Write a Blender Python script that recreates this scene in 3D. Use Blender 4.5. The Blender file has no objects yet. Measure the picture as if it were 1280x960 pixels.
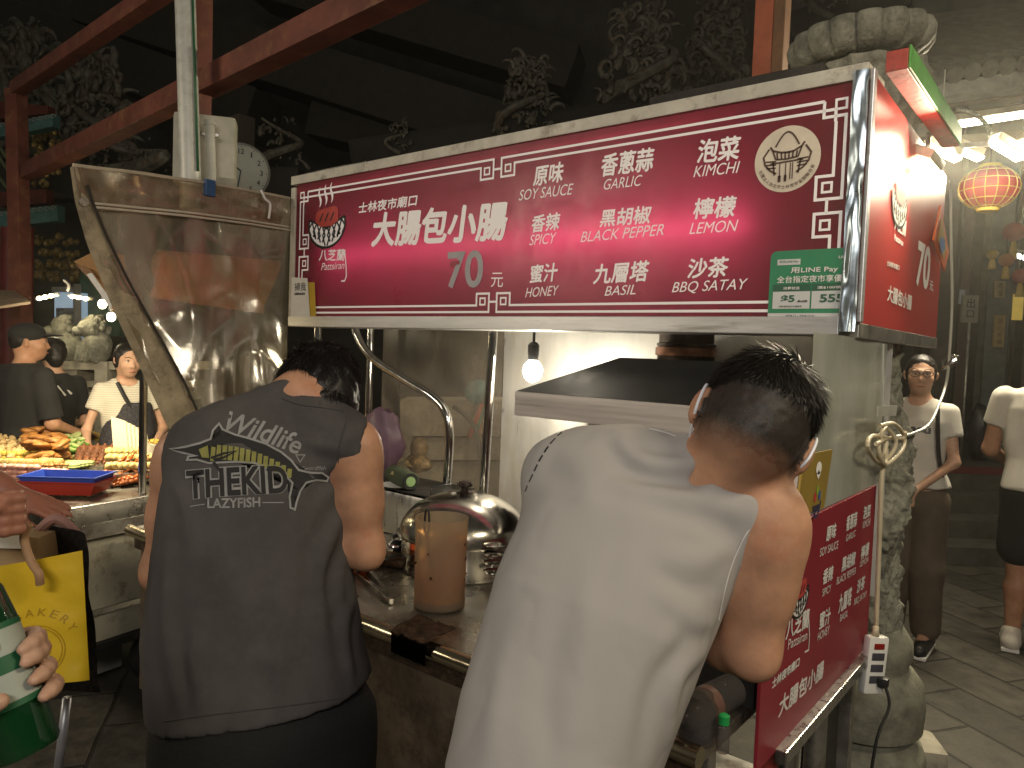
import bpy, bmesh, math, random
import numpy as np
from mathutils import Vector, Matrix, noise as mnoise
from mathutils.bvhtree import BVHTree
from math import sin, cos, pi, radians, sqrt
random.seed(7)
SC = bpy.context.scene
COL = SC.collection
# ------------------------------------------------------------------ camera
FPX, PITCH, ROLL, HEAD, CAMZ = 925.0, radians(2.65), radians(2.12), radians(38.87), 1.65
_F0 = Vector((-sin(HEAD), cos(HEAD), 0)); _Z = Vector((0, 0, 1))
_F = cos(PITCH)*_F0 - sin(PITCH)*_Z
_Rl = Vector((cos(HEAD), sin(HEAD), 0)); _Ul = cos(PITCH)*_Z + sin(PITCH)*_F0
_Xc = cos(ROLL)*_Rl + sin(ROLL)*_Ul; _Yc = cos(ROLL)*_Ul - sin(ROLL)*_Rl
CAM = Vector((0, 0, CAMZ))
cd = bpy.data.cameras.new('camera'); cam = bpy.data.objects.new('camera', cd); COL.objects.link(cam)
cd.sensor_width = 36; cd.lens = 36*FPX/1280; cd.clip_start = 0.05; cd.clip_end = 200
mw = Matrix((( _Xc.x, _Yc.x, -_F.x, 0), (_Xc.y, _Yc.y, -_F.y, 0), (_Xc.z, _Yc.z, -_F.z, CAMZ), (0, 0, 0, 1)))
cam.matrix_world = mw
SC.camera = cam
# ------------------------------------------------------------------ world, lamps, exposure
wd = bpy.data.worlds.new('World'); SC.world = wd; wd.use_nodes = True
bg = wd.node_tree.nodes['Background']; bg.inputs[0].default_value = (0.047, 0.043, 0.035, 1); bg.inputs[1].default_value = 1.0
SC.view_settings.view_transform = 'Standard'; SC.view_settings.look = 'None'
SC.view_settings.exposure = 0; SC.view_settings.gamma = 1
SC.cycles.use_denoising = True
SC.cycles.max_bounces = 8; SC.cycles.transparent_max_bounces = 16
SC.cycles.sample_clamp_indirect = 6
SC.cycles.caustics_reflective = False; SC.cycles.caustics_refractive = False
WARM = (1.0, 0.86, 0.66); NEUT = (1.0, 0.95, 0.88)
def area(name, loc, target, sx, sy, watts, col, spread=180):
    l = bpy.data.lights.new(name, 'AREA'); l.shape = 'RECTANGLE'; l.size = sx; l.size_y = sy; l.energy = watts; l.color = col; l.spread = radians(spread)
    o = bpy.data.objects.new(name, l); COL.objects.link(o); o.location = loc
    o.rotation_euler = (Vector(target)-Vector(loc)).to_track_quat('-Z', 'Y').to_euler(); return o
def point(name, loc, watts, col, r=0.03):
    l = bpy.data.lights.new(name, 'POINT'); l.energy = watts; l.color = col; l.shadow_soft_size = r
    o = bpy.data.objects.new(name, l); COL.objects.link(o); o.location = loc; return o
# lamps of the stalls across the lane, behind the photographer
area('lane_lamp', (1.3, -2.2, 3.5), (-1.0, 1.3, 1.1), 1.8, 0.4, 86, (1.0, 0.93, 0.86))
area('lane_lamp', (-4.6, -2.2, 3.0), (-2.0, 2.0, 1.0), 1.6, 0.5, 60, WARM)
area('temple_side_lamp', (1.25, 1.15, 3.1), (-.6, 1.2, 1.1), .9, .25, 34, (1, .85, .6))
# ------------------------------------------------------------------ pixel helpers (photo pixels -> points in the place)
def ray(x, y): return _F + _Xc*((x-640)/FPX) - _Yc*((y-480)/FPX)
def P(x, y, d): return CAM + ray(x, y)*d
def _ax(x, y, i, v):
    r = ray(x, y); return CAM + r*((v-CAM[i])/r[i])
def PX(x, y, v): return _ax(x, y, 0, v)
def PY(x, y, v): return _ax(x, y, 1, v)
def PZ(x, y, v=0.0): return _ax(x, y, 2, v)
# ------------------------------------------------------------------ materials
def _nt(name):
    m = bpy.data.materials.new(name); m.use_nodes = True
    nt = m.node_tree; b = nt.nodes['Principled BSDF']; return m, nt, b
def mat(name, col, rough=0.5, metal=0.0, var=0.12, scale=8.0, bump=0.0, bscale=60.0, spec=0.5, dirt=None, dirt_amt=0.5, dscale=4.0, stretch=(1,1,1),
        trans=0.0, rvar=0.0, emit=None, estr=0.0, coat=0.0, sss=0.0, alpha=None, ior=1.45):
    m, nt, b = _nt(name); N = nt.nodes; L = nt.links
    tc = N.new('ShaderNodeTexCoord'); mp = N.new('ShaderNodeMapping'); mp.inputs['Scale'].default_value = stretch
    L.new(tc.outputs['Object'], mp.inputs['Vector'])
    nz = N.new('ShaderNodeTexNoise'); nz.inputs['Scale'].default_value = scale; nz.inputs['Detail'].default_value = 8; nz.inputs['Roughness'].default_value = .65
    L.new(mp.outputs[0], nz.inputs['Vector'])
    rp = N.new('ShaderNodeValToRGB'); c = col
    lo = [max(0, x*(1-var*1.6)) for x in c]; hi = [min(1, x*(1+var*1.3)) for x in c]
    rp.color_ramp.elements[0].position = .3; rp.color_ramp.elements[1].position = .7
    rp.color_ramp.elements[0].color = (*lo, 1); rp.color_ramp.elements[1].color = (*hi, 1)
    L.new(nz.outputs['Fac'], rp.inputs['Fac']); out = rp.outputs[0]
    if dirt is not None:
        n2 = N.new('ShaderNodeTexNoise'); n2.inputs['Scale'].default_value = dscale; n2.inputs['Detail'].default_value = 10; n2.inputs['Roughness'].default_value = .75
        L.new(mp.outputs[0], n2.inputs['Vector'])
        r2 = N.new('ShaderNodeValToRGB'); r2.color_ramp.elements[0].position = .62-dirt_amt*.3; r2.color_ramp.elements[1].position = .8-dirt_amt*.2
        L.new(n2.outputs['Fac'], r2.inputs['Fac'])
        mx = N.new('ShaderNodeMix'); mx.data_type = 'RGBA'
        L.new(r2.outputs[0], mx.inputs['Factor']); L.new(out, mx.inputs['A']); mx.inputs['B'].default_value = (*dirt, 1)
        out = mx.outputs['Result']
    L.new(out, b.inputs['Base Color'])
    b.inputs['Roughness'].default_value = rough; b.inputs['Metallic'].default_value = metal
    b.inputs['Specular IOR Level'].default_value = spec; b.inputs['IOR'].default_value = ior
    if rvar:
        mr = N.new('ShaderNodeMapRange'); mr.inputs['From Min'].default_value = .3; mr.inputs['From Max'].default_value = .7
        mr.inputs['To Min'].default_value = max(.03, rough-rvar); mr.inputs['To Max'].default_value = min(1, rough+rvar)
        L.new(nz.outputs['Fac'], mr.inputs['Value']); L.new(mr.outputs[0], b.inputs['Roughness'])
    if bump:
        nb = N.new('ShaderNodeTexNoise'); nb.inputs['Scale'].default_value = bscale; nb.inputs['Detail'].default_value = 5
        L.new(mp.outputs[0], nb.inputs['Vector'])
        bp = N.new('ShaderNodeBump'); bp.inputs['Strength'].default_value = min(1, bump); bp.inputs['Distance'].default_value = .004*max(1, bump)
        L.new(nb.outputs['Fac'], bp.inputs['Height']); L.new(bp.outputs[0], b.inputs['Normal'])
    if trans: b.inputs['Transmission Weight'].default_value = trans
    if coat: b.inputs['Coat Weight'].default_value = coat; b.inputs['Coat Roughness'].default_value = .1
    if sss:
        b.inputs['Subsurface Weight'].default_value = sss; b.inputs['Subsurface Radius'].default_value = (.012, .005, .003); b.inputs['Subsurface Scale'].default_value = 1
    if emit is not None:
        b.inputs['Emission Color'].default_value = (*emit, 1); b.inputs['Emission Strength'].default_value = estr
    return m
def glow(name, col, s):
    m, nt, b = _nt(name); b.inputs['Base Color'].default_value = (*col, 1); b.inputs['Emission Color'].default_value = (*col, 1); b.inputs['Emission Strength'].default_value = s; return m
def lucent(name, col, tcol, frac=.5, rough=.35):
    """printed acrylic: reflects col, lets tcol through from the tubes behind"""
    m, nt, b = _nt(name); N = nt.nodes; L = nt.links
    b.inputs['Roughness'].default_value = rough
    tc = N.new('ShaderNodeTexCoord'); nz = N.new('ShaderNodeTexNoise'); nz.inputs['Scale'].default_value = 5; nz.inputs['Detail'].default_value = 9; nz.inputs['Roughness'].default_value = .75; L.new(tc.outputs['Object'], nz.inputs['Vector'])
    rp = N.new('ShaderNodeValToRGB'); rp.color_ramp.elements[0].position = .28; rp.color_ramp.elements[1].position = .62; rp.color_ramp.elements[0].color = (*[x*.55 for x in col], 1); rp.color_ramp.elements[1].color = (*col, 1); L.new(nz.outputs['Fac'], rp.inputs[0]); L.new(rp.outputs[0], b.inputs['Base Color'])
    mr = N.new('ShaderNodeMapRange'); mr.inputs['From Min'].default_value = .3; mr.inputs['From Max'].default_value = .7; mr.inputs['To Min'].default_value = rough+.2; mr.inputs['To Max'].default_value = rough-.08; L.new(nz.outputs['Fac'], mr.inputs['Value']); L.new(mr.outputs[0], b.inputs['Roughness'])
    t = N.new('ShaderNodeBsdfTranslucent'); t.inputs[0].default_value = (*tcol, 1)
    mx = N.new('ShaderNodeMixShader'); mx.inputs[0].default_value = frac
    L.new(b.outputs[0], mx.inputs[1]); L.new(t.outputs[0], mx.inputs[2]); L.new(mx.outputs[0], N['Material Output'].inputs[0]); return m
def sheet_mat(name, tint, film, lo, hi, scale=3.0, stretch=(1, 1, 1), rough=.25, film2=None, gloss=0.0):
    """clear plastic sheet with a greasy film: part see-through, part milky"""
    m, nt, b = _nt(name); N = nt.nodes; L = nt.links
    b.inputs['Roughness'].default_value = rough
    tc = N.new('ShaderNodeTexCoord'); mp = N.new('ShaderNodeMapping'); mp.inputs['Scale'].default_value = stretch; L.new(tc.outputs['Object'], mp.inputs[0])
    nz = N.new('ShaderNodeTexNoise'); nz.inputs['Scale'].default_value = scale; nz.inputs['Detail'].default_value = 9; nz.inputs['Roughness'].default_value = .68; nz.inputs['Distortion'].default_value = .6
    L.new(mp.outputs[0], nz.inputs['Vector'])
    mr = N.new('ShaderNodeMapRange'); mr.inputs['From Min'].default_value = .32; mr.inputs['From Max'].default_value = .7; mr.inputs['To Min'].default_value = lo; mr.inputs['To Max'].default_value = hi
    L.new(nz.outputs['Fac'], mr.inputs['Value'])
    n2 = N.new('ShaderNodeTexNoise'); n2.inputs['Scale'].default_value = scale*2.3; n2.inputs['Detail'].default_value = 6; L.new(mp.outputs[0], n2.inputs['Vector'])
    rp = N.new('ShaderNodeValToRGB'); rp.color_ramp.elements[0].position = .38; rp.color_ramp.elements[1].position = .62
    rp.color_ramp.elements[0].color = (*film, 1); rp.color_ramp.elements[1].color = (*(film2 or film), 1); L.new(n2.outputs['Fac'], rp.inputs['Fac'])
    L.new(rp.outputs[0], b.inputs['Base Color'])
    bp = N.new('ShaderNodeBump'); bp.inputs['Strength'].default_value = .35; bp.inputs['Distance'].default_value = .01; L.new(nz.outputs['Fac'], bp.inputs['Height']); L.new(bp.outputs[0], b.inputs['Normal'])
    t = N.new('ShaderNodeBsdfTransparent'); t.inputs[0].default_value = (*tint, 1)
    mx = N.new('ShaderNodeMixShader'); L.new(mr.outputs[0], mx.inputs[0]); L.new(t.outputs[0], mx.inputs[1]); L.new(b.outputs[0], mx.inputs[2])
    out = mx.outputs[0]
    if gloss:
        g = N.new('ShaderNodeBsdfGlossy'); g.inputs['Roughness'].default_value = .12; L.new(bp.outputs[0], g.inputs['Normal']); g.inputs['Color'].default_value = (1, .97, .88, 1)
        m3 = N.new('ShaderNodeMixShader'); m3.inputs[0].default_value = gloss; L.new(out, m3.inputs[1]); L.new(g.outputs[0], m3.inputs[2]); out = m3.outputs[0]
    L.new(out, N['Material Output'].inputs[0]); return m
# ------------------------------------------------------------------ object helpers
ROOTW = {}
def prop(o, label=None, cat=None, group=None, kind=None):
    if label: o['label'] = label
    if cat: o['category'] = cat
    if group: o['group'] = group
    if kind: o['kind'] = kind
    return o
def thing(name, label, cat, loc=(0, 0, 0), group=None, rotz=0.0):
    o = bpy.data.objects.new(name, None); COL.objects.link(o); o.location = loc; o.rotation_euler = (0, 0, rotz); o.empty_display_size = .05
    ROOTW[o.name] = Vector(loc) if not rotz else None
    return prop(o, label, cat, group)
def rootof(p):
    while p.parent: p = p.parent
    return p
def link_mesh(name, me, m, parent=None, smooth=True, local=False):
    o = bpy.data.objects.new(name, me); COL.objects.link(o)
    if m is not None and not me.materials: me.materials.append(m)
    if parent is not None:
        w = rootof(parent)
        if not local: me.transform(Matrix.Translation(-Vector(w.location)))
        o.parent = parent
    if smooth:
        me.polygons.foreach_set('use_smooth', [True]*len(me.polygons))
    me.update(); return o
def obj(name, bm, m, parent=None, smooth=True, local=False, sharp=35):
    me = bpy.data.meshes.new(name)
    bmesh.ops.recalc_face_normals(bm, faces=bm.faces[:])
    if smooth and sharp:
        lim = radians(sharp)
        for e in bm.edges:
            if len(e.link_faces) == 2 and e.calc_face_angle(0) > lim: e.smooth = False
    bm.to_mesh(me); bm.free(); return link_mesh(name, me, m, parent, smooth, local)
def B(): return bmesh.new()
def setting(name, bm, m, smooth=False):
    o = obj(name, bm, m, None, smooth); o['kind'] = 'structure'; return o
def box(bm, c, s, bev=0.0, mx=None, rz=0.0):
    r = bmesh.ops.create_cube(bm, size=1); vs = r['verts']
    bmesh.ops.scale(bm, vec=s, verts=vs)
    if bev:
        es = list({e for v in vs for e in v.link_edges})
        q = bmesh.ops.bevel(bm, geom=es, offset=bev, segments=2, profile=.6, affect='EDGES'); vs = list({v for f in q['faces'] for v in f.verts} | {v for v in vs if v.is_valid})
    if rz: bmesh.ops.rotate(bm, cent=(0, 0, 0), matrix=Matrix.Rotation(rz, 3, 'Z'), verts=vs)
    if mx is not None: bmesh.ops.transform(bm, matrix=mx, verts=vs)
    bmesh.ops.translate(bm, vec=c, verts=vs); return vs
def box2(bm, a, b, bev=0.0):
    a = Vector(a); b = Vector(b); s = b-a; return box(bm, (a+b)/2, (abs(s.x), abs(s.y), abs(s.z)), bev)
def beam(bm, a, b, w, h, bev=.003, up=(0, 0, 1)):
    a = Vector(a); b = Vector(b); d = b-a; L = d.length; y = d.normalized(); u = Vector(up)
    x = y.cross(u)
    if x.length < 1e-3: x = y.cross(Vector((1, 0, 0)))
    x.normalize(); z = x.cross(y)
    m = Matrix((x, y, z)).transposed().to_4x4()
    return box(bm, (a+b)/2, (w, L, h), bev, m)
def tube(bm, pts, r, n=12, cap=True, closed=False):
    pts = [Vector(p) for p in pts]; k = len(pts); rs = r if isinstance(r, (list, tuple)) else [r]*k
    rings = []; t = (pts[1]-pts[0]).normalized(); nrm = t.orthogonal().normalized()
    for i in range(k):
        if closed: t2 = (pts[(i+1) % k]-pts[i-1])
        else: t2 = (pts[min(i+1, k-1)]-pts[max(i-1, 0)])
        if t2.length < 1e-9: t2 = t
        t2.normalize(); q = t.rotation_difference(t2); nrm = (q @ nrm).normalized(); t = t2
        b2 = t.cross(nrm)
        rings.append([bm.verts.new(pts[i]+(nrm*cos(2*pi*j/n)+b2*sin(2*pi*j/n))*rs[i]) for j in range(n)])
    for i in range(k-1 if not closed else k):
        A, C = rings[i], rings[(i+1) % k]
        for j in range(n): bm.faces.new((A[j], A[(j+1) % n], C[(j+1) % n], C[j]))
    if cap and not closed:
        bm.faces.new(rings[0][::-1]); bm.faces.new(rings[-1])
    return rings
def smooth_pts(pts, n=6):
    pts = [Vector(p) for p in pts]; out = []
    for i in range(len(pts)-1):
        p0, p1, p2, p3 = pts[max(i-1, 0)], pts[i], pts[i+1], pts[min(i+2, len(pts)-1)]
        for j in range(n):
            t = j/n; out.append(.5*((2*p1)+(p2-p0)*t+(2*p0-5*p1+4*p2-p3)*t*t+(3*p1-p0-3*p2+p3)*t**3))
    out.append(pts[-1]); return out
def lathe(bm, prof, n=32, mx=None, c=(0, 0, 0), cap0=True, cap1=True):
    rings = []; c = Vector(c)
    for (r, z) in prof:
        ring = []
        for j in range(n):
            v = Vector((r*cos(2*pi*j/n), r*sin(2*pi*j/n), z))
            if mx is not None: v = mx @ v
            ring.append(bm.verts.new(v+c))
        rings.append(ring)
    for i in range(len(rings)-1):
        for j in range(n): bm.faces.new((rings[i][j], rings[i][(j+1) % n], rings[i+1][(j+1) % n], rings[i+1][j]))
    if cap0: bm.faces.new(rings[0][::-1])
    if cap1: bm.faces.new(rings[-1])
    return rings
def ell(bm, c, s, seg=16, rings=10, mx=None, jit=0.0, seed=0):
    r = bmesh.ops.create_uvsphere(bm, u_segments=seg, v_segments=rings, radius=1); vs = r['verts']
    if jit:
        off = Vector((seed*3.7, seed*1.3, seed*.9))
        for v in vs: v.co *= 1+jit*mnoise.noise(v.co*1.6+off)
    bmesh.ops.scale(bm, vec=s, verts=vs)
    if mx is not None: bmesh.ops.transform(bm, matrix=mx.to_4x4(), verts=vs)
    bmesh.ops.translate(bm, vec=c, verts=vs); return vs
def poly_prism(bm, pts, thick):
    """closed 3-D outline pushed along 'thick'"""
    thick = Vector(thick); a = [bm.verts.new(p) for p in pts]; b = [bm.verts.new(Vector(p)+thick) for p in pts]; n = len(a)
    bm.faces.new(a); bm.faces.new(b[::-1])
    for i in range(n): bm.faces.new((a[i], b[i], b[(i+1) % n], a[(i+1) % n]))
def grid(bm, fn, nu, nv):
    V = [[bm.verts.new(fn(i/nu, j/nv)) for j in range(nv+1)] for i in range(nu+1)]
    for i in range(nu):
        for j in range(nv): bm.faces.new((V[i][j], V[i+1][j], V[i+1][j+1], V[i][j+1]))
    return V
def clone(root, loc=None, rotz=None, label=None, group=None):
    r = root.copy(); COL.objects.link(r)
    if loc is not None: r.location = loc
    if rotz is not None: r.rotation_euler = (0, 0, rotz)
    if label: r['label'] = label
    if group: r['group'] = group
    for ch in root.children:
        c = ch.copy(); COL.objects.link(c); c.parent = r
        for g in ch.children:
            d = g.copy(); COL.objects.link(d); d.parent = c
    return r
# ------------------------------------------------------------------ flat print: text and strokes on a plane
class Plane:
    """an upright plane; o origin, u right, v up, n outward"""
    def __init__(s, o, u, v):
        s.o = Vector(o); s.u = Vector(u).normalized(); s.v = Vector(v).normalized(); s.n = s.u.cross(s.v)
    def hit(s, x, y):
        r = ray(x, y); t = (s.o-CAM).dot(s.n)/r.dot(s.n); q = CAM+r*t-s.o; return (q.dot(s.u), q.dot(s.v))
    def at(s, a, b, h=0.0): return s.o+s.u*a+s.v*b+s.n*h
_tcache = {}
def _raw_text(body, bold, shear):
    c = bpy.data.curves.new('t', 'FONT'); c.body = body; c.size = 1; c.offset = bold; c.shear = shear; c.resolution_u = 4
    o = bpy.data.objects.new('t', c); COL.objects.link(o)
    dg = bpy.context.evaluated_depsgraph_get(); me = bpy.data.meshes.new_from_object(o.evaluated_get(dg))
    V = [(v.co.x, v.co.y) for v in me.vertices]; Fc = [tuple(p.vertices) for p in me.polygons]; ar = sum(p.area for p in me.polygons)
    bpy.data.objects.remove(o); bpy.data.curves.remove(c); bpy.data.meshes.remove(me); return V, Fc, ar
def text_mesh(body, bold=.02, shear=0.0):
    k = (body, bold, shear)
    if k not in _tcache:
        if all(ord(q) > 255 for q in body):   # glyph by glyph, the offset that fills without dropping a stroke
            V, Fc = [], []
            for n, q in enumerate(body):
                g = ('g', q, shear)
                if g not in _tcache: _tcache[g] = max((_raw_text(q, o, shear) for o in (0, .0006, .0012, .0018)), key=lambda r: r[2])
                v, f, _ = _tcache[g]; b = len(V); V += [(x+n, y) for x, y in v]; Fc += [tuple(i+b for i in t) for t in f]
        else: V, Fc, _ = _raw_text(body, bold, shear)
        x0 = min(v[0] for v in V); x1 = max(v[0] for v in V); y0 = min(v[1] for v in V); y1 = max(v[1] for v in V)
        _tcache[k] = ([((x-x0)/(x1-x0), (y-y0)/(y1-y0)) for x, y in V], Fc)
    return _tcache[k]
def text_fit(bm, pl, body, a0, b0, a1, b1, h, bold=.02, shear=0.0, slope=0.0):
    cjk = any(ord(q) > 255 for q in body); offs = [(0, 0)]
    if cjk and bold >= .02:   # brush weight: the same strokes laid again, nudged
        w = (b1-b0)*bold*.85; offs = [(-w, -w*.5), (w, w*.5), (-w*.3, w), (w*.3, -w)]; bold = .004
    V, Fc = text_mesh(body, bold, shear)
    for k, (ox, oy) in enumerate(offs):
        vs = [bm.verts.new(pl.at(a0+x*(a1-a0)+ox, b0+y*(b1-b0)+slope*x*(a1-a0)+oy, h+k*.00025)) for x, y in V]
        for f in Fc:
            try: bm.faces.new([vs[i] for i in f])
            except ValueError: pass
def text_px(bm, pl, body, lb, rb, hpx, h=.002, bold=.02, shear=0.0):
    a0, b0 = pl.hit(*lb); a1, b1 = pl.hit(*rb); a2, b2 = pl.hit(lb[0], lb[1]-hpx)
    text_fit(bm, pl, body, a0, b0, a1, b0+abs(b2-b0), h, bold, shear, (b1-b0)/(a1-a0))
def stroke(bm, pl, pts, w, h=.002, closed=False):
    pts = [Vector(p) for p in pts]; n = len(pts); L = []; R = []
    for i in range(n):
        if closed: a, b = pts[i]-pts[i-1], pts[(i+1) % n]-pts[i]
        else: a = pts[i]-pts[max(i-1, 0)]; b = pts[min(i+1, n-1)]-pts[i]
        if a.length < 1e-9: a = b
        if b.length < 1e-9: b = a
        a = a.normalized(); b = b.normalized(); t = a+b
        if t.length < 1e-6: t = a
        t.normalize(); nn = Vector((-t.y, t.x)); k = 1/max(.5, nn.dot(Vector((-a.y, a.x))))
        ww = (w[i] if isinstance(w, (list, tuple)) else w)/2*k
        p = pts[i]+nn*ww; q = pts[i]-nn*ww
        L.append(bm.verts.new(pl.at(p.x, p.y, h))); R.append(bm.verts.new(pl.at(q.x, q.y, h)))
    for i in range(n if closed else n-1):
        j = (i+1) % n; bm.faces.new((L[i], R[i], R[j], L[j]))
def disc(bm, pl, cx, cy, rx, ry, h, n=40, a0=0, a1=2*pi):
    vs = [bm.verts.new(pl.at(cx+rx*cos(a0+(a1-a0)*i/n), cy+ry*sin(a0+(a1-a0)*i/n), h)) for i in range(n+(0 if a1-a0 > 6.28 else 1))]
    bm.faces.new(vs)
def rect(bm, pl, a0, b0, a1, b1, h): bm.faces.new([bm.verts.new(pl.at(*q, h)) for q in ((a0, b0), (a1, b0), (a1, b1), (a0, b1))])
def flat(name, bm, m, parent): return obj(name, bm, m, parent, smooth=False)
# ------------------------------------------------------------------ common materials
STEEL = mat('brushed_steel', (.52, .51, .49), .32, 1, .12, 30, bump=.15, bscale=150, rvar=.12, stretch=(1, 1, .1))
CHROME = mat('polished_steel', (.66, .65, .62), .14, 1, .08, 20, rvar=.07)
OLDSTEEL = mat('stained_steel', (.42, .40, .36), .38, .85, .2, 6, dirt=(.09, .06, .035), dirt_amt=.45, dscale=7, rvar=.15)
BLACK = mat('black_plastic', (.018, .018, .018), .45, 0, .2, 20)
DARKMETAL = mat('black_painted_metal', (.02, .02, .02), .38, .2, .2, 12, rvar=.1)
WHITEP = mat('white_plastic', (.78, .77, .72), .4, 0, .05, 12)
PAPER = mat('white_paper', (.78, .77, .72), .8, 0, .06, 9)
INK = mat('white_print', (.82, .80, .76), .5, 0, .03, 9)
GLASSY = None
# =================================================================== the red menu sign (a light box) over the stall
SY, SX0, SX1, SZ0, SZ1 = 2.2, -3.225, -0.558, 1.725, 2.470
FR = Plane((0, SY, 0), (1, 0, 0), (0, 0, 1))
SIGNRED = lucent('red_sign_acrylic', (.205, .028, .040), (.92, .26, .41), .42, .3)
SIGNWHITE = mat('white_sign_letters', (.80, .76, .71), .45, 0, .02, 9, emit=(1, .9, .86), estr=.13)
RUSTY = mat('cream_enamel_rusting', (.55, .52, .44), .5, .1, .15, 7, dirt=(.10, .055, .03), dirt_amt=.34, dscale=9, bump=.4, bscale=40)
ALU = mat('aluminium_trim', (.62, .62, .62), .4, .7, .1, 10, dirt=(.25, .23, .2), dirt_amt=.25, dscale=6, stretch=(.3, 1, 3))
FOIL = mat('creased_foil', (.42, .50, .56), .34, 1, .25, 6, bump=.5, bscale=9, rvar=.12)
SOOT = mat('sooty_board', (.03, .026, .022), .8, 0, .4, 9, bump=.6)
menu = thing('menu_sign', 'long red illuminated menu sign with white lettering above the food stall', 'sign', ((SX0+SX1)/2, SY, SZ0))
fx0, fz0 = SX0+.035, SZ0+.052
fx1, fz1 = PY(1061, 200, SY).x, SZ1-.042
bm = B(); box2(bm, (fx0, SY, fz0), (fx1, SY+.004, fz1)); face = flat('face', bm, SIGNRED, menu)
bm = B()
box2(bm, (SX0, SY-.012, SZ1-.043), (SX1, SY+.17, SZ1), .003)
obj('top_rail', bm, RUSTY, menu, False)
bm = B(); box2(bm, (SX0+.001, SY-.012, SZ0), (SX1-.04, SY+.168, SZ0+.052), .003); obj('bottom_rail', bm, ALU, menu, False)
bm = B(); box2(bm, (SX0, SY-.010, SZ0+.053), (SX0+.035, SY+.165, SZ1-.056), .003); obj('end_rail', bm, RUSTY, menu, False)
bm = B(); box2(bm, (SX0+.036, SY+.155, SZ0+.053), (SX1-.05, SY+.166, SZ1-.056)); obj('back_panel', bm, mat('white_box_inside', (.75, .73, .7), .6), menu, False)
# foil corner strip
bm = B()
def foil(u, v):
    x = fx1+.003+(SX1+.004-fx1-.003)*u; z = SZ0+.01+(SZ1-.03-SZ0)*v
    n = mnoise.noise(Vector((u*1.6, v*5, 2)))*.012 + mnoise.noise(Vector((u*3, v*13, 5)))*.003
    return Vector((x, SY-.016+n, z))
grid(bm, foil, 12, 70); obj('foil_strip', bm, FOIL, menu, True, sharp=None)
bm = B(); box2(bm, (fx1+.004, SY-.008, SZ0+.012), (SX1-.026, SY+.15, SZ1-.058)); obj('corner_post', bm, OLDSTEEL, menu, False)
# tubes inside
def tube_lamp(x0, x1, z, y, r, parent, s, col=(1, .93, .92)):
    bm = B(); tube(bm, [(x0, y, z), (x1, y, z)], r, 14); return obj('fluorescent_tube', bm, glow('tube_light', col, s), parent)
tz = .5*(PY(560, 313, SY+.06).z + PY(860, 288, SY+.06).z)
tube_lamp(PY(420, 310, SY+.06).x, PY(668, 310, SY+.06).x, tz, SY+.06, .013, menu, 11)
tube_lamp(PY(676, 300, SY+.06).x, PY(945, 290, SY+.06).x, tz, SY+.06, .013, menu, 18)
# lettering
ITEMS = [('原味', (667, 233), (704, 227), 24), ('SOY SAUCE', (649, 251), (717, 243), 13), ('香蔥蒜', (752, 221), (817, 213), 27), ('GARLIC', (755, 237.6), (803, 232), 13),
 ('泡菜', (872, 204), (925, 199), 28), ('KIMCHI', (867, 222), (925, 216), 14), ('香辣', (665, 291), (700, 287), 21), ('SPICY', (662, 307), (696, 304), 13),
 ('黑胡椒', (750, 284), (814, 279), 21), ('BLACK PEPPER', (726, 303), (830, 294), 13), ('檸檬', (867, 274), (920, 271), 25), ('LEMON', (862, 293), (923, 289), 14),
 ('蜜汁', (663, 354), (697, 351), 22), ('HONEY', (657, 372), (699, 369), 12), ('九層塔', (742, 355), (811, 351), 24), ('BASIL', (756, 370), (795, 368), 12),
 ('沙茶', (860, 348), (910, 346), 24), ('BBQ SATAY', (840, 368), (935, 364), 15),
 ('士林夜市廟口', (449, 267), (522, 257), 13), ('大腸包小腸', (465, 308), (633, 299), 40), ('八芝蘭', (399, 326), (432, 326), 14), ('Pattsiran', (402, 338), (431, 336), 9)]
def bold_for(s): return .03 if ord(s[0]) > 255 else 0
for s, lb, rb, hp in ITEMS:
    bm = B(); text_px(bm, FR, s, lb, rb, hp, .0025, .045 if s == '大腸包小腸' else bold_for(s), .12 if ord(s[0]) > 255 else .28); flat('lettering', bm, SIGNWHITE, face)
bm = B(); stroke(bm, FR, [FR.hit(*q) for q in ((431.5, 314), (433, 330), (433.6, 345), (431.5, 351), (427, 351.5))], .007, .0028)
flat('brush_tail', bm, SIGNWHITE, face)
bm = B(); text_px(bm, FR, '元', (614, 359), (629, 359), 18, .0025, .005); flat('lettering', bm, SIGNWHITE, face)
bm = B(); text_px(bm, FR, '70', (559, 361), (604, 360), 46, .0035, .02); flat('price_digits', bm, mat('grey_digit_film', (.40, .39, .40), .5), face)
bm = B()
q0 = FR.hit(562, 327)
for k, (dx, dz, s) in enumerate(((0, 0, .028), (.016, .004, .02), (.032, .006, .018))): disc(bm, FR, q0[0]+.02+dx, q0[1]-.012+dz, s*.5, s*.55, .0045+k*.0006, 7)
flat('torn_sticker', bm, mat('torn_red_film', (.35, .05, .07), .5), face)
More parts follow.
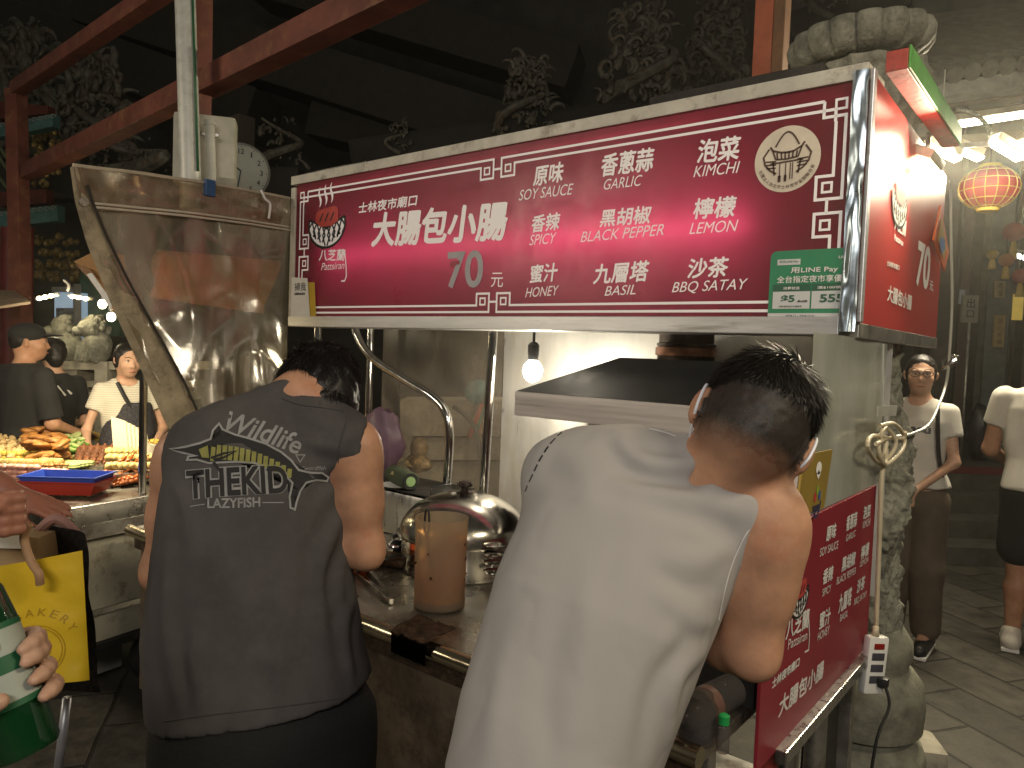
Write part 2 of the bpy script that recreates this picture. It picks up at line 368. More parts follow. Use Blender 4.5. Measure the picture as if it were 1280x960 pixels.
# bowl logo as strokes
def bowl_logo(pl, cx, cy, w, parent, hh, white, prefix=''):
    bw, bk, br = B(), B(), B()
    r = w/2
    arc = [(cx+r*cos(pi+pi*i/16), cy+r*.78*sin(pi+pi*i/16)) for i in range(17)]
    bw.faces.new([bw.verts.new(pl.at(a, b, hh)) for a, b in arc+[(cx+r*.97, cy+r*.22), (cx+r*.6, cy+r*.12), (cx, cy-r*.12), (cx-r*.6, cy+r*.12), (cx-r*.97, cy+r*.22)]])
    stroke(bk, pl, [(cx-r*.97, cy+r*.22)]+arc+[(cx+r*.97, cy+r*.22)], r*.09, hh+.0012)
    stroke(bk, pl, [(cx-r*.97, cy+r*.22), (cx-r*.6, cy+r*.1), (cx, cy-r*.12), (cx+r*.6, cy+r*.1), (cx+r*.97, cy+r*.22)], r*.09, hh+.0012)
    for i in range(-3, 4):
        x = cx+i*r*.27
        stroke(bk, pl, [(x, cy-r*.02+abs(i)*r*.05), (x+r*.2, cy-r*.36+max(0, i)*r*.09), (x+r*.05, cy-r*.72+abs(i)*r*.13)], r*.07, hh+.0014)
        stroke(bk, pl, [(x, cy-r*.02+abs(i)*r*.05), (x-r*.2, cy-r*.36+max(0, -i)*r*.09), (x-r*.05, cy-r*.72+abs(i)*r*.13)], r*.07, hh+.0014)
    br.faces.new([br.verts.new(pl.at(a, b, hh+.002)) for a, b in [(cx-r*.62, cy+r*.12), (cx-r*.62, cy+r*.42), (cx-r*.45, cy+r*.52), (cx+r*.45, cy+r*.62), (cx+r*.62, cy+r*.5), (cx+r*.64, cy+r*.1), (cx+r*.3, cy-r*.06), (cx-r*.3, cy-r*.06)]])
    for i in (-1, 0, 1): stroke(bk, pl, [(cx+i*r*.3-r*.08, cy+r*.12), (cx+i*r*.3+r*.1, cy+r*.4)], r*.06, hh+.003)
    for i in (-1, 0, 1):
        x = cx+i*r*.32-r*.1; y = cy+r*.68+i*r*.05
        stroke(bw, pl, [(x+r*.06*sin(t*1.05), y+t*r*.115) for t in range(7)], [r*.02, r*.07, r*.1, r*.1, r*.09, r*.06, r*.02], hh)
    flat('logo_bowl', bw, white, parent); flat('logo_outline', bk, BLACK, parent); flat('logo_sausage', br, mat('logo_red', (.5, .06, .05), .5), parent)
cx, cy = FR.hit(409, 281); bowl_logo(FR, cx, cy, FR.hit(432, 281)[0]-FR.hit(387, 281)[0], face, .0025, SIGNWHITE)
# border of double lines with key frets
bm = B(); W_ = .0085; hh = .0025
ax0, az0 = FR.hit(373, 391); ax1 = FR.hit(1055, 200)[0]; az1 = FR.hit(640, 195.5)[1]
g = .026; mx_ = (ax0+ax1)/2; mz = (az0+az1)/2; k = .036
def fret(cx, cz, horizontal, inward):
    for s in (-1, 1):
        def T(a, b): return (cx+a*s, cz+b*inward) if horizontal else (cx+b*inward, cz+a*s)
        stroke(bm, FR, [T(.105, 0), T(.012+.012, 0), T(.024, 2.2*k-.01), T(.024+k*1.5, 2.2*k-.01), T(.024+k*1.5, .66*k+.006), T(.105, .66*k+.006)][0:1]+[T(.02, 0), T(.02, 2.0*k), T(.085, 2.0*k), T(.085, g), T(.105, g)], W_, hh)
        stroke(bm, FR, [T(.04, .8*k), T(.066, .8*k), T(.066, 1.5*k), T(.04, 1.5*k)], W_*.8, hh, True)
    a = ((cx-.02, cz+inward*k*1.1), (cx+.02, cz+inward*k*1.1)) if horizontal else ((cx+inward*k*1.1, cz-.02), (cx+inward*k*1.1, cz+.02))
    stroke(bm, FR, a, W_, hh)
for z, inw in ((az0, 1), (az1, -1)):
    for s in (-1, 1):
        xs = ax0+.06 if s < 0 else ax1-.06
        stroke(bm, FR, [(xs, z), (mx_+s*.105, z)], W_, hh); stroke(bm, FR, [(xs, z+g*inw), (mx_+s*.105, z+g*inw)], W_, hh)
    fret(mx_, z, True, inw)
for x, inw in ((ax0, 1), (ax1, -1)):
    for s in (-1, 1):
        zs = az0+.06 if s < 0 else az1-.06
        stroke(bm, FR, [(x, zs), (x, mz+s*.105)], W_, hh); stroke(bm, FR, [(x+g*inw, zs), (x+g*inw, mz+s*.105)], W_, hh)
    fret(x, mz, False, inw)
for x, sx in ((ax0, 1), (ax1, -1)):
    for z, sz in ((az0, 1), (az1, -1)):
        def T(a, b): return (x+a*sx, z+b*sz)
        stroke(bm, FR, [T(.06, 0), T(.06, .045), T(0, .045), T(0, .06)], W_, hh); stroke(bm, FR, [T(.06, g), T(.028, g), T(.028, .06)], W_, hh)
        stroke(bm, FR, [T(0, 0), T(.028, 0), T(.028, g), T(0, g)], W_*.8, hh, True)
flat('border_lines', bm, SIGNWHITE, face)
# round market badge
cx, cy = FR.hit(984, 199); br_ = (FR.hit(1025, 199)[0]-FR.hit(943, 199)[0])/2
bm = B(); disc(bm, FR, cx, cy, br_, br_, .0025, 56); flat('badge', bm, mat('cream_badge', (.72, .63, .50), .5), face)
bm = B(); r = br_
def bs(pts, w=.05): stroke(bm, FR, [(cx+a*r, cy+b*r) for a, b in pts], w*r, .004)
bs([(-.36+.72*i/10, .40+.42*sin(pi*i/10)) for i in range(11)])
bs([(-.52, .42), (-.44, .30), (-.2, .22), (0, .2), (.2, .22), (.44, .34), (.52, .46)], .06)
bs([(-.44, .30), (-.34, .02)], .05); bs([(.44, .34), (.34, .04)], .05); bs([(-.34, .02), (0, 0), (.34, .04)], .05)
for a in (-.28, -.16, -.05, .06, .17, .28): bs([(a*1.1, .22), (a, .02)], .05)
bs([(-.5, -.1), (.5, -.06)], .05)
for sg in (-1, 1):
    bs([(sg*.55, .36), (sg*.72, .12), (sg*.66, -.12), (sg*.5, -.3), (sg*.3, -.42)], .055)
    for q in (-.04, -.14, -.24): bs([(sg*.32, q), (sg*.66+sg*q*.2, q+.02)], .045)
    bs([(sg*.42, -.02), (sg*.36, -.46)], .05)
for a, t in ((-.2, 0), (-.02, 1), (.12, 2), (.19, 2)):
    bs([(a, -.12), (a, -.62)], .03)
    if t < 2: bs([(a, -.48), (a, -.68)], .09 if t == 0 else .08)
mtxt = '社團法人台北市士林夜市商圈聯合會'
for i, chx in enumerate(mtxt):
    an = radians(202+136*i/(len(mtxt)-1)); rr = r*.84; V, Fc = text_mesh(chx, .02, 0); sz = r*.115
    vs = []
    for x, y in V:
        lx, ly = (x-.5)*sz, (y-.5)*sz; ca, sa = cos(an+pi/2), sin(an+pi/2)
        vs.append(bm.verts.new(FR.at(cx+rr*cos(an)+lx*ca-ly*sa, cy+rr*sin(an)+lx*sa+ly*ca, .004)))
    for f in Fc:
        try: bm.faces.new([vs[i] for i in f])
        except ValueError: pass
flat('badge_emblem', bm, mat('brown_print', (.09, .045, .035), .5), face)
# sooty board lying on the sign top, thin rod at the left
bm = B(); box2(bm, (PY(826, 118, SY+.1).x, SY+.02, SZ1+.002), (PY(1040, 80, SY+.1).x, SY+.14, SZ1+.038), .006)
prop(obj('roof_board', bm, SOOT, None, False), 'sooty black board lying along the top of the red sign', 'board')
bm = B(); tube(bm, smooth_pts([(SX0+.05, SY+.03, SZ1+.012), (SX0+.3, SY+.035, SZ1+.016), (SX0+.52, SY+.03, SZ1+.011)], 4), .006, 6)
prop(obj('metal_rod', bm, OLDSTEEL), 'thin metal rod lying on the left end of the sign top', 'rod')
# green payment poster
pa0, pb1 = FR.hit(961, 318); pa1, pb0 = FR.hit(1050, 402)
pa0, pb0 = FR.hit(960, 403); pb1 = FR.hit(962, 315)[1]; pa1 = fx1+.012
pay = thing('payment_poster', 'green and white mobile payment poster stuck on the lower right of the menu sign', 'poster', (pa0, SY-.006, pb0))
Hh = pb1-pb0; Wd = pa1-pa0
def pr(a0, b0, a1, b1, h, m, name):
    bm = B(); rect(bm, FR, pa0+a0*Wd, pb0+b0*Hh, pa0+a1*Wd, pb0+b1*Hh, h); return flat(name, bm, m, pay)
GREEN = mat('payment_green', (.035, .25, .12), .45, var=.05); DGREEN = mat('dark_green_print', (.03, .12, .07), .45, var=.05); PWHITE = mat('poster_white', (.62, .63, .62), .5, var=.04)
bm = B(); c_ = .09
pts = [(0, .13), (1, .13), (1, 1), (c_, 1)]+[(c_-c_*sin(pi/2*i/5), 1-c_*(1-cos(pi/2*i/5))) for i in range(1, 6)]
bm.faces.new([bm.verts.new(FR.at(pa0+a*Wd, pb0+b*Hh, .006)) for a, b in pts]); flat('poster_sheet', bm, GREEN, pay)
pr(0, 0, 1, .129, .006, PWHITE, 'poster_footer')
pr(.06, .19, .56, .43, .0075, PWHITE, 'price_panel'); pr(.58, .19, 1.0, .43, .0075, PWHITE, 'price_panel')
pr(.06, .431, .56, .53, .0075, DGREEN, 'price_heading'); pr(.58, .431, 1.0, .53, .0075, DGREEN, 'price_heading'); pr(.1, .80, .41, .88, .0075, PWHITE, 'ribbon')
def pt(m, s, a0, b0, a1, b1, bold=.02):
    bm = B(); text_fit(bm, FR, s, pa0+a0*Wd, pb0+b0*Hh, pa0+a1*Wd, pb0+b1*Hh, .009, bold); flat('poster_lettering', bm, m, pay)
pt(INK, '用LINE Pay', .29, .67, .9, .76, .02); pt(INK, '全台指定夜市享優', .11, .55, .96, .645, .02); pt(INK, 'LIN', .9, .86, .995, .895); pt(INK, '消費就送', .2, .455, .42, .495); pt(INK, '滿$100領', .65, .455, .95, .495)
pt(DGREEN, '$5', .18, .27, .36, .38, .03); pt(DGREEN, '555', .69, .275, .99, .385, .03); pt(DGREEN, '天天LINE Pay', .13, .825, .38, .862, .01)
pt(BLACK, '券x5張', .4, .28, .53, .31, .02); pt(BLACK, '消費滿額送折扣優惠券', .15, .21, .46, .235, .01); pt(BLACK, '2024.11 - 2024.12.31', .25, .075, .63, .105, .01)
# white card and yellow card at the left end
qa, qb = FR.hit(366, 396); ra, rb_ = FR.hit(390, 347)
bm = B(); bm.faces.new([bm.verts.new(FR.at(*p, .012)) for p in ((qa, qb), (FR.hit(390, 396)[0], qb), (FR.hit(387, 348)[0], FR.hit(387, 348)[1]), (qa, FR.hit(366, 347)[1]))])
t = thing('notice_card', 'small white card taped to the lower left corner of the red sign', 'card', FR.at(qa, qb, .012)); flat('card_sheet', bm, PAPER, t)
bm = B(); text_px(bm, FR, '掃我', (371, 364), (385, 363.5), 10, .0135, .01); text_px(bm, FR, '追蹤粉絲專頁', (371, 369), (384, 369), 3, .0135, .02); flat('card_print', bm, BLACK, t)
bm = B(); bm.faces.new([bm.verts.new(FR.at(*FR.hit(*p), .008)) for p in ((386, 397), (397, 397), (395, 353), (384, 353))])
prop(flat('yellow_card', bm, mat('yellow_card', (.55, .36, .03), .6), None), 'narrow yellow card tucked behind the white notice card', 'card')

# =================================================================== side sign board, returning along the right end of the stall
XS = -0.556
SD = Plane((XS, 0, 0), (0, 1, 0), (0, 0, 1))
sy0, sy1 = SY+.02, 3.42
zt0, zt1, zb = 2.455, 2.41, 1.762
side = thing('side_sign', 'red side sign board with a white 70 price, right of the long menu sign', 'sign', (XS, (sy0+sy1)/2, zb))
bm = B(); poly_prism(bm, [(XS, sy0, zb), (XS, sy1, zb), (XS, sy1, zt1), (XS, sy0, zt0)], (-.02, 0, 0))
sface = flat('board', bm, mat('red_board_film', (.46, .030, .028), .32, var=.08, scale=3, coat=.2), side)
bm = B(); beam(bm, (XS-.009, sy0, zb-.022), (XS-.009, sy1, zb-.022), .026, .042); obj('bottom_rail', bm, OLDSTEEL, side, False)
bm = B(); beam(bm, (XS+.006, sy0-.004, zb), (XS+.006, sy0-.004, zt0), .03, .012); obj('edge_rail', bm, ALU, side, False)
bm = B()
for s, lb, rb, hp in [('八芝蘭', (1117, 287), (1131, 296), 22), ('Pattsiran', (1117, 300), (1128, 308), 8), ('士林夜市廟口', (1107.5, 332), (1123, 338), 7), ('大腸包小腸', (1108, 376), (1138, 388), 21), ('70', (1144, 357), (1160, 364), 60), ('元', (1161, 362), (1165, 364), 12)]:
    bm = B(); text_px(bm, SD, s, lb, rb, hp, .002, .03, .05); flat('lettering', bm, INK, sface)
cx, cy = SD.hit(1124, 252); bowl_logo(SD, cx, cy, SD.hit(1134, 252)[0]-SD.hit(1115, 252)[0], sface, .002, INK)
# red and green bar with the flood lamp over the side sign
bm = B(); beam(bm, (XS+.06, SY+.02, 2.47), (XS+.06, 3.1, 2.47), .055, .055, .002)
bar = thing('painted_bar', 'square bar painted red and green jutting over the side sign', 'bar', (XS+.06, SY+.02, 2.47)); obj('red_bar', bm, mat('flaking_red_paint', (.42, .055, .04), .5, var=.25, scale=20, dirt=(.1, .05, .04), dirt_amt=.3, dscale=18, bump=.4), bar, False)
bm = B(); box2(bm, (XS+.0885, SY+.022, 2.445), (XS+.094, 3.09, 2.505), .001); obj('green_edge', bm, mat('green_paint', (.10, .36, .06), .5, var=.2, scale=14), bar, False)
lp = P(1155, 197, 2.55)
lamp = thing('flood_lamp', 'cream flood lamp head shining onto the side sign from its upper edge', 'lamp', lp)
LM = Matrix.Rotation(radians(25), 3, 'Y') @ Matrix.Rotation(radians(0), 3, 'Z')
CREAM = mat('cream_lamp_housing', (.62, .56, .42), .45)
bm = B(); box(bm, lp+Vector((.0, .05, .012)), (.085, .22, .035), .012, LM.to_4x4()); obj('lamp_housing', bm, CREAM, lamp)
bm = B(); box(bm, lp+Vector((-.008, .05, -.0095)), (.07, .20, .006), .002, LM.to_4x4()); obj('lamp_lens', bm, glow('lamp_lens', (1, .88, .62), 9), lamp)
bm = B(); tube(bm, [lp+Vector((.0, .05, .03)), lp+Vector((.0, .05, .09)), (XS+.06, lp.y+.05, 2.45)], .009, 8); obj('lamp_bracket', bm, OLDSTEEL, lamp)
area('flood_light', Vector((XS+.10, lp.y-.17, 2.34)), (XS, sy0+.16, 2.16), .06, .10, 6.0, (1, .86, .6), 170)
# orange charm hanging on the far edge of the side sign
OR = mat('orange_satin', (.62, .11, .02), .45, var=.15, bump=.3)
ch = thing('festival_charm', 'orange and blue diamond shaped paper charm hanging on the side sign edge', 'charm', PX(1172, 340, XS+.02))
XC = XS+.012; D0 = Plane((XC, 0, 0), (0, 1, 0), (0, 0, 1))
bm = B(); poly_prism(bm, [D0.at(*D0.hit(*q)) for q in ((1174, 257), (1184, 315), (1179, 339), (1165, 300))], (.006, 0, 0)); flat('charm_body', bm, OR, ch)
bm = B(); poly_prism(bm, [D0.at(*D0.hit(*q), .0085) for q in ((1174, 272), (1180, 312), (1177, 325), (1168.5, 299))], (.001, 0, 0)); flat('charm_border', bm, mat('gold_foil', (.6, .4, .1), .3, .6), ch)
bm = B(); poly_prism(bm, [D0.at(*D0.hit(*q), .0105) for q in ((1173, 296), (1177, 300), (1177, 312), (1173, 318), (1170.5, 305))], (.001, 0, 0)); flat('charm_emblem', bm, mat('blue_print', (.05, .14, .4), .4), ch)

# =================================================================== lower menu panel on the right end of the counter
t = thing('lower_menu_panel', 'red menu board with white lettering fixed along the right end of the counter', 'sign', (XS, 2.05, .73))
py0 = 1.60; py1 = 2.555; pz0, pz1 = .735, 1.262
RED2 = mat('matt_red_board', (.27, .022, .035), .42, var=.08, scale=3)
bm = B(); box2(bm, (XS-.008, py0, pz0), (XS, py1, pz1), .001); pf = flat('board', bm, RED2, t)
bm = B()
for s, lb, rb, hp in [('原味', (1031.7, 677), (1043.7, 671), 18), ('SOY SAUCE', (1024, 696), (1047, 685), 10), ('香蔥蒜', (1056.7, 664), (1070, 657), 18), ('GARLIC', (1056.7, 677), (1068.7, 670), 8), ('泡菜', (1078, 649), (1087, 645), 15), ('KIMCHI', (1077.5, 661), (1087, 656), 9),
 ('香辣', (1027.5, 731), (1040, 724), 18), ('SPICY', (1027, 746), (1038, 739), 9), ('黑胡椒', (1051, 715), (1068, 705), 17), ('BLACK PEPPER', (1045, 731), (1069, 717), 9), ('檸檬', (1075, 700), (1085, 693), 16), ('LEMON', (1074, 709), (1084.6, 702), 7),
 ('蜜汁', (1023, 787), (1036.7, 778), 20), ('HONEY', (1021, 801.7), (1036, 791), 10), ('九層塔', (1047, 767), (1063, 755), 22), ('BASIL', (1049, 777), (1059, 770), 8), ('沙茶', (1070, 742), (1079.6, 735), 16), ('BBQ SATAY', (1066.7, 758), (1082.5, 747), 9),
 ('八芝蘭', (981, 800), (1010, 783), 24), ('Pattsiran', (984, 812), (1008, 799), 12), ('士林夜市廟口', (964, 861), (998, 832), 12), ('大腸包小腸', (972, 897), (1028, 846), 24)]:
    bm = B(); text_px(bm, SD, s, lb, rb, hp, .0015, .03 if ord(s[0]) > 255 else 0, .1); flat('lettering', bm, INK, pf)
bm = B(); stroke(bm, SD, [SD.hit(*q) for q in ((1010, 770), (1011, 795), (1010, 812), (1005, 815))], .005, .0018)
flat('brush_tail', bm, INK, pf)
cx, cy = SD.hit(999, 745); bowl_logo(SD, cx, cy, .13, pf, .0015, INK)
bm = B(); beam(bm, (XS+.012, py0+.12, pz0-.01), (XS+.012, py1+.01, pz0-.01), .028, .034); obj('bottom_tray', bm, STEEL, t, False)

# =================================================================== the food stall (counter, frame, steel sheets)
CZ, CY0, CX0, CX1 = .85, 1.385, -3.15, -.60
stall = thing('food_stall', 'stainless steel food cart with counter, chrome posts and side sheets under the red sign', 'food stall', (-1.9, 1.9, 0))
WORN = mat('worn_counter_steel', (.40, .38, .33), .3, .9, .2, 5, dirt=(.12, .075, .035), dirt_amt=.35, dscale=6, rvar=.15)
bm = B(); box2(bm, (CX0, CY0+.03, CZ-.03), (CX1, 2.72, CZ), .003); obj('counter_top', bm, WORN, stall, False)
bm = B(); tube(bm, [(CX0, CY0+.012, CZ-.012), (CX1, CY0+.012, CZ-.012)], .024, 16); obj('edge_rail', bm, mat('brassy_steel_rail', (.55, .48, .34), .22, 1, .15, 8, rvar=.1), stall)
bm = B(); box2(bm, (CX0+.03, CY0+.045, .16), (CX1-.03, CY0+.06, CZ-.031)); obj('front_panel', bm, mat('greasy_panel', (.15, .115, .08), .45, .35, .25, 4, dirt=(.03, .022, .015), dirt_amt=.55, dscale=5, bump=.4, bscale=25), stall, False)
bm = B(); box2(bm, (CX0+.02, CY0+.02, CZ-.085), (CX1-.02, CY0+.044, CZ-.032), .004); obj('front_apron', bm, mat('charred_grease', (.055, .035, .02), .5, .2, .5, 20, bump=1.2, bscale=70), stall, False)
bm = B(); box2(bm, (CX0+.05, 1.5, .14), (CX1-.05, 2.66, .16)); obj('bottom_shelf', bm, OLDSTEEL, stall, False)
for x in (CX0+.05, CX1-.03):
    for y in (CY0+.1, 2.66):
        bm = B(); box2(bm, (x-.02, y-.02, 0), (x+.02, y+.02, CZ-.031), .003); obj('leg', bm, OLDSTEEL, stall, False)
# stainless back sheet behind the hood, clear sheet to its left, right end sheet
YB = 2.74
xb = PY(627, 520, YB).x
bm = B(); grid(bm, lambda u, v: Vector((xb+(XS-.015-xb)*u, YB+.004*mnoise.noise(Vector((u*5, v*4, 1))), CZ+.002+(1.9-CZ)*v)), 24, 12); obj('back_sheet', bm, mat('hazy_steel_sheet', (.55, .545, .52), .36, .5, .16, 4, rvar=.14, stretch=(1, 1, .25), dirt=(.42, .36, .26), dirt_amt=.3, dscale=3), stall, True, sharp=None)
bm = B(); grid(bm, lambda u, v: Vector((CX0+.02+(xb-CX0-.02)*u, YB-.004, CZ+.05+(1.8-CZ)*v)), 4, 4); obj('clear_back_sheet', bm, sheet_mat('clear_back_plastic', (.74, .70, .64), (.40, .35, .28), .12, .5, 3.2, (1, 1, .5), .2), stall, True)
bm = B()
def endsheet(u, v):
    y = py0+.25+(2.62-py0-.25)*u; z = pz1+.004+(1.72-pz1-.004)*v
    return Vector((XS-.006+.004*mnoise.noise(Vector((u*4, v*4, 7))), y, z))
grid(bm, endsheet, 10, 10); obj('end_sheet', bm, sheet_mat('milky_end_plastic', (.74, .75, .70), (.52, .54, .48), .60, .90, 2.5, (1, 1, .4), .22, (.38, .40, .33), gloss=.10), stall, True)
# chrome posts
YP = 2.30
bm = B(); pts = [PY(443, 395, YP), PY(446, 418, YP), PY(465, 447, YP), PY(505, 474, YP), PY(538, 494, YP), PY(556, 513, YP), PY(562, 545, YP), PY(559, 600, YP), PY(555, 640, YP)]
tube(bm, smooth_pts(pts+[Vector((pts[-1].x+.005, YP, CZ))], 6), .0195, 16); obj('bent_post', bm, CHROME, stall)
bm = B(); a = PY(618, 400, YP+.05); b = PY(603, 640, YP+.05); tube(bm, [Vector((a.x, a.y, 1.86)), b, Vector((b.x-.01, b.y, CZ))], .020, 16); obj('straight_post', bm, CHROME, stall)
for (x, y) in ((CX0+.05, 2.62), (CX0+.05, 2.28)):
    bm = B(); tube(bm, [(x, y, CZ), (x, y, 2.36)], .019, 12); obj('corner_post', bm, CHROME, stall)
# legs seen below the menu panel: steel, red and dark pipes
for (x, y, r, m, nm) in ((-.60, 1.80, .026, mat('red_pipe', (.32, .05, .04), .4), 'red_pipe'), (-.60, 1.95, .03, STEEL, 'steel_pipe'), (-.60, 2.2, .03, OLDSTEEL, 'old_pipe')):
    bm = B(); tube(bm, [(x, y, 0), (x, y, .73)], r, 14); obj(nm, bm, m, stall)
bm = B(); box2(bm, (-.66, 2.28, .0), (-.64, 2.6, .7)); obj('end_board', bm, DARKMETAL, stall, False)
# ------------------------------------------------------------------ range hood
HY0, HY1 = 2.26, 2.71
hb = PY(643, 519, HY0); ht = PY(643, 489, HY0); hx0 = hb.x; hx1 = hx0+1.02
hood = thing('range_hood', 'black steel range hood with a brushed steel rim under the sign', 'range hood', ((hx0+hx1)/2, (HY0+HY1)/2, hb.z))
bm = B(); 
for q in (((hx0, HY0, hb.z), (hx1, HY0+.012, ht.z)), ((hx0, HY1-.012, hb.z), (hx1, HY1, ht.z)), ((hx0, HY0+.0125, hb.z), (hx0+.012, HY1-.0125, ht.z)), ((hx1-.012, HY0+.0125, hb.z), (hx1, HY1-.0125, ht.z))): box2(bm, *q)
obj('rim', bm, mat('rosy_brushed_steel', (.62, .57, .54), .34, .5, .1, 12, bump=.1, bscale=200, stretch=(.1, 1, 4), rvar=.08), hood, False)
tx0, tx1, ty0, ty1 = PY(775, 447, 2.42).x, PY(905, 450, 2.42).x, 2.42, 2.68; tzp = PY(775, 447, 2.42).z
bm = B(); lo = [bm.verts.new(p) for p in ((hx0+.001, HY0+.001, ht.z+.001), (hx1-.001, HY0+.001, ht.z+.001), (hx1-.001, HY1-.001, ht.z+.001), (hx0+.001, HY1-.001, ht.z+.001))]; hi = [bm.verts.new(p) for p in ((tx0, ty0, tzp), (tx1, ty0, tzp), (tx1, ty1, tzp), (tx0, ty1, tzp))]
for i in range(4): bm.faces.new((lo[i], lo[(i+1) % 4], hi[(i+1) % 4], hi[i]))
bm.faces.new(hi); bm.faces.new(lo[::-1]); obj('canopy', bm, DARKMETAL, hood, False)
dc = Vector(((tx0+tx1)/2, 2.55, 0)); bm = B(); lathe(bm, [(.105, tzp-.01), (.105, tzp+.05), (.108, tzp+.052), (.108, tzp+.06), (.1, tzp+.062), (.1, 2.1)], 28, c=dc); obj('duct', bm, mat('charred_duct', (.05, .035, .025), .45, .6, .4, 14, bump=.6), hood)
bm = B(); lathe(bm, [(.1, 0), (.112, 0), (.112, .03), (.1, .03)], 28, c=dc+Vector((0, 0, tzp+.015)), cap0=False, cap1=False); obj('duct_band', bm, mat('copper_band', (.30, .15, .09), .4, .8, .3, 20), hood)
# ------------------------------------------------------------------ bare bulb
bp_ = PY(666, 462, 2.42)
bulb = thing('light_bulb', 'bright bare bulb in a black socket hanging left of the range hood', 'light bulb', bp_)
bm = B(); lathe(bm, [(.004, -.052), (.022, -.046), (.036, -.028), (.041, -.004), (.036, .016), (.022, .034), (.015, .042)], 20, c=bp_); obj('glass_bulb', bm, glow('bulb_glow', (1, .93, .78), 45), bulb)
bm = B(); lathe(bm, [(.016, .034), (.02, .04), (.024, .07), (.024, .1), (.016, .11), (.006, .115), (.005, .24)], 16, c=bp_); obj('socket', bm, BLACK, bulb)
point('bulb_light', bp_+Vector((0, -.01, -.075)), 17, (1, .87, .66), .03)

# =================================================================== things on the counter
def onc(x, y, dz=0.0): v = PZ(x, y, CZ+.001); return Vector((v.x, v.y, CZ+.001+dz))
# sauce jar
jp = onc(549, 757); dj = (jp-CAM).dot(_F); jr = 33/FPX*dj; jh = 112/FPX*dj
jar = thing('sauce_jar', 'tall frosted plastic jar with brown sauce in its bottom and a ladle inside', 'jar', jp)
m, nt, b = _nt('frosted_plastic'); b.inputs['Base Color'].default_value = (.84, .76, .64, 1); b.inputs['Roughness'].default_value = .35
N = nt.nodes; tr = N.new('ShaderNodeBsdfTransparent'); tr.inputs[0].default_value = (.85, .72, .55, 1); tl = N.new('ShaderNodeBsdfTranslucent'); tl.inputs[0].default_value = (.88, .76, .58, 1)
m1 = N.new('ShaderNodeMixShader'); m1.inputs[0].default_value = .5; nt.links.new(b.outputs[0], m1.inputs[1]); nt.links.new(tl.outputs[0], m1.inputs[2])
m2 = N.new('ShaderNodeMixShader'); m2.inputs[0].default_value = .74; nt.links.new(m1.outputs[0], m2.inputs[1]); nt.links.new(tr.outputs[0], m2.inputs[2]); nt.links.new(m2.outputs[0], N['Material Output'].inputs[0])
bm = B(); lathe(bm, [(jr*.9, 0), (jr*.97, .006), (jr*.97, jh*.5), (jr, jh*.99), (jr*1.01, jh), (jr*.975, jh), (jr*.96, jh*.9), (jr*.94, .008), (.001, .007)], 40, c=jp, cap1=False); obj('jar_wall', bm, m, jar, sharp=50)
SAUCE = mat('brown_sauce', (.06, .025, .008), .25, 0, .4, 18, spec=.6)
bm = B(); lathe(bm, [(jr*.9, .009), (jr*.935, .012), (jr*.93, jh*.26), (.002, jh*.27)], 32, c=jp, cap1=False); obj('sauce', bm, SAUCE, jar)
fm_ = sheet_mat('sauce_film', (.85, .62, .38), (.42, .19, .06), .35, .75, 9, (1, 1, .6), .3, (.50, .27, .10))
bm = B(); lathe(bm, [(jr*.948, jh*.10), (jr*.95, jh*.62)], 36, c=jp, cap0=False, cap1=False)
for v in bm.verts:
    if v.co.z > jp.z+jh*.3: v.co.z += jh*.22*sin(math.atan2(v.co.y-jp.y, v.co.x-jp.x)*1+.6)
obj('sauce_film', bm, fm_, jar)
bm = B()
for i in range(16):
    a = random.uniform(0, 6.28); z = random.uniform(.3, .8)*jh; s = random.uniform(.002, .005); ell(bm, jp+Vector((cos(a)*jr*.985, sin(a)*jr*.985, z)), (s, s, s*1.5), 6, 4)
obj('sauce_splashes', bm, SAUCE, jar)
lad = thing('sauce_ladle', 'brown handled ladle standing inside the frosted sauce jar', 'ladle', jp+Vector((-.02, -.02, .02)))
top = jp+Vector((-jr*.55, -jr*.25, jh*1.0)); bot = jp+Vector((-jr*.45, jr*.1, .05))
bm = B(); tube(bm, [bot, top-Vector((0, 0, jh*.18))], .008, 8); obj('handle', bm, mat('ladle_brown', (.30, .15, .07), .5), lad)
bm = B(); tube(bm, smooth_pts([top-Vector((.008, 0, jh*.2)), top+Vector((-.010, 0, -.03)), top+Vector((-.006, 0, .012)), top+Vector((.006, 0, .014)), top+Vector((.010, 0, -.02)), top+Vector((.008, 0, -jh*.2))], 5), .0035, 6); obj('hook', bm, BLACK, lad)
# big steamer pot
pp = PY(577, 735, 1.99); pp.z = CZ+.001; dp = (pp-CAM).dot(_F); 
prr = 78/FPX*dp
pot = thing('stock_pot', 'large stainless steel pot with a domed lid and black knob on the counter', 'pot', pp)
kz = None
lidz = PY(560, 662, pp.y).z; topz = PY(601, 622, pp.y).z
bm = B(); lathe(bm, [(prr*.96, 0), (prr*.98, .005), (prr*.98, lidz-CZ-.006), (prr*1.03, lidz-CZ)], 48, c=pp); obj('pot_body', bm, CHROME, pot)
bm = B(); hd = topz-lidz; lathe(bm, [(prr*1.05, lidz-CZ+.001), (prr*1.06, lidz-CZ+.006)]+[(prr*1.02*cos(a), lidz-CZ+.008+hd*sin(a)) for a in [i*pi/2/10 for i in range(10)]]+[(.002, lidz-CZ+.008+hd)], 48, c=pp); lid = obj('lid', bm, mat('lid_steel', (.55, .53, .47), .2, 1, .12, 6, rvar=.1), pot)
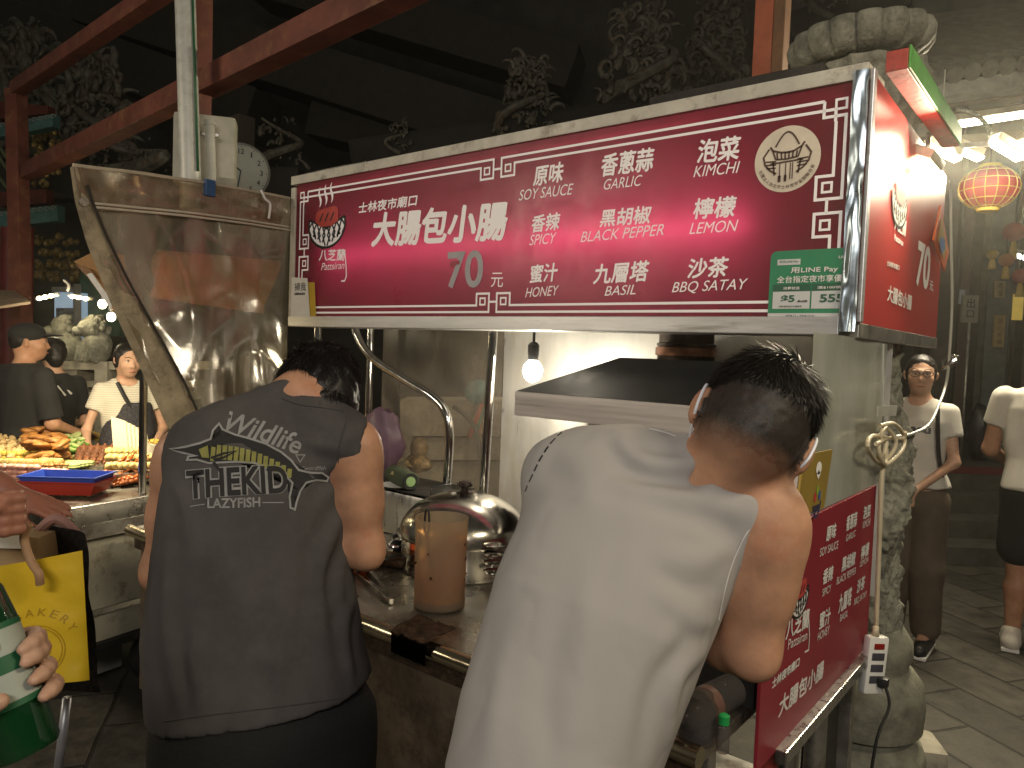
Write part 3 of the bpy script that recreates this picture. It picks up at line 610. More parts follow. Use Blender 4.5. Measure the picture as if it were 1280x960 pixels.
bm = B(); kz = topz-CZ+.008; lathe(bm, [(.032, kz-.004), (.034, kz+.001), (.016, kz+.004), (.014, kz+.018), (.027, kz+.022), (.03, kz+.03), (.026, kz+.038), (.004, kz+.042)], 24, c=pp); obj('knob', bm, mat('bakelite', (.03, .018, .014), .25), lid)
for s in (-1,):
    bm = B(); a0 = radians(215); c = pp+Vector((cos(a0)*prr*1.0, sin(a0)*prr*1.0, lidz-CZ-.05)); o_ = Vector((cos(a0), sin(a0), 0)); tt = Vector((-sin(a0), cos(a0), 0))
    tube(bm, smooth_pts([c-tt*.05, c-tt*.05+o_*.035, c+tt*.05+o_*.035, c+tt*.05], 5), .006, 8); obj('pot_handle', bm, CHROME, pot)
# spiky stack of lids / steel racks peeping out right of the pot
bm = B()
for i in range(4):
    c = pp+Vector((prr*1.02, -prr*.45, .05+i*.03)); lathe(bm, [(.02, 0), (.034, .002), (.034, .005), (.02, .007)], 20, c=c)
prop(obj('cup_stack', bm, CHROME), 'stack of small shiny steel dishes between the pot and the man in white', 'dishes')
# steel cabinet with shelf, speaker, plate
cb = onc(508, 690); cbx, cby = cb.x-.02, 2.1
zt_ = PY(500, 612, cby-.02).z
cab = thing('steel_cabinet', 'stainless steel box with a thin black shelf on top behind the grey shirted man', 'cabinet', (cbx, cby, CZ))
bx1 = PY(536, 640, cby).x; bm = B(); box2(bm, (bx1-.42, cby, CZ+.001), (bx1, cby+.22, zt_-.02), .02); obj('cabinet_body', bm, STEEL, cab)
bm = B(); box2(bm, (bx1-.44, cby-.03, zt_-.006), (bx1+.03, cby+.24, zt_), .002); obj('shelf', bm, DARKMETAL, cab, False)
bm = B(); tube(bm, [(bx1+.025, cby-.02, zt_-.006), (bx1+.03, cby-.02, zt_-.1)], .004, 6); tube(bm, [(bx1+.028, cby-.02, zt_+.035), (bx1+.028, cby+.2, zt_+.035)], .003, 6); tube(bm, [(bx1+.028, cby-.02, zt_), (bx1+.028, cby-.02, zt_+.035)], .003, 6); obj('shelf_wire', bm, BLACK, cab)
s0 = P(478, 590, 2.44); s1 = P(516, 594, 2.30)
spz = zt_+.031
spz += .007; s0 = Vector((bx1-.30, cby+.07, spz)); s1 = Vector((bx1-.105, cby-.005, spz)); ax = (s1-s0).normalized()
sp = thing('bluetooth_speaker', 'dark green cylindrical speaker with a pale green end lying on the shelf', 'speaker', s0)
bm = B(); tube(bm, [s0, s0+ax*.006, s1-ax*.006, s1], [.033, .038, .038, .035], 28); obj('speaker_body', bm, mat('olive_mesh_fabric', (.045, .06, .03), .8, 0, .2, 60, bump=.8, bscale=400), sp)
bm = B(); tube(bm, [s1+ax*.0006, s1+ax*.003], [.022, .020], 24); obj('speaker_end', bm, mat('pale_green_cone', (.25, .38, .16), .4), sp)
bm = B(); n_ = Vector((0, 0, 1)).cross(ax).normalized()*-1
rg = tube(bm, [s1+ax*.0005, s1+ax*.0045], [.033, .0325], 28, cap=False); rg2 = tube(bm, [s1+ax*.0005, s1+ax*.0045], [.0225, .0225], 28, cap=False)
for j in range(28): bm.faces.new((rg[1][j], rg[1][(j+1) % 28], rg2[1][(j+1) % 28], rg2[1][j]))
obj('speaker_ring', bm, BLACK, sp)
fwd = Vector((ax.y, -ax.x, 0)); 
if fwd.dot(CAM-s0) < 0: fwd = -fwd
PLS = Plane(s0+(s1-s0)*.5+(fwd*cos(radians(25))+Vector((0, 0, sin(radians(25)))))*.0388, ax, (Vector((0, 0, cos(radians(25))))-fwd*sin(radians(25))))
bm = B(); text_fit(bm, PLS, 'JBL', -.03, -.009, .005, .009, .001, .02); flat('speaker_mark', bm, mat('gold_print', (.5, .4, .2), .4), sp)
bm = B(); pc = Vector((bx1-.17, cby-.03+.035, zt_)); lathe(bm, [(.02, .0005), (.05, .004), (.075, .012), (.077, .013), (.05, .006), (.001, .004)], 28, c=pc+Vector((-.02, -.0, 0)), cap1=False)
prop(obj('white_plate', bm, WHITEP), 'shallow white dish on the black shelf below the green speaker', 'plate')
# small cups
def cup(name, c, r, h, m, label, cat='cup'):
    bm = B(); lathe(bm, [(r*.8, 0), (r, h), (r*1.04, h+.002), (r*.94, h), (r*.74, .004), (.001, .003)], 24, c=c, cap1=False); return prop(obj(name, bm, m), label, cat)
cup('steel_cup', onc(499, 694), .03, .075, DARKMETAL, 'dark metal cup beside the elbow of the man in grey')
cup('measuring_cup', onc(515, 682)+Vector((.0, .05, .0)), .026, .05, CHROME, 'small shiny steel cup beside the frosted sauce jar')
cup('orange_bowl', onc(446, 714), .05, .05, mat('orange_plastic', (.55, .10, .02), .35), 'orange plastic bowl half hidden by the man in grey', 'bowl')
bm = B(); lathe(bm, [(.03, 0), (.038, .004), (.038, .012), (.03, .016)], 24, c=onc(514, 700)); prop(obj('tin_lid', bm, CHROME), 'round tin lid lying left of the sauce jar', 'lid')
bm = B(); c = onc(470, 705); box(bm, c+Vector((0, .05, .012)), (.2, .12, .022), .008, rz=.3); prop(obj('cutting_board', bm, mat('stained_wood', (.16, .09, .05), .6, var=.3, scale=14, bump=.5)), 'stained brown board on the counter behind the tongs', 'board')
# tongs
def tongs(p0, p1, spread, label, m=CHROME):
    t = thing('tongs', label, 'tongs', p1, 'tongs on the counter'); d = (p0-p1); sd = Vector((-d.y, d.x, 0)).normalized()
    for s in (-1, 1):
        bm = B(); ms = [p1+Vector((0, 0, .012)), p1+d*.3+sd*s*spread*.45+Vector((0, 0, .016)), p1+d*.7+sd*s*spread*.9+Vector((0, 0, .012)), p0+sd*s*spread+Vector((0, 0, .004))]
        pts = smooth_pts(ms, 5)
        for i in range(len(pts)-1): beam(bm, pts[i], pts[i+1]+(pts[i+1]-pts[i])*.05, .013, .0025, 0)
        obj('tong_arm', bm, m, t, False)
    bm = B(); box(bm, p1+Vector((0, 0, .012)), (.016, .022, .02), .003, rz=math.atan2(d.y, d.x)+pi/2); obj('tong_hinge', bm, m, t, False)
tongs(onc(450, 712), onc(488, 755), .022, 'shiny steel tongs lying open at the counter front')
tongs(onc(440, 722)+Vector((0, 0, .02)), onc(508, 702)+Vector((0, 0, .02)), .018, 'pair of tongs with black grips laid on the brown board', mat('black_grip', (.03, .03, .03), .35))
tongs(onc(446, 712)+Vector((0, 0, .03)), onc(510, 692)+Vector((0, 0, .03)), .014, 'narrow steel tongs stacked above the black gripped ones')
bm = B(); box(bm, onc(467, 703)+Vector((0, 0, .035)), (.02, .014, .012), .002, rz=.5); prop(obj('white_clip', bm, WHITEP), 'small white clip on the tongs', 'clip')
bm = B(); box(bm, onc(447, 708)+Vector((0, 0, .02)), (.07, .03, .02), .006, rz=.6); prop(obj('yellow_packet', bm, mat('yellow_film', (.6, .36, .02), .4)), 'yellow packet beside the orange bowl', 'packet')
# folded greasy cloth over the rail
rp_ = Vector((onc(548, 790).x, CY0+.02, CZ+.005))
bm = B()
def cloth(u, v):
    a = (u-.5)*.15; ang = -1.2+v*2.7
    y = CY0+.035-.052*sin(ang) if ang > -.2 else CY0+.035+.055+.0*v
    s = v*.17
    if s < .08: q = Vector((0, .08-s, .03))
    elif s < .11: q = Vector((0, 0-(s-.08)*1.0, .03-(s-.08)*.3))
    else: q = Vector((0, -.035, .02-(s-.11)))
    n = .008*mnoise.noise(Vector((u*4, v*5, 3)))+.005*mnoise.noise(Vector((u*11, v*12, 3)))
    return Vector((rp_.x+a*(1-.12*v), CY0+.012+q.y, CZ+q.z+n))
def lump(u, v):
    p = cloth(u, v); return p
V = grid(bm, cloth, 24, 26)
r_ = bmesh.ops.solidify(bm, geom=bm.faces[:], thickness=.018); prop(obj('greasy_rag', bm, mat('burnt_rag', (.10, .055, .03), .85, 0, .5, 40, bump=1.0, bscale=110), None, True, sharp=None), 'folded brown greasy rag draped over the counter rail', 'rag')
# right end of the counter, under the arm of the man in white
q = PZ(917, 838, .93); bm = B(); box2(bm, (min(q.x, -.72)-.12, q.y-.0, CZ+.001), (-.585, q.y+.12, .93), .004)
prop(obj('napkin_box', bm, mat('dark_box_steel', (.09, .09, .09), .3, .7, .2, 9), None, False), 'dark steel box under the elbow of the man in white', 'box')
bq = PZ(925, 905, CZ+.045); c0 = PZ(916, 930, CZ+.045); c0.x = min(c0.x, -.655); c1 = Vector((-.625, c0.y+.22, CZ+.048)); ax2 = (c1-c0).normalized()
bt = thing('plastic_bottle', 'clear plastic bottle with a black cap lying at the end of the counter', 'bottle', c0)
m, nt, b = _nt('clear_pet'); b.inputs['Base Color'].default_value = (.18, .17, .16, 1); b.inputs['Roughness'].default_value = .06; N = nt.nodes
tr = N.new('ShaderNodeBsdfTransparent'); tr.inputs[0].default_value = (.72, .68, .66, 1); mx = N.new('ShaderNodeMixShader'); mx.inputs[0].default_value = .28; nt.links.new(tr.outputs[0], mx.inputs[1]); nt.links.new(b.outputs[0], mx.inputs[2]); nt.links.new(mx.outputs[0], N['Material Output'].inputs[0]); PET = m
bm = B(); L_ = (c1-c0).length; pr_ = [(.0, .013), (.02, .014), (.035, .03), (.05, .038), (.08, .039), (.084, .037), (.088, .039), (.13, .039), (.134, .037), (.138, .039), (L_, .036)]
tube(bm, [c0+ax2*s for s, r in pr_], [r for s, r in pr_], 24); obj('bottle_body', bm, PET, bt)
bm = B(); tube(bm, [c0-ax2*.018, c0+ax2*.004], [.0165, .0165], 18); obj('bottle_cap', bm, BLACK, bt)
bm = B(); tube(bm, [c0+ax2*.09, c0+ax2*.129], .0393, 24, cap=False); obj('bottle_label', bm, mat('brown_label', (.16, .09, .07), .4), bt)
jq = PZ(872, 925, CZ); bm = B(); lathe(bm, [(.036, 0), (.04, .006), (.04, .07), (.03, .085), (.028, .1), (.001, .1)], 24, c=Vector((jq.x, jq.y, CZ+.001)), cap1=False); prop(obj('glass_jar', bm, PET), 'cloudy glass jar in front of the dark box below the elbow', 'jar')
gq = PZ(903, 940, CZ); gb = thing('green_lighter', 'small bottle with a green cap standing by the clear bottle', 'bottle', (gq.x, gq.y, CZ+.001)); bm = B(); lathe(bm, [(.012, 0), (.013, .004), (.013, .05), (.009, .056)], 16, c=Vector((gq.x, gq.y, CZ+.001))); obj('bottle_body', bm, PET, gb)
bm = B(); lathe(bm, [(.009, .0565), (.011, .058), (.011, .075), (.007, .078)], 16, c=Vector((gq.x, gq.y, CZ+.001))); obj('bottle_cap', bm, mat('green_cap', (.02, .32, .08), .3), gb)
gb.name = 'small_bottle'
bm = B(); tube(bm, [(-1.05, CY0+.13, CZ+.03), (-.62, CY0+.13, CZ+.03)], .02, 14); prop(obj('steel_roller', bm, CHROME), 'steel tube lying along the counter front below the bottles', 'tube')
# gold certificate card and white notice on the end sheet
E_ = Plane((XS+.012, 0, 0), (0, 1, 0), (0, 0, 1))
gd = thing('gold_certificate', 'gold framed certificate card standing on the top of the lower menu board', 'certificate', PX(1020, 640, XS-.02))
bm = B(); poly_prism(bm, [E_.at(*E_.hit(*q)) for q in ((995, 646), (1030, 635), (1041, 562), (1006, 569))], (-.006, 0, 0)); flat('card_board', bm, mat('gold_card', (.42, .29, .06), .35, .35, .12, 8), gd)
bm = B(); a, b = E_.hit(1023, 585); disc(bm, E_, a, b, .022, .016, .0015, 16); disc(bm, E_, a, b-.016, .015, .012, .0015, 4); flat('card_emblem', bm, INK, gd)
for dx, dz, c in ((-.018, -.07, (.5, .05, .04)), (0, -.055, (.25, .4, .05)), (.018, -.07, (.05, .12, .3))):
    bm = B(); disc(bm, E_, a+dx, b+dz, .009, .013, .0015, 14); flat('card_figure', bm, mat('card_dot', c, .4), gd)
bm = B(); stroke(bm, E_, [(a-.03, b-.09), (a-.018, b-.115), (a, b-.122), (a+.02, b-.108), (a+.03, b-.085)], .009, .0015); text_fit(bm, E_, '認證', a-.022, b-.108, a+.016, b-.09, .0015, .02); flat('card_print', bm, mat('navy_print', (.04, .04, .10), .4), gd)
wn = thing('meat_notice', 'white printed notice card behind the ear of the man in white', 'notice', PX(985, 640, XS-.03))
bm = B(); poly_prism(bm, [E_.at(*E_.hit(*q), -.008) for q in ((962, 652), (995, 646), (1004, 585), (972, 592))], (-.003, 0, 0)); flat('notice_sheet', bm, mat('pale_pink_card', (.66, .58, .58), .6), wn)
bm = B(); text_px(bm, E_, '本店使用', (968, 630), (996, 621), 12, -.005, .04); text_px(bm, E_, '台灣豬肉', (972, 641), (994, 635), 9, -.005, .03)
a, b = E_.hit(985, 605); stroke(bm, E_, [(a+.018*cos(t*.42), b+.018*sin(t*.42)) for t in range(15)], .003, -.005, True); flat('notice_print', bm, mat('notice_ink', (.04, .03, .06), .5), wn)
# dark plastic strip clip on end sheet
bm = B(); poly_prism(bm, [E_.at(*E_.hit(*q), .045) for q in ((1075, 506), (1101, 505), (1099, 518), (1074, 519))], (.002, 0, 0)); prop(flat('clear_sticker', bm, mat('faded_sticker', (.42, .42, .36), .4), None), 'faded pale sticker strip on the end sheet', 'sticker')
# =================================================================== ground
def stone_floor():
    m, nt, b = _nt('stone_pavers'); N = nt.nodes; L = nt.links
    tc = N.new('ShaderNodeTexCoord'); mp = N.new('ShaderNodeMapping'); mp.inputs['Rotation'].default_value = (0, 0, radians(33)); L.new(tc.outputs['Object'], mp.inputs[0])
    nzw = N.new('ShaderNodeTexNoise'); nzw.inputs['Scale'].default_value = 3; nzw.inputs['Detail'].default_value = 4; L.new(mp.outputs[0], nzw.inputs['Vector'])
    vm = N.new('ShaderNodeVectorMath'); vm.operation = 'MULTIPLY_ADD'; vm.inputs[1].default_value = (.03, .03, 0); L.new(nzw.outputs['Color'], vm.inputs[0]); L.new(mp.outputs[0], vm.inputs[2])
    br = N.new('ShaderNodeTexBrick'); br.inputs['Scale'].default_value = 1.0; br.inputs['Brick Width'].default_value = .62; br.inputs['Row Height'].default_value = .31; br.inputs['Mortar Size'].default_value = .009; br.inputs['Mortar Smooth'].default_value = .4; br.inputs['Bias'].default_value = -.2
    br.inputs['Color1'].default_value = (.060, .054, .043, 1); br.inputs['Color2'].default_value = (.098, .088, .070, 1); br.inputs['Mortar'].default_value = (.028, .024, .018, 1)
    L.new(vm.outputs[0], br.inputs['Vector'])
    nz = N.new('ShaderNodeTexNoise'); nz.inputs['Scale'].default_value = 9; nz.inputs['Detail'].default_value = 10; nz.inputs['Roughness'].default_value = .72; L.new(mp.outputs[0], nz.inputs['Vector'])
    rp = N.new('ShaderNodeValToRGB'); rp.color_ramp.elements[0].position = .3; rp.color_ramp.elements[1].position = .72; rp.color_ramp.elements[0].color = (.42, .42, .4, 1); rp.color_ramp.elements[1].color = (1.25, 1.22, 1.15, 1); L.new(nz.outputs['Fac'], rp.inputs[0])
    mx = N.new('ShaderNodeMix'); mx.data_type = 'RGBA'; mx.blend_type = 'MULTIPLY'; mx.inputs['Factor'].default_value = 1; L.new(br.outputs['Color'], mx.inputs['A']); L.new(rp.outputs[0], mx.inputs['B']); L.new(mx.outputs['Result'], b.inputs['Base Color'])
    mr = N.new('ShaderNodeMapRange'); mr.inputs['To Min'].default_value = .38; mr.inputs['To Max'].default_value = .85; L.new(nz.outputs['Fac'], mr.inputs['Value']); L.new(mr.outputs[0], b.inputs['Roughness'])
    ad = N.new('ShaderNodeMath'); ad.operation = 'MULTIPLY_ADD'; ad.inputs[1].default_value = -1.6; L.new(br.outputs['Fac'], ad.inputs[0]); L.new(nz.outputs['Fac'], ad.inputs[2])
    bp = N.new('ShaderNodeBump'); bp.inputs['Strength'].default_value = .8; bp.inputs['Distance'].default_value = .012; L.new(ad.outputs[0], bp.inputs['Height']); L.new(bp.outputs[0], b.inputs['Normal'])
    return m
bm = B(); bmesh.ops.create_grid(bm, x_segments=2, y_segments=2, size=40); setting('ground', bm, stone_floor())
DARK = mat('night_dark_wall', (.10, .095, .082), .9, 0, .25, 1.2)
STONE = mat('grey_green_stone', (.23, .225, .175), .8, 0, .35, 14, bump=1.6, bscale=80, dirt=(.07, .068, .05), dirt_amt=.4, dscale=11)
PALESTONE = mat('pale_stone', (.36, .33, .26), .85, 0, .2, 7, bump=.8, bscale=40, dirt=(.13, .12, .09), dirt_amt=.35, dscale=8)
REDPAINT = mat('red_painted_steel', (.17, .052, .034), .55, .0, .25, 5, dirt=(.28, .15, .06), dirt_amt=.3, dscale=7, bump=.3, bscale=30)
GALV = mat('galvanised_pipe', (.56, .56, .51), .5, .2, .15, 12, rvar=.1)
# =================================================================== the clear side curtain at the left end of the stall
XCUR = -3.26
KP = Plane((XCUR, 0, 0), (0, 1, 0), (0, 0, 1))
def kp(x, y, h=0.0): return KP.at(*KP.hit(x, y), h)
cur = thing('side_curtain', 'dirty clear plastic curtain hanging at the left end of the red sign', 'curtain', kp(240, 400))
topL, topR = KP.hit(89, 207), KP.hit(361, 249)
edge = [KP.hit(*q) for q in ((89, 207), (97, 250), (113, 300), (133, 350), (158, 402), (186, 460), (214, 520), (240, 570), (262, 620))]
def edge_at(v):
    f = v*(len(edge)-1); i = min(int(f), len(edge)-2); t = f-i; return (edge[i][0]*(1-t)+edge[i+1][0]*t, edge[i][1]*(1-t)+edge[i+1][1]*t)
def rt(v): return (topR[0]+.03*v, topR[1]+(.95-topR[1])*v)
def curt(u, v, off=0.0):
    e = edge_at(v); r = rt(v); a = e[0]+(r[0]-e[0])*u; b = e[1]+(r[1]-e[1])*u
    w = .03*mnoise.noise(Vector((a*1.3+b*.6, b*.9-a*.4, 3)))+.014*mnoise.noise(Vector((a*4+b*1.5, b*1.2, 8)))+.006*mnoise.noise(Vector((a*9+b*4, b*3-a*2, 5)))+.016*(1-abs(mnoise.noise(Vector((a*3.2+b*1.4, b*1.1-a*1.2, 15)))))**5+.010*(1-abs(mnoise.noise(Vector((a*5-b*2.5, b*2.4+a, 25)))))**6+.012*sin((a*1.2+b*1.6)*7)*u*(1-.3*u)*min(1, v*2)
    return KP.at(a, b, w+off)
bm = B(); grid(bm, curt, 60, 60)
CUR = sheet_mat('dirty_clear_pvc', (.74, .68, .56), (.40, .31, .19), .06, .58, 2.0, (1, 2.2, .55), .2, (.50, .44, .31), gloss=.10)
obj('plastic_sheet', bm, CUR, cur, True, sharp=None)
CANV = mat('stained_canvas_hem', (.33, .27, .17), .7, 0, .25, 6, dirt=(.10, .075, .04), dirt_amt=.45, dscale=7, bump=.4, bscale=60)
bm = B()
def band(u, v):
    e = edge_at(v); wdt = .035+.12*min(1, v*1.5); p = curt(0, v)
    return Vector((XCUR+.022-.02*abs(u-.5)+.012*mnoise.noise(Vector((u*2, v*7, 1))), e[0]+(u-.25)*wdt, e[1]+(u-.5)*.02))
grid(bm, band, 6, 50); obj('canvas_hem', bm, CANV, cur, True, sharp=None)
bm = B(); tube(bm, [Vector((XCUR+.03, edge_at(v/30)[0]+.75*(.035+.12*min(1, v/30*1.5)), edge_at(v/30)[1])) for v in range(2, 31)], .006, 6); obj('hem_slit_line', bm, mat('dark_slit', (.03, .025, .018), .6), cur)  # dark tube drawn in for the dark slit along the hem's inner edge
# hem band along the top, bound edge, double seam
bm = B()
def tband(u, v):
    a = topL[0]+(topR[0]-topL[0])*u; b = topL[1]+(topR[1]-topL[1])*u+.012*sin(u*3.1)
    return KP.at(a+(.03*v*(1-u)), b-.155*v, .018+.01*mnoise.noise(Vector((u*6, v*3, 9))))
grid(bm, tband, 60, 8); obj('top_band', bm, sheet_mat('creased_double_pvc', (.6, .5, .38), (.40, .33, .22), .16, .60, 3.2, (1, 2.5, 2), .25, (.26, .18, .11), gloss=.10), cur, True, sharp=None)
bm = B(); tube(bm, [tband(i/40, 0) for i in range(41)], .008, 8); obj('bound_edge', bm, mat('pale_binding', (.42, .36, .26), .6, bump=.3), cur)
for dv in (.92, 1.02):
    bm = B(); tube(bm, [tband(i/40, dv)+Vector((.006, 0, 0)) for i in range(2, 41)], .0055, 6); obj('seam', bm, mat('pale_seam', (.50, .44, .34), .5), cur)
bm = B(); tube(bm, [tband(.012, .9)+Vector((.004, 0, 0)), tband(.012, .9)+Vector((.01, 0, 0))], .018, 16); obj('eyelet', bm, OLDSTEEL, cur)
a = tband(.565, 0); bm = B(); box(bm, a+Vector((.004, 0, -.022)), (.03, .05, .075), .006); obj('blue_tape', bm, mat('blue_tape', (.03, .09, .22), .5), cur, False)
a = tband(.82, 0); bm = B(); tube(bm, smooth_pts([a+Vector((.02, 0, .01)), a+Vector((.025, .02, -.03)), a+Vector((.022, .05, -.05)), a+Vector((.02, .045, -.12))], 5), .006, 6); obj('tie_string', bm, PAPER, cur)
# brown canvas and things seen through the curtain
bm = B()
def canv(u, v):
    q = [P(196, 312, 4.15), P(352, 326, 4.3), P(330, 392, 4.3), P(185, 372, 4.15)]
    p = (q[0]*(1-u)+q[1]*u)*(1-v)+(q[3]*(1-u)+q[2]*u)*v; return p+Vector((.03, .03, 0))*mnoise.noise(Vector((u*3, v*2, 2)))
grid(bm, canv, 14, 8); bmesh.ops.solidify(bm, geom=bm.faces[:], thickness=.01); prop(obj('brown_canvas', bm, mat('brown_canvas', (.42, .18, .05), .8, var=.15, bump=.3), None, True, sharp=None), 'orange brown canvas awning seen through the plastic curtain', 'awning')
t = thing('hanging_board', 'wooden price board hung tilted behind the left edge of the curtain', 'board', P(120, 335, 3.9))
bm = B(); poly_prism(bm, [P(*q, 3.85) for q in ((92, 327), (118, 314), (150, 318), (152, 345), (124, 347))], Vector((-.02, .03, 0))); flat('board_top', bm, mat('orange_wood', (.36, .18, .05), .6, var=.2, scale=6, dirt=(.08, .04, .02), dirt_amt=.2), t)
bm = B(); poly_prism(bm, [P(*q, 3.83) for q in ((94, 330), (108, 345), (152, 402), (148, 380), (112, 336))], Vector((-.015, .02, 0))); flat('board_side', bm, mat('dark_wood', (.22, .11, .04), .6), t)
bm = B(); poly_prism(bm, [P(*q, 3.81) for q in ((108, 343), (114, 341), (142, 380), (138, 386))], Vector((-.004, .006, 0))); flat('paper_label', bm, PAPER, t)
# string of bulbs of the food stall behind the curtain
for k, (x, y, d) in enumerate(((128, 380, 4.0), (139, 396, 4.0))):
    p = P(x, y, d); t = thing('stall_bulb', ['upper of the two round bulbs hung at the curtain edge over the fried food', 'lower of the two round bulbs hung at the curtain edge over the fried food'][k], 'light bulb', p)
    bm = B(); ell(bm, p, (.022, .022, .026), 14, 10); obj('glass_bulb', bm, glow('stall_bulb_glow', (1, .88, .62), 14), t)
    bm = B(); tube(bm, [p+Vector((0, 0, .02)), p+Vector((0, 0, .06))], .012, 10); tube(bm, [p+Vector((0, 0, .06)), p+Vector((.0, 0, .6))], .003, 6); obj('socket', bm, BLACK, t)
point('stall_bulb_light', P(128, 390, 3.85), 6, (1, .84, .55), .06)
# =================================================================== steel frame, pole, box, clock
def sq(name, label, cat, a, b, w, m, bev=.004):
    bm = B(); beam(bm, a, b, w, w, bev); return prop(obj(name, bm, m, None, False), label, cat)
zB2 = P(35, 215, 6.2).z; zB1 = P(20, 112, 6.2).z
fr = thing('red_steel_frame', 'rusty red steel awning frame of square tubes above the left side', 'frame', P(40, 400, 6.2))
def fbeam(a, b, w, nm):
    bm = B(); beam(bm, a, b, w, w*1.05, .004); obj(nm, bm, REDPAINT, fr, False)
pB2a = P(35, 215, 6.2); pB2b = PZ(482, -6, zB2); ext = pB2b+(pB2b-pB2a)*.15
fbeam(pB2a, ext, .11, 'lower_beam')
pB1a = P(20, 112, 6.2); pB1b = PZ(200, -10, zB1); fbeam(pB1a, pB1b+(pB1b-pB1a)*.3, .10, 'upper_beam')
base = P(46, 402, 6.2); base.z = 0; fbeam(Vector((pB2a.x, pB2a.y, 0)), Vector((pB1a.x, pB1a.y, zB1)), .115, 'post')
q = PZ(250, 105, zB2); fbeam(Vector((q.x, q.y, zB2+.05)), Vector((q.x-.02, q.y, zB2+2.2)), .085, 'hanger'); fbeam(Vector((q.x, q.y, 2.42)), Vector((q.x, q.y, zB2-.06)), .085, 'hanger')
p1 = P(955, 100, 3.6); rp2 = thing('red_post', 'red and brown painted steel post rising behind the sign near the stone capital', 'post', (p1.x, p1.y, 0))
vd = Vector((p1.x, p1.y, 0)).normalized(); bm = B(); box2(bm, (p1.x-.045, p1.y-.045, 0), (p1.x+.045, p1.y+.045, 5.2), .004); obj('post_tube', bm, mat('orange_red_post', (.36, .10, .05), .5, var=.2, dirt=(.05, .04, .03), dirt_amt=.3, dscale=4), rp2, False)
bm = B(); box2(bm, (p1.x+.046, p1.y-.04, 0), (p1.x+.10, p1.y+.04, 5.2), .004); obj('brown_tube', bm, mat('brown_post', (.16, .08, .04), .55, var=.2), rp2, False)
pp1 = P(238, 215, 3.62)
gp = thing('grey_pole', 'tall galvanised grey pole taped to the top edge of the plastic curtain', 'pole', (pp1.x, pp1.y, pp1.z-.18))
up = P(231, -20, 3.62); bm = B(); tube(bm, [Vector((pp1.x+.004, pp1.y, pp1.z-.18)), pp1, up+(up-pp1)*.3], .048, 20); obj('pole_tube', bm, GALV, gp)
bm = B(); tube(bm, [pp1+Vector((.055, .01, 0)), up+Vector((.05, .01, 0))], .006, 6); obj('green_wire', bm, mat('green_wire', (.03, .12, .05), .5), gp)
bp2 = P(257, 195, 3.85); bxm = Matrix.Rotation(HEAD+radians(15), 4, 'Z')
eb = thing('junction_box', 'beige metal junction box mounted behind the grey pole', 'box', bp2)
bm = B(); box(bm, bp2+Vector((0, 0, .02)), (.30, .12, .36), .02, bxm); obj('box_body', bm, mat('beige_enamel', (.46, .44, .36), .5, dirt=(.2, .18, .13), dirt_amt=.25), eb)
pv = P(263, 190, 3.72); bm = B(); tube(bm, [P(265, 236, 3.72), P(262, 153, 3.72)], .024, 14); tube(bm, [P(262, 157, 3.72), P(262, 151, 3.72)], .028, 14); obj('pvc_pipe', bm, mat('pvc_grey', (.46, .45, .39), .45), eb)
bm = B(); c = P(258, 168, 3.73); box(bm, c, (.12, .02, .02), .003, bxm); obj('pipe_clamp', bm, OLDSTEEL, eb, False)
bm = B(); c = P(282, 229, 3.7); box(bm, c, (.09, .02, .05), .003, bxm); obj('small_label', bm, PALESTONE, eb, False)
# clock
ck = P(301, 214, 6.4); nrm = (CAM-ck); nrm.z = 0; nrm.normalize(); CK = Plane(ck, Vector((-nrm.y, nrm.x, 0)), (0, 0, 1)); R_ = 33/FPX*6.4
if CK.n.dot(nrm) < 0: CK = Plane(ck, Vector((nrm.y, -nrm.x, 0)), (0, 0, 1))
clk = thing('wall_clock', 'round white wall clock half hidden behind the junction box', 'clock', ck)
MX = Matrix((CK.u, CK.v, CK.n)).transposed()
bm = B(); lathe(bm, [(R_*1.0, -.05), (R_*1.07, -.03), (R_*1.07, .0), (R_*1.0, .012), (R_*.97, .004)], 40, mx=MX, c=ck, cap1=False); obj('clock_rim', bm, mat('grey_rim', (.28, .28, .26), .4), clk)
bm = B(); disc(bm, CK, 0, 0, R_*.99, R_*.99, .005, 48); flat('clock_dial', bm, mat('dial_white', (.40, .42, .37), .5, var=.04), clk)
bm = B()
for i in range(1, 13):
    a = pi/2-i*pi/6; s = R_*.2; w = s*(.24 if i == 1 else .55 if i < 10 else .8 if i == 11 else 1); text_fit(bm, CK, str(i), R_*.74*cos(a)-w/2, R_*.74*sin(a)-s/2, R_*.74*cos(a)+w/2, R_*.74*sin(a)+s/2, .008, .01)
for i in range(60):
    a = i*pi/30; disc(bm, CK, R_*.92*cos(a), R_*.92*sin(a), R_*.012*(2 if i % 5 == 0 else 1), R_*.012*(2 if i % 5 == 0 else 1), .008, 6)
flat('clock_numerals', bm, BLACK, clk)
bm = B(); stroke(bm, CK, [(0, 0), (-R_*.35, R_*.25)], R_*.06, .011); stroke(bm, CK, [(0, 0), (-R_*.1, -R_*.6)], R_*.04, .012); flat('clock_hands', bm, BLACK, clk)
# mount for the clock: dark post
sq('clock_post', 'dark timber post behind the white wall clock', 'post', Vector((ck.x, ck.y, 0))-nrm*.13, Vector((ck.x, ck.y, 3.6))-nrm*.13, .16, mat('dark_timber', (.05, .04, .03), .7))
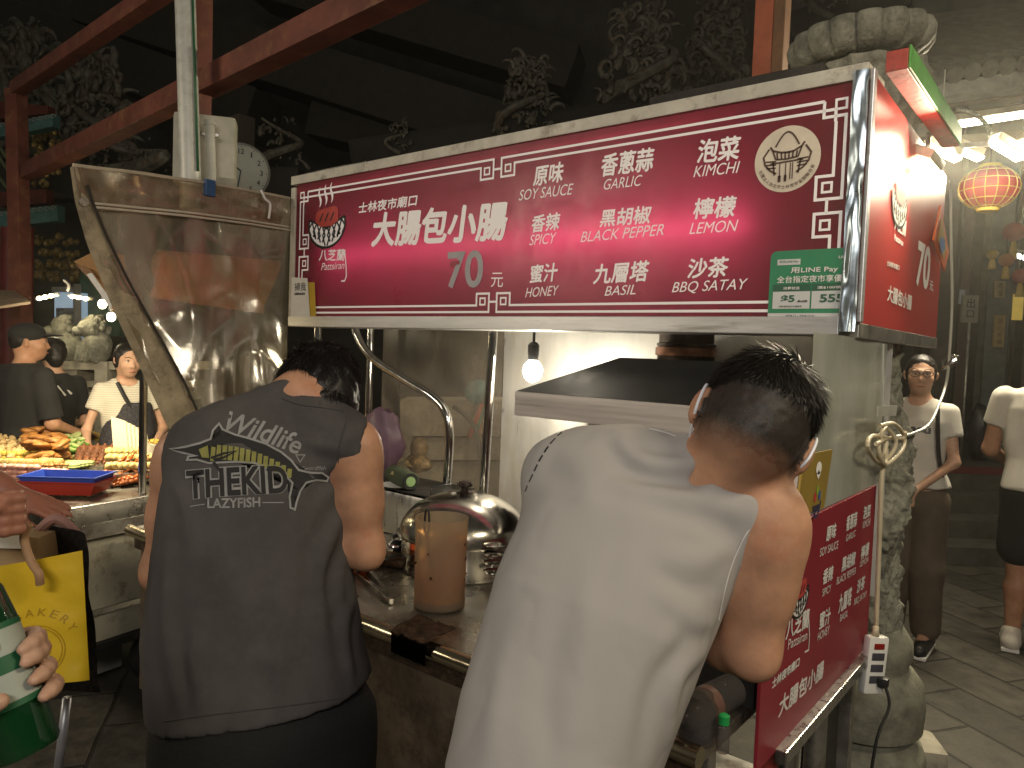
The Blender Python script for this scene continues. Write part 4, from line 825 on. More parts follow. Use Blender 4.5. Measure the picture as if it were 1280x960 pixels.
# =================================================================== temple in the dark behind
def Rz(p, c): return p
back = thing('temple_hall', 'dark temple hall wall and roof filling the night behind the stall', 'temple', P(640, 480, 13))
wl = [P(-500, 430, 17), P(250, 430, 15), P(900, 430, 12.5), P(1165, 430, 12.5), P(1700, 430, 16)]
bm = B()
for a, b in zip(wl, wl[1:]):
    poly_prism(bm, [Vector((a.x, a.y, 0)), Vector((b.x, b.y, 0)), Vector((b.x, b.y, 11)), Vector((a.x, a.y, 11))], Vector((-.3, .4, 0)))
obj('hall_wall', bm, DARK, back, False)
# long dim roof timbers
for (a, b, d1, d2, w) in (((120, 10), (660, 180), 12, 10.5, .9), ((330, -20), (720, 95), 12, 11, .8), ((-20, 20), (330, 150), 12.5, 11.5, .9), ((400, 150), (900, 260), 11.5, 10.5, .8)):
    bm = B(); beam(bm, P(*a, d1), P(*b, d2), w, w*.8, .02); obj('roof_timber', bm, mat('dim_timber', (.06, .055, .045), .85), back, False)
def curl(bm, p, s, seed, n=9):
    rnd = random.Random(seed); pts = []; a = rnd.uniform(0, 6.28); d = Vector((cos(a), sin(a)*.4, rnd.uniform(.2, 1.2))).normalized(); q = Vector(p); turn = rnd.choice((-1, 1))*rnd.uniform(.7, 1.35)
    for i in range(n):
        pts.append(q.copy()); q = q+d*s*.16*(1-i/n*.6); d.rotate(Matrix.Rotation(turn*.55, 3, 'Y')); d.rotate(Matrix.Rotation(rnd.uniform(-.4, .4), 3, 'Z')); d.z += .05
    tube(bm, smooth_pts(pts, 2), [s*.15*(1-.85*i/(2*n-2)) for i in range(2*n-1)], 6)
ORN = mat('dim_glazed_ornament', (.15, .145, .115), .5, 0, .4, 14, dirt=(.12, .06, .03), dirt_amt=.4, dscale=8)
def ornament(label, x, y, d, w, h, n, seed):
    """roof ridge figure: a coiling dragon body with flames and scrolls rising around it"""
    c = P(x, y, d); rnd = random.Random(seed); k = d/FPX; W, H = w*k, h*k
    R = Vector((cos(HEAD), sin(HEAD), 0)); o = thing('roof_ornament', label, 'roof ornament', c)
    bm = B(); body = []
    for i in range(26):
        t = i/25; body.append(c+R*(W*.42*sin(t*5.5+seed)*(1-.4*t))+Vector((0, 0, H*(.04+.8*t)))+Vector((-R.y, R.x, 0))*W*.12*cos(t*9))
    tube(bm, smooth_pts(body, 2), [max(.01, W*.075*(1-.75*i/50)) for i in range(51)], 8); obj('dragon_body', bm, ORN, o)
    bm = B()
    for i in range(n):
        t = rnd.random()**.8; curl(bm, c+R*rnd.uniform(-.5, .5)*W*(1-.6*t)+Vector((0, 0, H*t*.85)), H*rnd.uniform(.13, .27), seed*100+i)
    obj('flame_scrolls', bm, ORN, o, sharp=None)
ornament('small dim scroll ornament on the roof ridge above the left half of the sign', 497, 192, 8.0, 40, 45, 22, 3)
ornament('dim flame shaped ridge ornament above the middle of the sign', 655, 172, 8.0, 85, 110, 110, 4)
ornament('tall dim dragon ornament on the roof ridge left of the red post', 800, 130, 8.0, 120, 140, 150, 5)
ornament('dim dragon ridge ornament just left of the orange red post', 895, 110, 8.3, 90, 130, 120, 8)
ornament('dim scroll ornament at the top right of the stone capital', 1030, 20, 8.5, 70, 60, 40, 9)
ornament('large dim dragon head ornament at the upper left eave', 30, 205, 9.0, 130, 190, 150, 6)
ornament('dim scaly ornament right of the upper left eave', 115, 215, 8.6, 110, 160, 130, 7)
ornament('dim curled ornament behind the white wall clock', 345, 215, 8.0, 90, 75, 30, 11)
ornament('dim flat scroll ornament between the pole and the red beam', 160, 215, 7.6, 150, 50, 40, 12)
# eave ridge beams carrying the ornaments
for (a, b, d1, d2, lab) in (((440, 198), (1000, 118), 8.2, 8.2, 'dark ridge beam under the roof ornaments behind the sign'), ((60, 232), (380, 232), 8.3, 8.0, 'dark curved roof ridge behind the grey pole'), ((980, 40), (1130, -5), 8.7, 8.7, 'dark ridge above the stone capital')):
    bm = B(); beam(bm, P(*a, d1), P(*b, d2), .3, .35, .05); prop(obj('roof_ridge', bm, mat('ridge_dark', (.035, .033, .028), .8), None, False), lab, 'roof ridge')
# left temple eave: painted fascias with scrolls, gold brackets, red posts
ev = thing('temple_eave', 'painted temple eave with turquoise scroll boards and gilt brackets at the far left', 'temple eave', P(30, 280, 8.0))
TURQ = mat('turquoise_paint', (.08, .20, .19), .6, var=.25, scale=10); BRED = mat('dull_red_paint', (.13, .028, .02), .6, var=.25); GILT = mat('dull_gilt', (.33, .23, .08), .45, .5, .4, 12)
for (pts, d, w) in ((((-30, 176), (38, 164), (38, 148), (-30, 160)), 7.6, 0), (((-30, 288), (72, 276), (72, 256), (-30, 268)), 7.4, 0), (((38, 164), (66, 158), (66, 142), (38, 148)), 7.6, 1), (((0, 240), (58, 236), (58, 254), (0, 258)), 7.5, 2), (((-20, 125), (60, 132), (60, 142), (-20, 150)), 7.7, 2)):
    bm = B(); poly_prism(bm, [P(*q, d) for q in pts], Vector((-.06, .09, 0))); obj('fascia_board', bm, BRED if w == 2 else TURQ, ev, False)
bm = B()
for i in range(9):
    for row, (y0, sl, d) in enumerate(((268, -.115, 7.37), (157, -.17, 7.57))):
        x = 2+i*8; pl = Plane(P(x, y0+sl*(x), d), _Rl, (0, 0, 1)); s = .03
        stroke(bm, pl, [(s*cos(t*.6)*(1-t*.08)+i*.0, s*sin(t*.6)*(1-t*.08)) for t in range(11)], .008, .0)
obj('painted_scrolls', bm, mat('pale_scroll_paint', (.36, .38, .34), .6), ev, False)
rnd = random.Random(5)
bm = B()
for i in range(90):
    x = rnd.uniform(45, 98); y = rnd.choice([300, 316, 330, 344])+rnd.uniform(-5, 5); p = P(x, y, 7.7+rnd.uniform(0, .6)); ell(bm, p, (.03, .03, .035), 7, 5, jit=.3, seed=i)
for i in range(60):
    x = rnd.uniform(42, 75); y = rnd.uniform(165, 235); p = P(x, y, 7.9+rnd.uniform(0, .6)); ell(bm, p, (.025, .03, .035), 7, 5, jit=.3, seed=i)
o = obj('gilt_brackets', bm, GILT, ev); o['kind'] = 'stuff'
bm = B()
for k, (x0, y0, x1, y1, x2, y2) in enumerate(((-5, 190, 12, 215, 34, 228), (-5, 215, 10, 236, 32, 250), (-5, 178, 16, 206, 36, 216))): tube(bm, smooth_pts([P(x0, y0, 7.3), P(x1, y1, 7.3), P(x2, y2, 7.3)], 6), .016, 8)
obj('roof_ribs', bm, mat('mossy_rib', (.12, .15, .07), .6), ev)
for (x, w, d, lab) in ((14, .18, 7.0, 'dark red temple pillar behind the left awning'), (34, .1, 6.9, 'thin red pillar beside the rusty frame post')):
    p = P(x, 380, d); bm = B(); tube(bm, [(p.x, p.y, 0), (p.x, p.y, 2.62)], w/2, 16); prop(obj('temple_pillar', bm, mat('pillar_red', (.20, .03, .025), .45, var=.2)), lab, 'pillar')
# striped awning edge at the far left
bm = B(); poly_prism(bm, [P(*q) for q in ((-40, 392, 5.2), (38, 380, 5.5), (18, 366, 6.2), (-40, 364, 6.2))], Vector((0, 0, .02))); prop(obj('tan_awning', bm, mat('tan_awning', (.34, .25, .17), .7, var=.3, scale=5, stretch=(6, 1, 1)), None, False), 'tan striped awning edge at the far left', 'awning')
# LED lamp bars over the shop
for (x0, y0, x1, y1, lab) in ((45, 374, 73, 368, 'left LED light bar above the lit doorway'), (86, 369, 116, 374, 'right LED light bar above the lit doorway')):
    t = thing('led_bar', lab, 'lamp', P((x0+x1)/2, (y0+y1)/2, 5.6)); a, b = P(x0, y0, 5.6), P(x1, y1, 5.6)
    bm = B(); tube(bm, [a, b], .014, 8); obj('bar_housing', bm, CREAM, t)
    bm = B()
    for q in (.25, .5, .78): ell(bm, a.lerp(b, q)+Vector((.015, -.02, -.004)), (.026, .018, .016), 10, 6)
    obj('led_cluster', bm, glow('led_warm', (1, .86, .5), 22), t)
point('led_light', P(80, 380, 5.5), 5, (1, .86, .55), .05)
bm = B(); tube(bm, smooth_pts([P(80, 350, 5.6), P(86, 356, 5.6), P(84, 364, 5.6)], 5), .012, 8); prop(obj('lamp_bracket', bm, OLDSTEEL), 'curved metal bracket between the two LED bars', 'bracket')
# lit doorway behind
dw = thing('shop_doorway', 'bluish lit shop doorway with a white frame behind the stone lions', 'doorway', P(85, 400, 9))
bm = B(); poly_prism(bm, [P(*q, 9.0) for q in ((68, 365), (92, 365), (92, 425), (68, 425))], Vector((-.1, .2, 0))); obj('lit_opening', bm, glow('doorway_light', (.55, .75, .95), .3), dw, False)
bm = B(); beam(bm, P(96, 355, 8.9), P(97, 425, 8.9), .07, .07); beam(bm, P(66, 362, 8.9), P(100, 362, 8.9), .05, .06); obj('door_frame', bm, mat('white_frame', (.5, .5, .47), .5), dw, False)
bm = B()
for i in range(7): beam(bm, P(72+i*3, 385, 8.95), P(72+i*3, 420, 8.95), .03, .03)
obj('shelf_goods', bm, mat('shop_goods', (.3, .33, .36), .6, var=.6, scale=20), dw, False)
bm = B(); poly_prism(bm, [P(*q, 9.3) for q in ((100, 340), (150, 340), (150, 420), (100, 420))], Vector((-.1, .2, 0))); prop(obj('green_wall', bm, mat('green_plaster', (.08, .16, .09), .8, var=.3, scale=3), None, False), 'green lit wall right of the bluish doorway', 'wall')  # wall in mottled green plaster
# stone lions and balustrade
def lion(x, y, d, label, seed):
    c = P(x, y, d); k = d/FPX; t = thing('stone_lion', label, 'statue', c); rnd = random.Random(seed)
    bm = B(); ell(bm, c+Vector((0, 0, 18*k)), (17*k, 17*k, 22*k), 20, 14, jit=.25, seed=seed); ell(bm, c+Vector((-4*k, -6*k, 42*k)), (14*k, 14*k, 13*k), 18, 12, jit=.25, seed=seed+2); ell(bm, c+Vector((-8*k, -18*k, 38*k)), (7*k, 8*k, 6*k), 12, 8)
    for s in (-1, 1): tube(bm, [c+Vector((s*8*k-4*k, -12*k, 26*k)), c+Vector((s*9*k-4*k, -17*k, 0))], [6*k, 5*k], 8)
    obj('lion_body', bm, STONE, t)
    bm = B()
    for i in range(26):
        a = rnd.uniform(0, 6.28); b = rnd.uniform(-.4, 1.3); p = c+Vector((-3*k, -2*k, 42*k))+Vector((cos(a)*cos(b), sin(a)*cos(b)+.15, sin(b)))*14*k; ell(bm, p, (3.8*k, 3.8*k, 3.8*k), 7, 5)
    obj('lion_mane', bm, STONE, t)
lion(85, 452, 5.9, 'stone lion with curled mane left of the vendor on the balustrade', 2)
lion(121, 452, 5.75, 'stone lion on the balustrade right behind the vendor', 5)
bl = thing('stone_balustrade', 'pale carved stone balustrade behind the vendor and the fried food', 'balustrade', P(130, 540, 5.9))
def bblock(x0, x1, y0, y1, d, m, nm, th=.2):
    pts = [P(x0, y1, d), P(x1, y1, d), P(x1, y0, d), P(x0, y0, d)]; bm = B(); poly_prism(bm, pts, (_F0+Vector((0, 0, 0)))*th); obj(nm, bm, m, bl, False)
bblock(78, 96, 452, 580, 5.75, PALESTONE, 'post', .25); bblock(118, 134, 452, 580, 5.7, PALESTONE, 'post', .25)
bblock(60, 260, 452, 462, 5.72, PALESTONE, 'top_rail', .22); bblock(84, 240, 476, 484, 5.85, PALESTONE, 'middle_rail'); bblock(86, 240, 490, 500, 5.83, PALESTONE, 'middle_rail')
bblock(40, 240, 452, 600, 6.2, mat('dark_stone', (.13, .12, .095), .9, bump=.5), 'back_panel', .06); bblock(94, 118, 502, 511, 5.86, mat('red_inlay', (.15, .03, .02), .6), 'red_inlay'); bblock(95, 240, 512, 560, 5.87, STONE, 'carved_panel')  # back panel in a darker stone tone than the rails
# stone blocks, bags seen through the clear sheet behind the counter
bk = thing('stone_wall', 'pale stone block wall seen through the clear sheet behind the counter', 'wall', P(590, 560, 4.2))
for i, (x0, x1, y0, y1) in enumerate(((500, 650, 500, 545), (520, 660, 547, 575), (480, 650, 577, 640), (440, 520, 545, 640))):
    bm = B(); poly_prism(bm, [P(x0, y1, 4.3+.05*i), P(x1, y1, 4.3+.05*i), P(x1, y0, 4.3+.05*i), P(x0, y0, 4.3+.05*i)], _F0*.3); obj('stone_block', bm, PALESTONE, bk, False)
bm = B(); c = P(478, 555, 3.95); ell(bm, c, (.12, .1, .19), 18, 12, jit=.35, seed=4); prop(obj('purple_bag', bm, mat('purple_plastic', (.10, .055, .085), .5, var=.25)), 'crumpled purple plastic bag behind the clear sheet', 'bag')
bm = B(); c = P(524, 560, 4.0); ell(bm, c, (.05, .05, .06), 14, 10); ell(bm, c+Vector((.0, 0, -.08)), (.075, .06, .05), 14, 10, jit=.3, seed=2); prop(obj('food_bag', bm, mat('yellowish_bag', (.42, .30, .14), .4, var=.4, scale=30)), 'clear bag of snacks behind the bent chrome post', 'bag')
bm = B(); c = P(597, 490, 4.1); ell(bm, c, (.075, .075, .07), 16, 12); prop(obj('teal_bowl', bm, mat('teal_plastic', (.04, .20, .24), .4)), 'teal plastic tub behind the straight chrome post', 'tub')
ub = thing('folded_umbrella', 'folded red and green striped umbrella hung behind the clear sheet', 'umbrella', P(590, 530, 4.05))
for i, c in enumerate(((.4, .07, .05), (.05, .16, .08), (.42, .20, .08), (.03, .03, .04))):
    bm = B(); tube(bm, [P(604+i*5, 505, 4.05-i*.01), P(590+i*5, 548, 4.05-i*.01)], [.018, .03], 8); obj('umbrella_panel', bm, mat('umbrella_cloth', c, .6), ub)
bm = B(); tube(bm, smooth_pts([P(566, 508, 4.0), P(582, 520, 4.0), P(596, 540, 4.0), P(600, 575, 4.0)], 6), .012, 8); obj('umbrella_handle', bm, BLACK, ub)
# =================================================================== dragon column with lotus capital
cc = P(1096, 700, 2.84); CCX, CCY = cc.x+.012, cc.y
col = thing('dragon_column', 'carved stone dragon column with a lotus capital behind the right end of the stall', 'column', (CCX, CCY, 0))
def colshaft(z0, z1, r0, nz, nt, amp):
    bm = B(); V = []
    for i in range(nz+1):
        z = z0+(z1-z0)*i/nz; ring = []
        for j in range(nt):
            a = 2*pi*j/nt; p = Vector((cos(a)*.9, sin(a)*.9, z*3.2))
            n = mnoise.ridged_multi_fractal(p*1.5, .9, 2.1, 4, 1.0, 2.0)*.5
            hel = max(0, cos(a*1-z*5.2))**3; sc = .5+.5*sin(a*26+z*10)*sin(z*120)
            d = amp*(n*.5+hel*(.7+.16*sc)+.35*abs(mnoise.noise(p*4))+.22*abs(mnoise.noise(p*9)))
            ring.append(bm.verts.new(Vector((cos(a)*(r0+d), sin(a)*(r0+d), z))))
        V.append(ring)
    for i in range(nz):
        for j in range(nt): bm.faces.new((V[i][j], V[i][(j+1) % nt], V[i+1][(j+1) % nt], V[i+1][j]))
    bmesh.ops.translate(bm, vec=(CCX, CCY, 0), verts=bm.verts[:]); return bm
CZC = P(1070, 72, 2.85).z-.10
obj('carved_shaft', colshaft(.62, CZC-.3, .088, 520, 170, .074), STONE, col, sharp=None)
bm = B(); lathe(bm, [(.17, .0), (.18, .06), (.20, .1), (.205, .16), (.19, .21), (.15, .228), (.145, .25), (.195, .272), (.205, .36), (.2, .44), (.17, .485), (.15, .50), (.15, .52), (.165, .54), (.165, .60), (.13, .66)], 56, c=(CCX, CCY, 0)); obj('drum_base', bm, mat('smooth_drum_stone', (.21, .205, .155), .7, 0, .3, 10, bump=.5, bscale=120, dirt=(.08, .078, .055), dirt_amt=.35, dscale=6), col, sharp=50)
bm = B(); V = []
for i, (r, z) in enumerate(((.13, .03), (.19, .035), (.228, .055), (.250, .085), (.254, .115), (.243, .142), (.2, .155), (.1, .155))):
    ring = []
    for j in range(160):
        a = 2*pi*j/160; q = abs(cos(a*8)); rr = r*(1-.16*(1-q**.3)*(1 if i in (2, 3, 4, 5) else .3)); ring.append(bm.verts.new((CCX+rr*cos(a), CCY+rr*sin(a), CZC+z)))
    V.append(ring)
for i in range(len(V)-1):
    for j in range(160): bm.faces.new((V[i][j], V[i][(j+1) % 160], V[i+1][(j+1) % 160], V[i+1][j]))
bm.faces.new(V[-1]); bm.faces.new(V[0][::-1]); obj('lotus_capital', bm, STONE, col, sharp=None)
bm = B(); V = []
for i in range(50):
    t = i/49; z = CZC-.385+.39*t; ring = []
    for j in range(160):
        a = 2*pi*j/160; p = Vector((cos(a)*2.2, sin(a)*2.2, z*7)); r = .14+.075*sin(t*pi*.55)**2+.03*(mnoise.ridged_multi_fractal(p*.8, .9, 2, 3, 1, 2)-.8)-.05*max(0, cos(a*5+1))**6*sin(t*pi)**2
        ring.append(bm.verts.new((CCX+r*cos(a), CCY+r*sin(a), z)))
    V.append(ring)
for i in range(49):
    for j in range(160): bm.faces.new((V[i][j], V[i][(j+1) % 160], V[i+1][(j+1) % 160], V[i+1][j]))
obj('cloud_carving', bm, STONE, col, sharp=None)
lean = radians(3.9); col.rotation_mode = 'AXIS_ANGLE'; col.rotation_axis_angle = (-lean, _F0.x, _F0.y, 0)
sb = PZ(1143, 950, .05); bm = B(); box(bm, (sb.x, sb.y+.02, .065), (.18, .2, .13), .02, rz=.5); o = prop(obj('stone_block', bm, PALESTONE), 'small pale stone block on the ground beside the column base', 'stone block')
# =================================================================== cords at the right end of the stall
CORD = mat('cream_cable', (.58, .50, .34), .5)
kn = PX(1108, 552, XS+.02); st = PX(1095, 790, XS+.02)
cdt = thing('extension_cord', 'cream cable knotted on the stall corner and hanging down to the power strip', 'cable', kn)
bm = B(); tube(bm, smooth_pts([kn, PX(1102, 600, XS+.02), PX(1099, 680, XS+.02), PX(1096, 760, XS+.02), st], 8), .0075, 8); obj('cable_drop', bm, CORD, cdt)
bm = B()
for i, L_ in enumerate((((1112, 548), (1090, 545), (1085, 560), (1098, 578), (1112, 570), (1120, 552), (1108, 535), (1100, 545)), ((1100, 532), (1118, 530), (1130, 545), (1128, 562), (1112, 578), (1100, 580), (1098, 560)), ((1095, 555), (1110, 548), (1128, 548), (1132, 540)), ((1104, 540), (1098, 560), (1106, 580), (1108, 562)))):
    tube(bm, smooth_pts([PX(x, y, XS+.02+.008*((j+i) % 3)) for j, (x, y) in enumerate(L_)], 6), .0065, 8)
obj('cable_knot', bm, CORD, cdt)
bm = B(); tube(bm, smooth_pts([PX(1104, 430, XS+.01), PX(1103, 480, XS+.012), PX(1104, 535, XS+.02)], 6), .004, 6); obj('cable_rise', bm, mat('grey_cable', (.42, .42, .38), .4), cdt)
sc = PX(1092, 830, XS+.035); ps = thing('power_strip', 'white power strip with three dark sockets hanging from the cream cable', 'power strip', sc)
psx = Matrix.Rotation(radians(-38), 4, 'Z') @ Matrix.Rotation(radians(-4), 4, 'X')
dps = (sc-CAM).dot(_F); hh_ = 72/FPX*dps; ww_ = 26/FPX*dps*1.1
bm = B(); box(bm, sc, (.03, ww_, hh_), .008, psx); obj('strip_body', bm, WHITEP, ps)
bm = B(); tube(bm, [sc+Vector((0, 0, hh_*.5)), sc+Vector((0, 0, hh_*.5+.03))], [.012, .008], 10); obj('strain_relief', bm, CORD, ps)
bm = B(); box(bm, sc+psx.to_3x3() @ Vector((.0155, 0, hh_*.34)), (.004, ww_*.5, hh_*.1), .001, psx); obj('red_switch', bm, mat('red_rocker', (.25, .015, .01), .3), ps)
for i in range(3):
    bm = B(); box(bm, sc+psx.to_3x3() @ Vector((.0155, 0, hh_*(.16-.2*i))), (.004, ww_*.62, hh_*.13), .0018, psx); obj('socket', bm, mat('dark_socket', (.06, .06, .075), .35), ps)
bp3 = sc+Vector((.03, -.0, -.02-hh_*.16)); pg = thing('black_plug', 'black plug and cord pushed into the power strip sockets', 'plug', bp3)
bm = B(); box(bm, bp3, (.03, .03, .03), .006); obj('plug_body', bm, BLACK, pg)
bm = B(); tube(bm, smooth_pts([bp3+Vector((.01, -.01, -.01)), bp3+Vector((.03, -.05, -.05)), bp3+Vector((.02, -.14, -.12)), bp3+Vector((.01, -.17, -.3)), bp3+Vector((.0, -.2, -.5)), bp3+Vector((-.01, -.2, -.72))], 6), .005, 6); obj('plug_cord', bm, BLACK, pg)
# hanging cable with a coil, further back
hc = thing('hanging_cable', 'thin grey cable with a shiny clip hanging right of the side sign', 'cable', P(1186, 450, 3.3))
bm = B(); tube(bm, smooth_pts([P(1188, 225, 3.4), P(1189, 300, 3.4), P(1190, 380, 3.35), P(1187, 440, 3.3), P(1183, 478, 3.2), P(1172, 510, 3.0), P(1160, 532, 2.8), P(1138, 543, 2.7), P(1120, 546, 2.65)], 6), .006, 8); obj('cable', bm, mat('grey_flex', (.40, .39, .33), .4), hc)
bm = B(); c = P(1187, 453, 3.28)
for i in range(4): tube(bm, smooth_pts([c+Vector((cos(a+i)*.03, sin(a+i)*.02, sin(a*1.3+i)*.03)) for a in [j*.8 for j in range(8)]], 4), .006, 6)
obj('metal_clip', bm, CHROME, hc)
# =================================================================== temple court on the right
zf = .62
RED_C = mat('red_carpet', (.14, .022, .02), .9)
STEPM = mat('worn_step_stone', (.075, .07, .058), .85, 0, .25, 5, bump=.6, bscale=30)
e1 = _Rl; e0 = _F0
sp0 = P(1190, 610, 6.1); sp0.z = 0
def step_pt(a, b, z): return sp0+e1*a+e0*b+Vector((0, 0, z))
for i in range(4):
    z0, z1 = i*.155, (i+1)*.155
    bm = B(); poly_prism(bm, [step_pt(-1.2, i*.33, z0), step_pt(6, i*.33, z0), step_pt(6, i*.33, z1), step_pt(-1.2, i*.33, z1)], e0*(.329 if i < 3 else 8)); setting('temple_step', bm, STEPM)
bm = B(); bm.faces.new([bm.verts.new(step_pt(a, b, .625)) for a, b in ((-.3, 1.0), (6, 1.0), (6, 1.5), (-.3, 1.5))]); o = setting('red_carpet', bm, RED_C)
def rt_(x, y, d): return P(x, y, d)
court = thing('temple_gate_hall', 'dark temple front with timber doors and posts beyond the steps', 'temple', P(1230, 470, 9.5))
bm = B()
a = P(1150, 470, 12.0); b = P(1500, 470, 12.0); poly_prism(bm, [Vector((a.x, a.y, .6)), Vector((b.x, b.y, .6)), Vector((b.x, b.y, 6)), Vector((a.x, a.y, 6))], e0*.2); obj('back_wall', bm, mat('brown_dark_wall', (.045, .034, .024), .8, var=.3), court, False)
for (x, d, w, c) in ((1178, 8.8, .22, (.05, .04, .03)), (1246, 9.0, .24, (.06, .075, .07)), (1262, 10.4, .1, (.07, .04, .03)), (1300, 8.6, .3, (.07, .05, .035)), (1203, 10.6, .12, (.08, .04, .03)), (1226, 9.4, .08, (.10, .09, .07))):
    p = P(x, 430, d); bm = B(); box2(bm, (p.x-w/2, p.y-w/2, .6), (p.x+w/2, p.y+w/2, 5), .01); obj('post', bm, mat('court_post', c, .6, var=.25), court, False)
bm = B(); poly_prism(bm, [P(*q) for q in ((1120, 118, 8.0), (1420, 68, 8.0), (1420, 205, 12.0), (1120, 235, 12.0))], Vector((0, 0, .08))); obj('ceiling', bm, mat('court_ceiling', (.13, .115, .08), .8, var=.2), court, False)
for (a, b) in (((1150, 133), (1400, 100)), ((1150, 150), (1400, 122)), ((1130, 180), (1400, 160))):
    bm = B(); beam(bm, P(*a, 8.3), P(*b, 8.3), .09, .09, .005); obj('ceiling_beam', bm, mat('court_beam', (.17, .14, .09), .7), court, False)
# eave with round tile ends
te = thing('tile_eave', 'grey tiled temple eave with rounded tile ends at the upper right', 'roof eave', P(1220, 90, 7.2))
bm = B(); poly_prism(bm, [P(*q, 7.2) for q in ((1150, 108), (1420, 66), (1420, 88), (1150, 124))], e0*.3); obj('eave_board', bm, mat('grey_eave', (.33, .33, .29), .7, var=.2), te, False)
bm = B()
for i in range(12):
    a = P(1150+i*22, 100-i*3.5, 7.15); tube(bm, [a, a+e0*1.8+Vector((0, 0, .75))], .085, 12)
obj('tile_rolls', bm, mat('grey_tiles', (.12, .115, .095), .7, var=.35, scale=8), te)
bm = B(); poly_prism(bm, [P(*q) for q in ((1150, 102, 7.3), (1420, 60, 7.3), (1420, -20, 9.0), (1150, 20, 9.0))], Vector((0, 0, -.04))); obj('tile_bed', bm, mat('tile_bed', (.08, .075, .06), .8, var=.3), te, False)
# tube lamp and LED floodlights
def strip(name, label, a, b, r, s, c=(1, .94, .72), w=None, house=True):
    t = thing(name, label, 'lamp', a.lerp(b, .5)); bm = B(); tube(bm, [a, b], r, 10); obj('lit_tube', bm, glow('strip_light', c, s), t)
    if house: bm = B(); beam(bm, a+Vector((0, 0, r*2.2)), b+Vector((0, 0, r*2.2)), r*3, r*2, .003); obj('lamp_housing', bm, CREAM, t, False)
    return t
strip('fluorescent_lamp', 'long bright fluorescent tube under the temple eave at the right', P(1178, 159, 6.8), P(1290, 142, 6.8), .028, 16)
strip('small_tube_lamp', 'short white tube lamp glimpsed inside the temple at the right edge', P(1268, 319, 9.6), P(1295, 327, 9.6), .025, 8, (.9, .97, 1))
for k, (a, b, d) in enumerate((((1160, 183), (1198, 200), 4.4), ((1193, 185), (1226, 199), 4.7), ((1243, 179), (1276, 199), 4.2), ((1274, 178), (1310, 197), 4.5))):
    lab = ['first LED floodlight right of the cream flood lamp', 'second LED floodlight right of the cream flood lamp', 'LED floodlight straight above the red paper lantern right side', 'LED floodlight cut by the right edge of the photo'][k]
    pa, pb = P(*a, d), P(*b, d); t = thing('led_floodlight', lab, 'lamp', pa.lerp(pb, .5))
    bm = B(); beam(bm, pa, pb, .075, .02, .004); obj('led_panel', bm, glow('flood_led', (1, .93, .70), 11), t, False)
    bm = B(); beam(bm, pa+Vector((0, 0, .035)), pb+Vector((0, 0, .035)), .09, .045, .006); obj('lamp_housing', bm, CREAM, t, False)
bm = B(); beam(bm, P(1150, 186, 4.62), P(1340, 172, 4.62), .03, .03); prop(obj('lamp_rail', bm, OLDSTEEL, None, False), 'metal rail carrying the row of LED floodlights', 'rail')
area('flood_bank', P(1225, 196, 4.3), P(1000, 620, 1.0), .9, .25, 115, (1, .88, .62), 170)
area('flood_bank', P(1260, 196, 4.4), P(1230, 800, 5.0), .9, .25, 36, (1, .88, .66), 170)
# flexible conduit
bm = B(); tube(bm, [p for p in smooth_pts([P(1195, 137, 4.6), P(1212, 140, 4.6), P(1228, 150, 4.6), P(1238, 166, 4.6), P(1238, 182, 4.6)], 12)], [.016 if i % 2 else .012 for i in range(49)], 10); prop(obj('flex_conduit', bm, mat('silver_conduit', (.45, .45, .4), .35, .8)), 'corrugated silver conduit curving down to the floodlights', 'conduit')
bm = B(); c = P(1179, 128, 4.6); ell(bm, c, (.02, .02, .03), 12, 8); tube(bm, [c, c+Vector((0, 0, .2))], .004, 6); prop(obj('camera_dome', bm, GALV), 'small hanging hook fitting above the floodlights', 'fitting')
# red paper lantern
ln = P(1236, 235, 5.0); k = 5.0/FPX; lt = thing('paper_lantern', 'round red and gold paper lantern hanging below the floodlights', 'lantern', ln)
bm = B(); prof = [(33*k*max(.35, cos(a)), 27*k*sin(a)) for a in [(-pi/2+.35)+i*(pi-.7)/16 for i in range(17)]]; V = lathe(bm, prof, 32, c=ln)
m = mat('red_lantern_paper', (.22, .018, .012), .5, var=.3, scale=7, dirt=(.34, .14, .03), dirt_amt=.2, dscale=6, emit=(.8, .12, .03), estr=.10); obj('paper_globe', bm, m, lt)
bm = B()
for j in range(16):
    a = j*pi/8; tube(bm, [ln+Vector((cos(a)*r*1.01, sin(a)*r*1.01, z)) for r, z in prof], .004, 5)
for (r, z) in prof[1::3]: tube(bm, [ln+Vector((cos(a)*r*1.012, sin(a)*r*1.012, z)) for a in [j*pi/16 for j in range(32)]], .0035, 5, closed=True)
obj('wire_ribs', bm, mat('gold_wire', (.42, .28, .06), .4, .5), lt)
bm = B()
for s in (-1, 1): lathe(bm, [(12*k, -3*k), (13*k, 0), (12*k, 3*k)], 20, c=ln+Vector((0, 0, s*26*k)))
obj('lantern_caps', bm, mat('yellow_cap', (.55, .36, .06), .5), lt)
bm = B(); tube(bm, [ln+Vector((0, 0, 27*k)), ln+Vector((0, 0, 60*k))], .004, 6); obj('hanger', bm, BLACK, lt)
labs = ['small red lantern at the right edge, highest of those inside the temple', 'small orange lantern left of the temple tube lamp', 'small red lantern just right of the grey temple post', 'yellow tasselled lantern beside the exit sign pillar']
